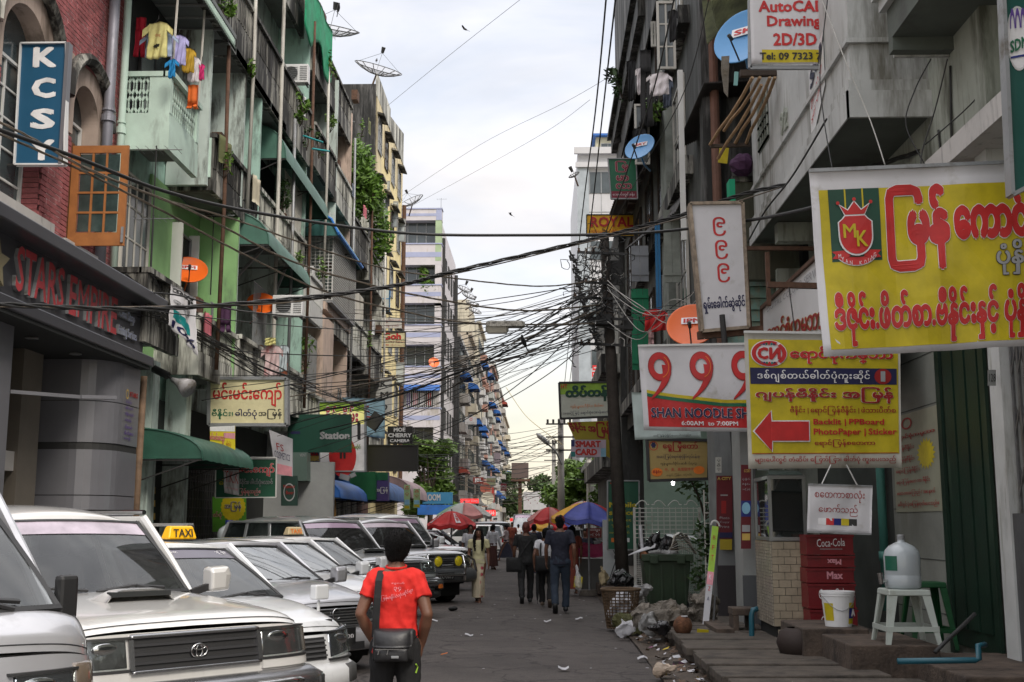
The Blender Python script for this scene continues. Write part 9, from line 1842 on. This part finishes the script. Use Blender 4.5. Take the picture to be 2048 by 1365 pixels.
one('wrapped_bundle',MB().blob(HY(1485,330,20.2),(.22,.25,.2),12,8,.12),C('plum',(.06,.02,.06)),'purple cloth bundle on the old balcony','bundle');one('green_crate',MB().ob(HY(1462,385,20.1),(.1,.3,.4)),M('crate_green',(.01,.35,.18)),'green plastic crate edge on the old balcony','crate');one('yellow_cloth',MB().ob(HY(1447,310,19.2),(.16,.02,.3),(0,R(8),0)),PM('yellow'),'yellow cloth hanging behind the bamboo poles','cloth');one('torn_card',MB().prism([HY(1443,113,17),HY(1459,112,17),HY(1456,195,17),HY(1448,185,17),HY(1442,140,17)],(0,.01,0)),sackm,'torn brown card dangling from the blue dish','card');one('rag',MB().ob(HY(1472,158,17),(.06,.03,.22),(0,.1,0)),M('rag_teal',(.2,.4,.38)),'small pale teal rag tied to the timber rail','rag')
jug=empty('water_jug','large white water jug with blue cap behind the parked taxi','water jug',tuple(HY(457,1078,24)));c_=HY(457,1078,24);part('body',MB().lathe([(.22,-.1),(.24,.1),(.2,.2),(.08,.28),(.07,.3)],c_,20),wbm,jug,smooth=True);part('cap',MB().cyl(c_+Vector((0,0,.3)),c_+Vector((0,0,.38)),.08),PM('blue'),jug)
one('striped_post',MB().cyl(HY(303,1050,23)-Vector((0,0,1)),HY(303,960,23),.07),M('post_green',(.02,.10,.06)),'green and yellow striped post by the dark shop opening','post')
for k in range(3):one('yellow_band',MB().cyl(HY(303,975+26*k,23),HY(303,988+26*k,23),.075),PM('gold'),'yellow band on the striped post','band','yellow bands on the striped post')
awning('blue_awning','blue ribbed sheet awning over the grey shop behind the saloons',33.3,38.6,-7.9,-5.75,2.4,3.15,awnb);awning('blue_awning','blue tarpaulin awning beside the green and purple signs',44,52,-7.9,-5.9,2.6,3.6,M('blue_tarp',(.03,.10,.28),rough=.6,var=.5,sc=2,bump=.6,bsc=5))
awning('blue_awning','striped brown and blue awning at the street corner before the tree',56,64,-7.9,-6.2,2.9,4.0,M('corner_awning',(.20,.14,.15),rough=.6,var=.4,sc=1))
sh2=empty('shop','grey rendered shop with glazed doors under the blue awning','shop front',(-7.5,36,0));part('wall',MB().box(-7.98,-7.3,33.2,36,.14,4.3),M('grey_render',(.3,.31,.31),var=.15),sh2);part('side_wall',MB().box(-7.9,-5.9,33.0,33.19,.14,3.4),M('grey_render',(.3,.31,.31)),sh2)
for k in range(4):part('door_panel',MB().box(-7.28,-7.24,33.4+.62*k,33.95+.62*k,.3,2.7),glass,sh2)
board('orange_poster','orange wall poster with dark letters beside the glazed doors',(638,985,672,1055),33.6,F('orp',(.18,.09,.02)),[('A',.3,.25,.7,.42,'dred'),('M',.3,.5,.7,.65,'dred'),('F',.3,.75,.7,.9,'dred')],thick=.02)
board('round_sign','dark green framed sign with white oval under the cosmetics sign',(562,952,595,1012),31,F('rsg',(.02,.05,.04)),[('Myanmar',.15,.3,.85,.45,'dred'),('Beer',.3,.5,.8,.62,'dred')],thick=.05,fn=lambda s:s.ring(.5,.55,.35,.3,.15,'grey',1))
board('shop_sign','small yellow and navy sign left of the backlit sign',(614,904,638,945),33.6,F('navyb',(.02,.03,.09)),[('ABA',.2,.03,.95,.2,'red',dict(bold=.03,k=2)),('Travel',.1,.55,.95,.75,'white',dict(k=2))],[(0,.2,1,.45,'gold',1)],thick=.03)
board('shop_sign','grey-green blank box sign right of the cosmetics sign',(585,905,614,962),32.5,F('ggb',(.10,.15,.13)),[('VENT',.5,.05,.98,.15,'grey')],thick=.5)
# ================================================================ trees
def tree(label,x,y,h,cr,n,size,mt_,name='street_tree',dens=14,zc=.62,group=None):
 r=empty(name,label,'tree',(x,y,0),0,group);random.seed(int(abs(x*31+y*7)));tk=MB();tk.tube([(x,y,0),(x+.1,y,h*.3),(x-.05,y+.1,h*.6)],[.2*h/7,.15*h/7,.09*h/7],9);cw=MB()
 for k in range(dens):
  a=random.uniform(0,6.28);q=Vector((x+cr*random.uniform(.15,.85)*math.cos(a),y+cr*random.uniform(.15,.85)*math.sin(a),h*zc+random.uniform(-.32,.34)*h*.9*(1-.0)))
  tk.tube([(x,y,h*random.uniform(.25,.5)),((x+q.x)/2,(y+q.y)/2,(h*.5+q.z)/2+.1),tuple(q)],[.06*h/7,.04*h/7,.012],5);rr=cr*random.uniform(.28,.5);leaves(cw,q,(rr,rr,rr*.75),n//dens,size)
 part('trunk',tk,woodd,r,smooth=True);part('crown',cw,mt_,r)
leaft=M('tree_leaf',(.085,.155,.022),rough=.55,var=.6,sc=2.2,bump=0);leaft2=M('tree_leaf_far',(.05,.09,.022),rough=.6,var=.5,sc=.7,bump=0)
tree('leafy bright green street tree in front of the white striped building',-6.9,72,7.4,1.9,9000,.17,leaft,dens=22)
tree('green street tree right of the concrete pole',2.6,74,6.4,2.2,7000,.17,leaft,dens=18);tree('second green street tree behind the umbrellas by the low house',4.6,82,7.0,2.4,7000,.17,leaft,dens=18);tree('smaller tree farther along the right pavement',2.0,100,6.0,2.2,4000,.2,leaft,dens=14);tree('green tree between pole and tower',4.0,62,5.2,1.6,3000,.15,leaft,dens=12)
for k,(x_,y_,h_)in enumerate(((-5,235,12),(3,245,13),(9,238,14),(-12,250,11),(15,250,13))):tree(('leftmost','second','middle','second last','rightmost')[(3,0,1,2,4)[k]if False else k]+' tree of the dark belt closing the far end of the street',x_,y_,h_,6,2600,.5,leaft2,'far_tree',14)
one('end_wall',MB().box(-9,14,300,304,0,9),fm[0],'grey far building across the end of the street','building')

# ================================================================ clutter on the house fronts (before the lettering scene is gone)
random.seed(99)
LV={5.95:'lowest balcony',10.0:'middle balcony',14.07:'upper balcony',17.9:'topmost balcony'}
HN=(('mint house',21.4,25.8),('grey awning house',26.4,33.2),('peach house',33.8,41.2),('creeper house',41.8,50.2))
CL=[C('tea',(.02,.12,.12)),C('rose',(.45,.12,.15)),C('cream',(.5,.45,.34)),C('slate',(.10,.12,.16)),C('olive',(.12,.13,.05)),C('whitec',(.5,.5,.5)),C('rust',(.25,.07,.03))]
CN=['teal','rose','cream','slate grey','olive','white','rust-red']
k=0
for hn,ya,yb2 in HN:
 for zr,ln in LV.items():
  for j in range(3):
   y=random.uniform(ya,yb2);k+=1;x=-6.93
   if j==0:
    w_,h_=random.uniform(.4,.9),random.uniform(.4,.8);sd_=random.uniform(0,9)
    one('hung_cloth',MB().shell(lambda u,v:(x+.03*math.sin(u*11+sd_)+.02,y+w_*u,zr+.03-h_*v+.03*math.sin(u*7+sd_)*v),10,6,(.008,0,0)),CL[k%7],CN[k%7]+' cloth hung over the '+ln+' rail of the '+hn,'laundry','cloths hung over the left balcony rails',smooth=True)
   elif j==1 and zr>8:
    plant('weed_tuft','weeds sprouting from the '+ln+' ledge of the '+hn,(x+.05,y,zr-random.uniform(.2,1.4)),(.16,.3,.22+.1*(k%3)),70,.06,leafm if k%2 else leafd,stems=4,group='weeds on the left balcony ledges')
   else:
    o_=MB();sz=random.uniform(.2,.5)
    if k%3==0:o_.box(-7.25,-6.99-.03,y,y+sz,zr+.002,zr+sz*.8)
    elif k%3==1:o_.lathe([(.08,0),(.13,.03),(.16,.26),(.15,.27),(.12,.2)],(-7.15,y,zr+.003),12)
    else:o_.cyl((-7.2,y,zr+.003),(-7.2,y,zr+.5),.03).cyl((-7.2,y+.5,zr+.003),(-7.2,y+.5,zr+.5),.03).cyl((-7.2,y-.1,zr+.5),(-7.2,y+.6,zr+.5),.022)
    one(('box','flower_pot','drying_rack')[k%3],o_,(rustm,M('pot_clay',(.22,.09,.05)),greym)[k%3],('box','clay pot','metal drying rack')[k%3]+' on the '+ln+' of the '+hn,('box','flower pot','drying rack')[k%3])
for i,(y,z0,z1)in enumerate(((24.2,4.9,12.2),(26.25,9,17),(31.1,4.9,13),(33.45,5,17),(35.9,9,16.8),(41.45,4.5,16),(46.05,4.5,16),(50.3,4.5,14))):
 one('drain_pipe',MB().tube([(-6.9,y,z0),(-6.88,y+.02,(z0+z1)/2),(-6.91,y,z1)],.045,7),(rustm,offw,greym)[i%3],('rusty','dirty white','grey')[i%3]+' pipe running up the fronts at the '+('mint','mint edge','grey','grey-peach joint','peach','peach-creeper joint','creeper','brick')[i]+' house','pipe',smooth=True)
for i,(y,z,hn)in enumerate(((28.6,9.2,'grey awning house'),(32.6,13.2,'grey awning house, higher'),(35.2,9.1,'peach house'),(40.8,5.2,'peach house, lower'),(43.2,9.2,'creeper house'),(47.5,5.4,'creeper house, lower'))):ac_unit(-7.5,y,z,0,'white air conditioner tucked on the front of the '+hn)
for i,(y0,y1,z0,z1,hn)in enumerate(((27.9,29.2,5.0,7.6,'lowest floor of the grey awning house'),(30.9,33.2,9.1,11.4,'middle floor of the grey awning house'),(34.6,36.1,5.0,7.4,'lowest floor of the peach house'),(42.0,45.5,8.4,10.6,'middle floor of the creeper house'),(46.5,50.0,12.3,14.4,'upper floor of the creeper house'))):
 mb=MB();g_o=empty('security_grille','painted steel grille closing the '+hn,'grille',(-7.1,(y0+y1)/2,z0))
 for q in range(int((y1-y0)/.13)+1):part('bar',MB().box(-7.1,-7.08,y0+.13*q,y0+.13*q+.02,z0,z1),offw if i%2 else greym,g_o)
 for q in range(4):part('rail',MB().box(-7.12,-7.1,y0,y1,z0+(z1-z0)*q/3,z0+(z1-z0)*q/3+.03),offw if i%2 else greym,g_o)
for i,(pts,lb)in enumerate((([(3.64,19.6,6.5),(3.64,18,6.62),(3.64,16,6.58),(3.64,14,6.7)],'black cable clipped along the foot of the big white balcony'),([(4.79,13.3,4.7),(4.78,13.25,5.5),(4.78,13.3,6.3)],'black cable running up the pale wall beside the white balcony'),([(4.79,12.9,4.7),(4.78,12.95,5.5),(4.78,12.8,6.9)],'second black cable up the pale wall beside the white balcony'))):one('wall_cable',MB().tube(cat(pts),.014,5),cabl,lb,'cable',smooth=True)
bpy.data.scenes.remove(_ts)
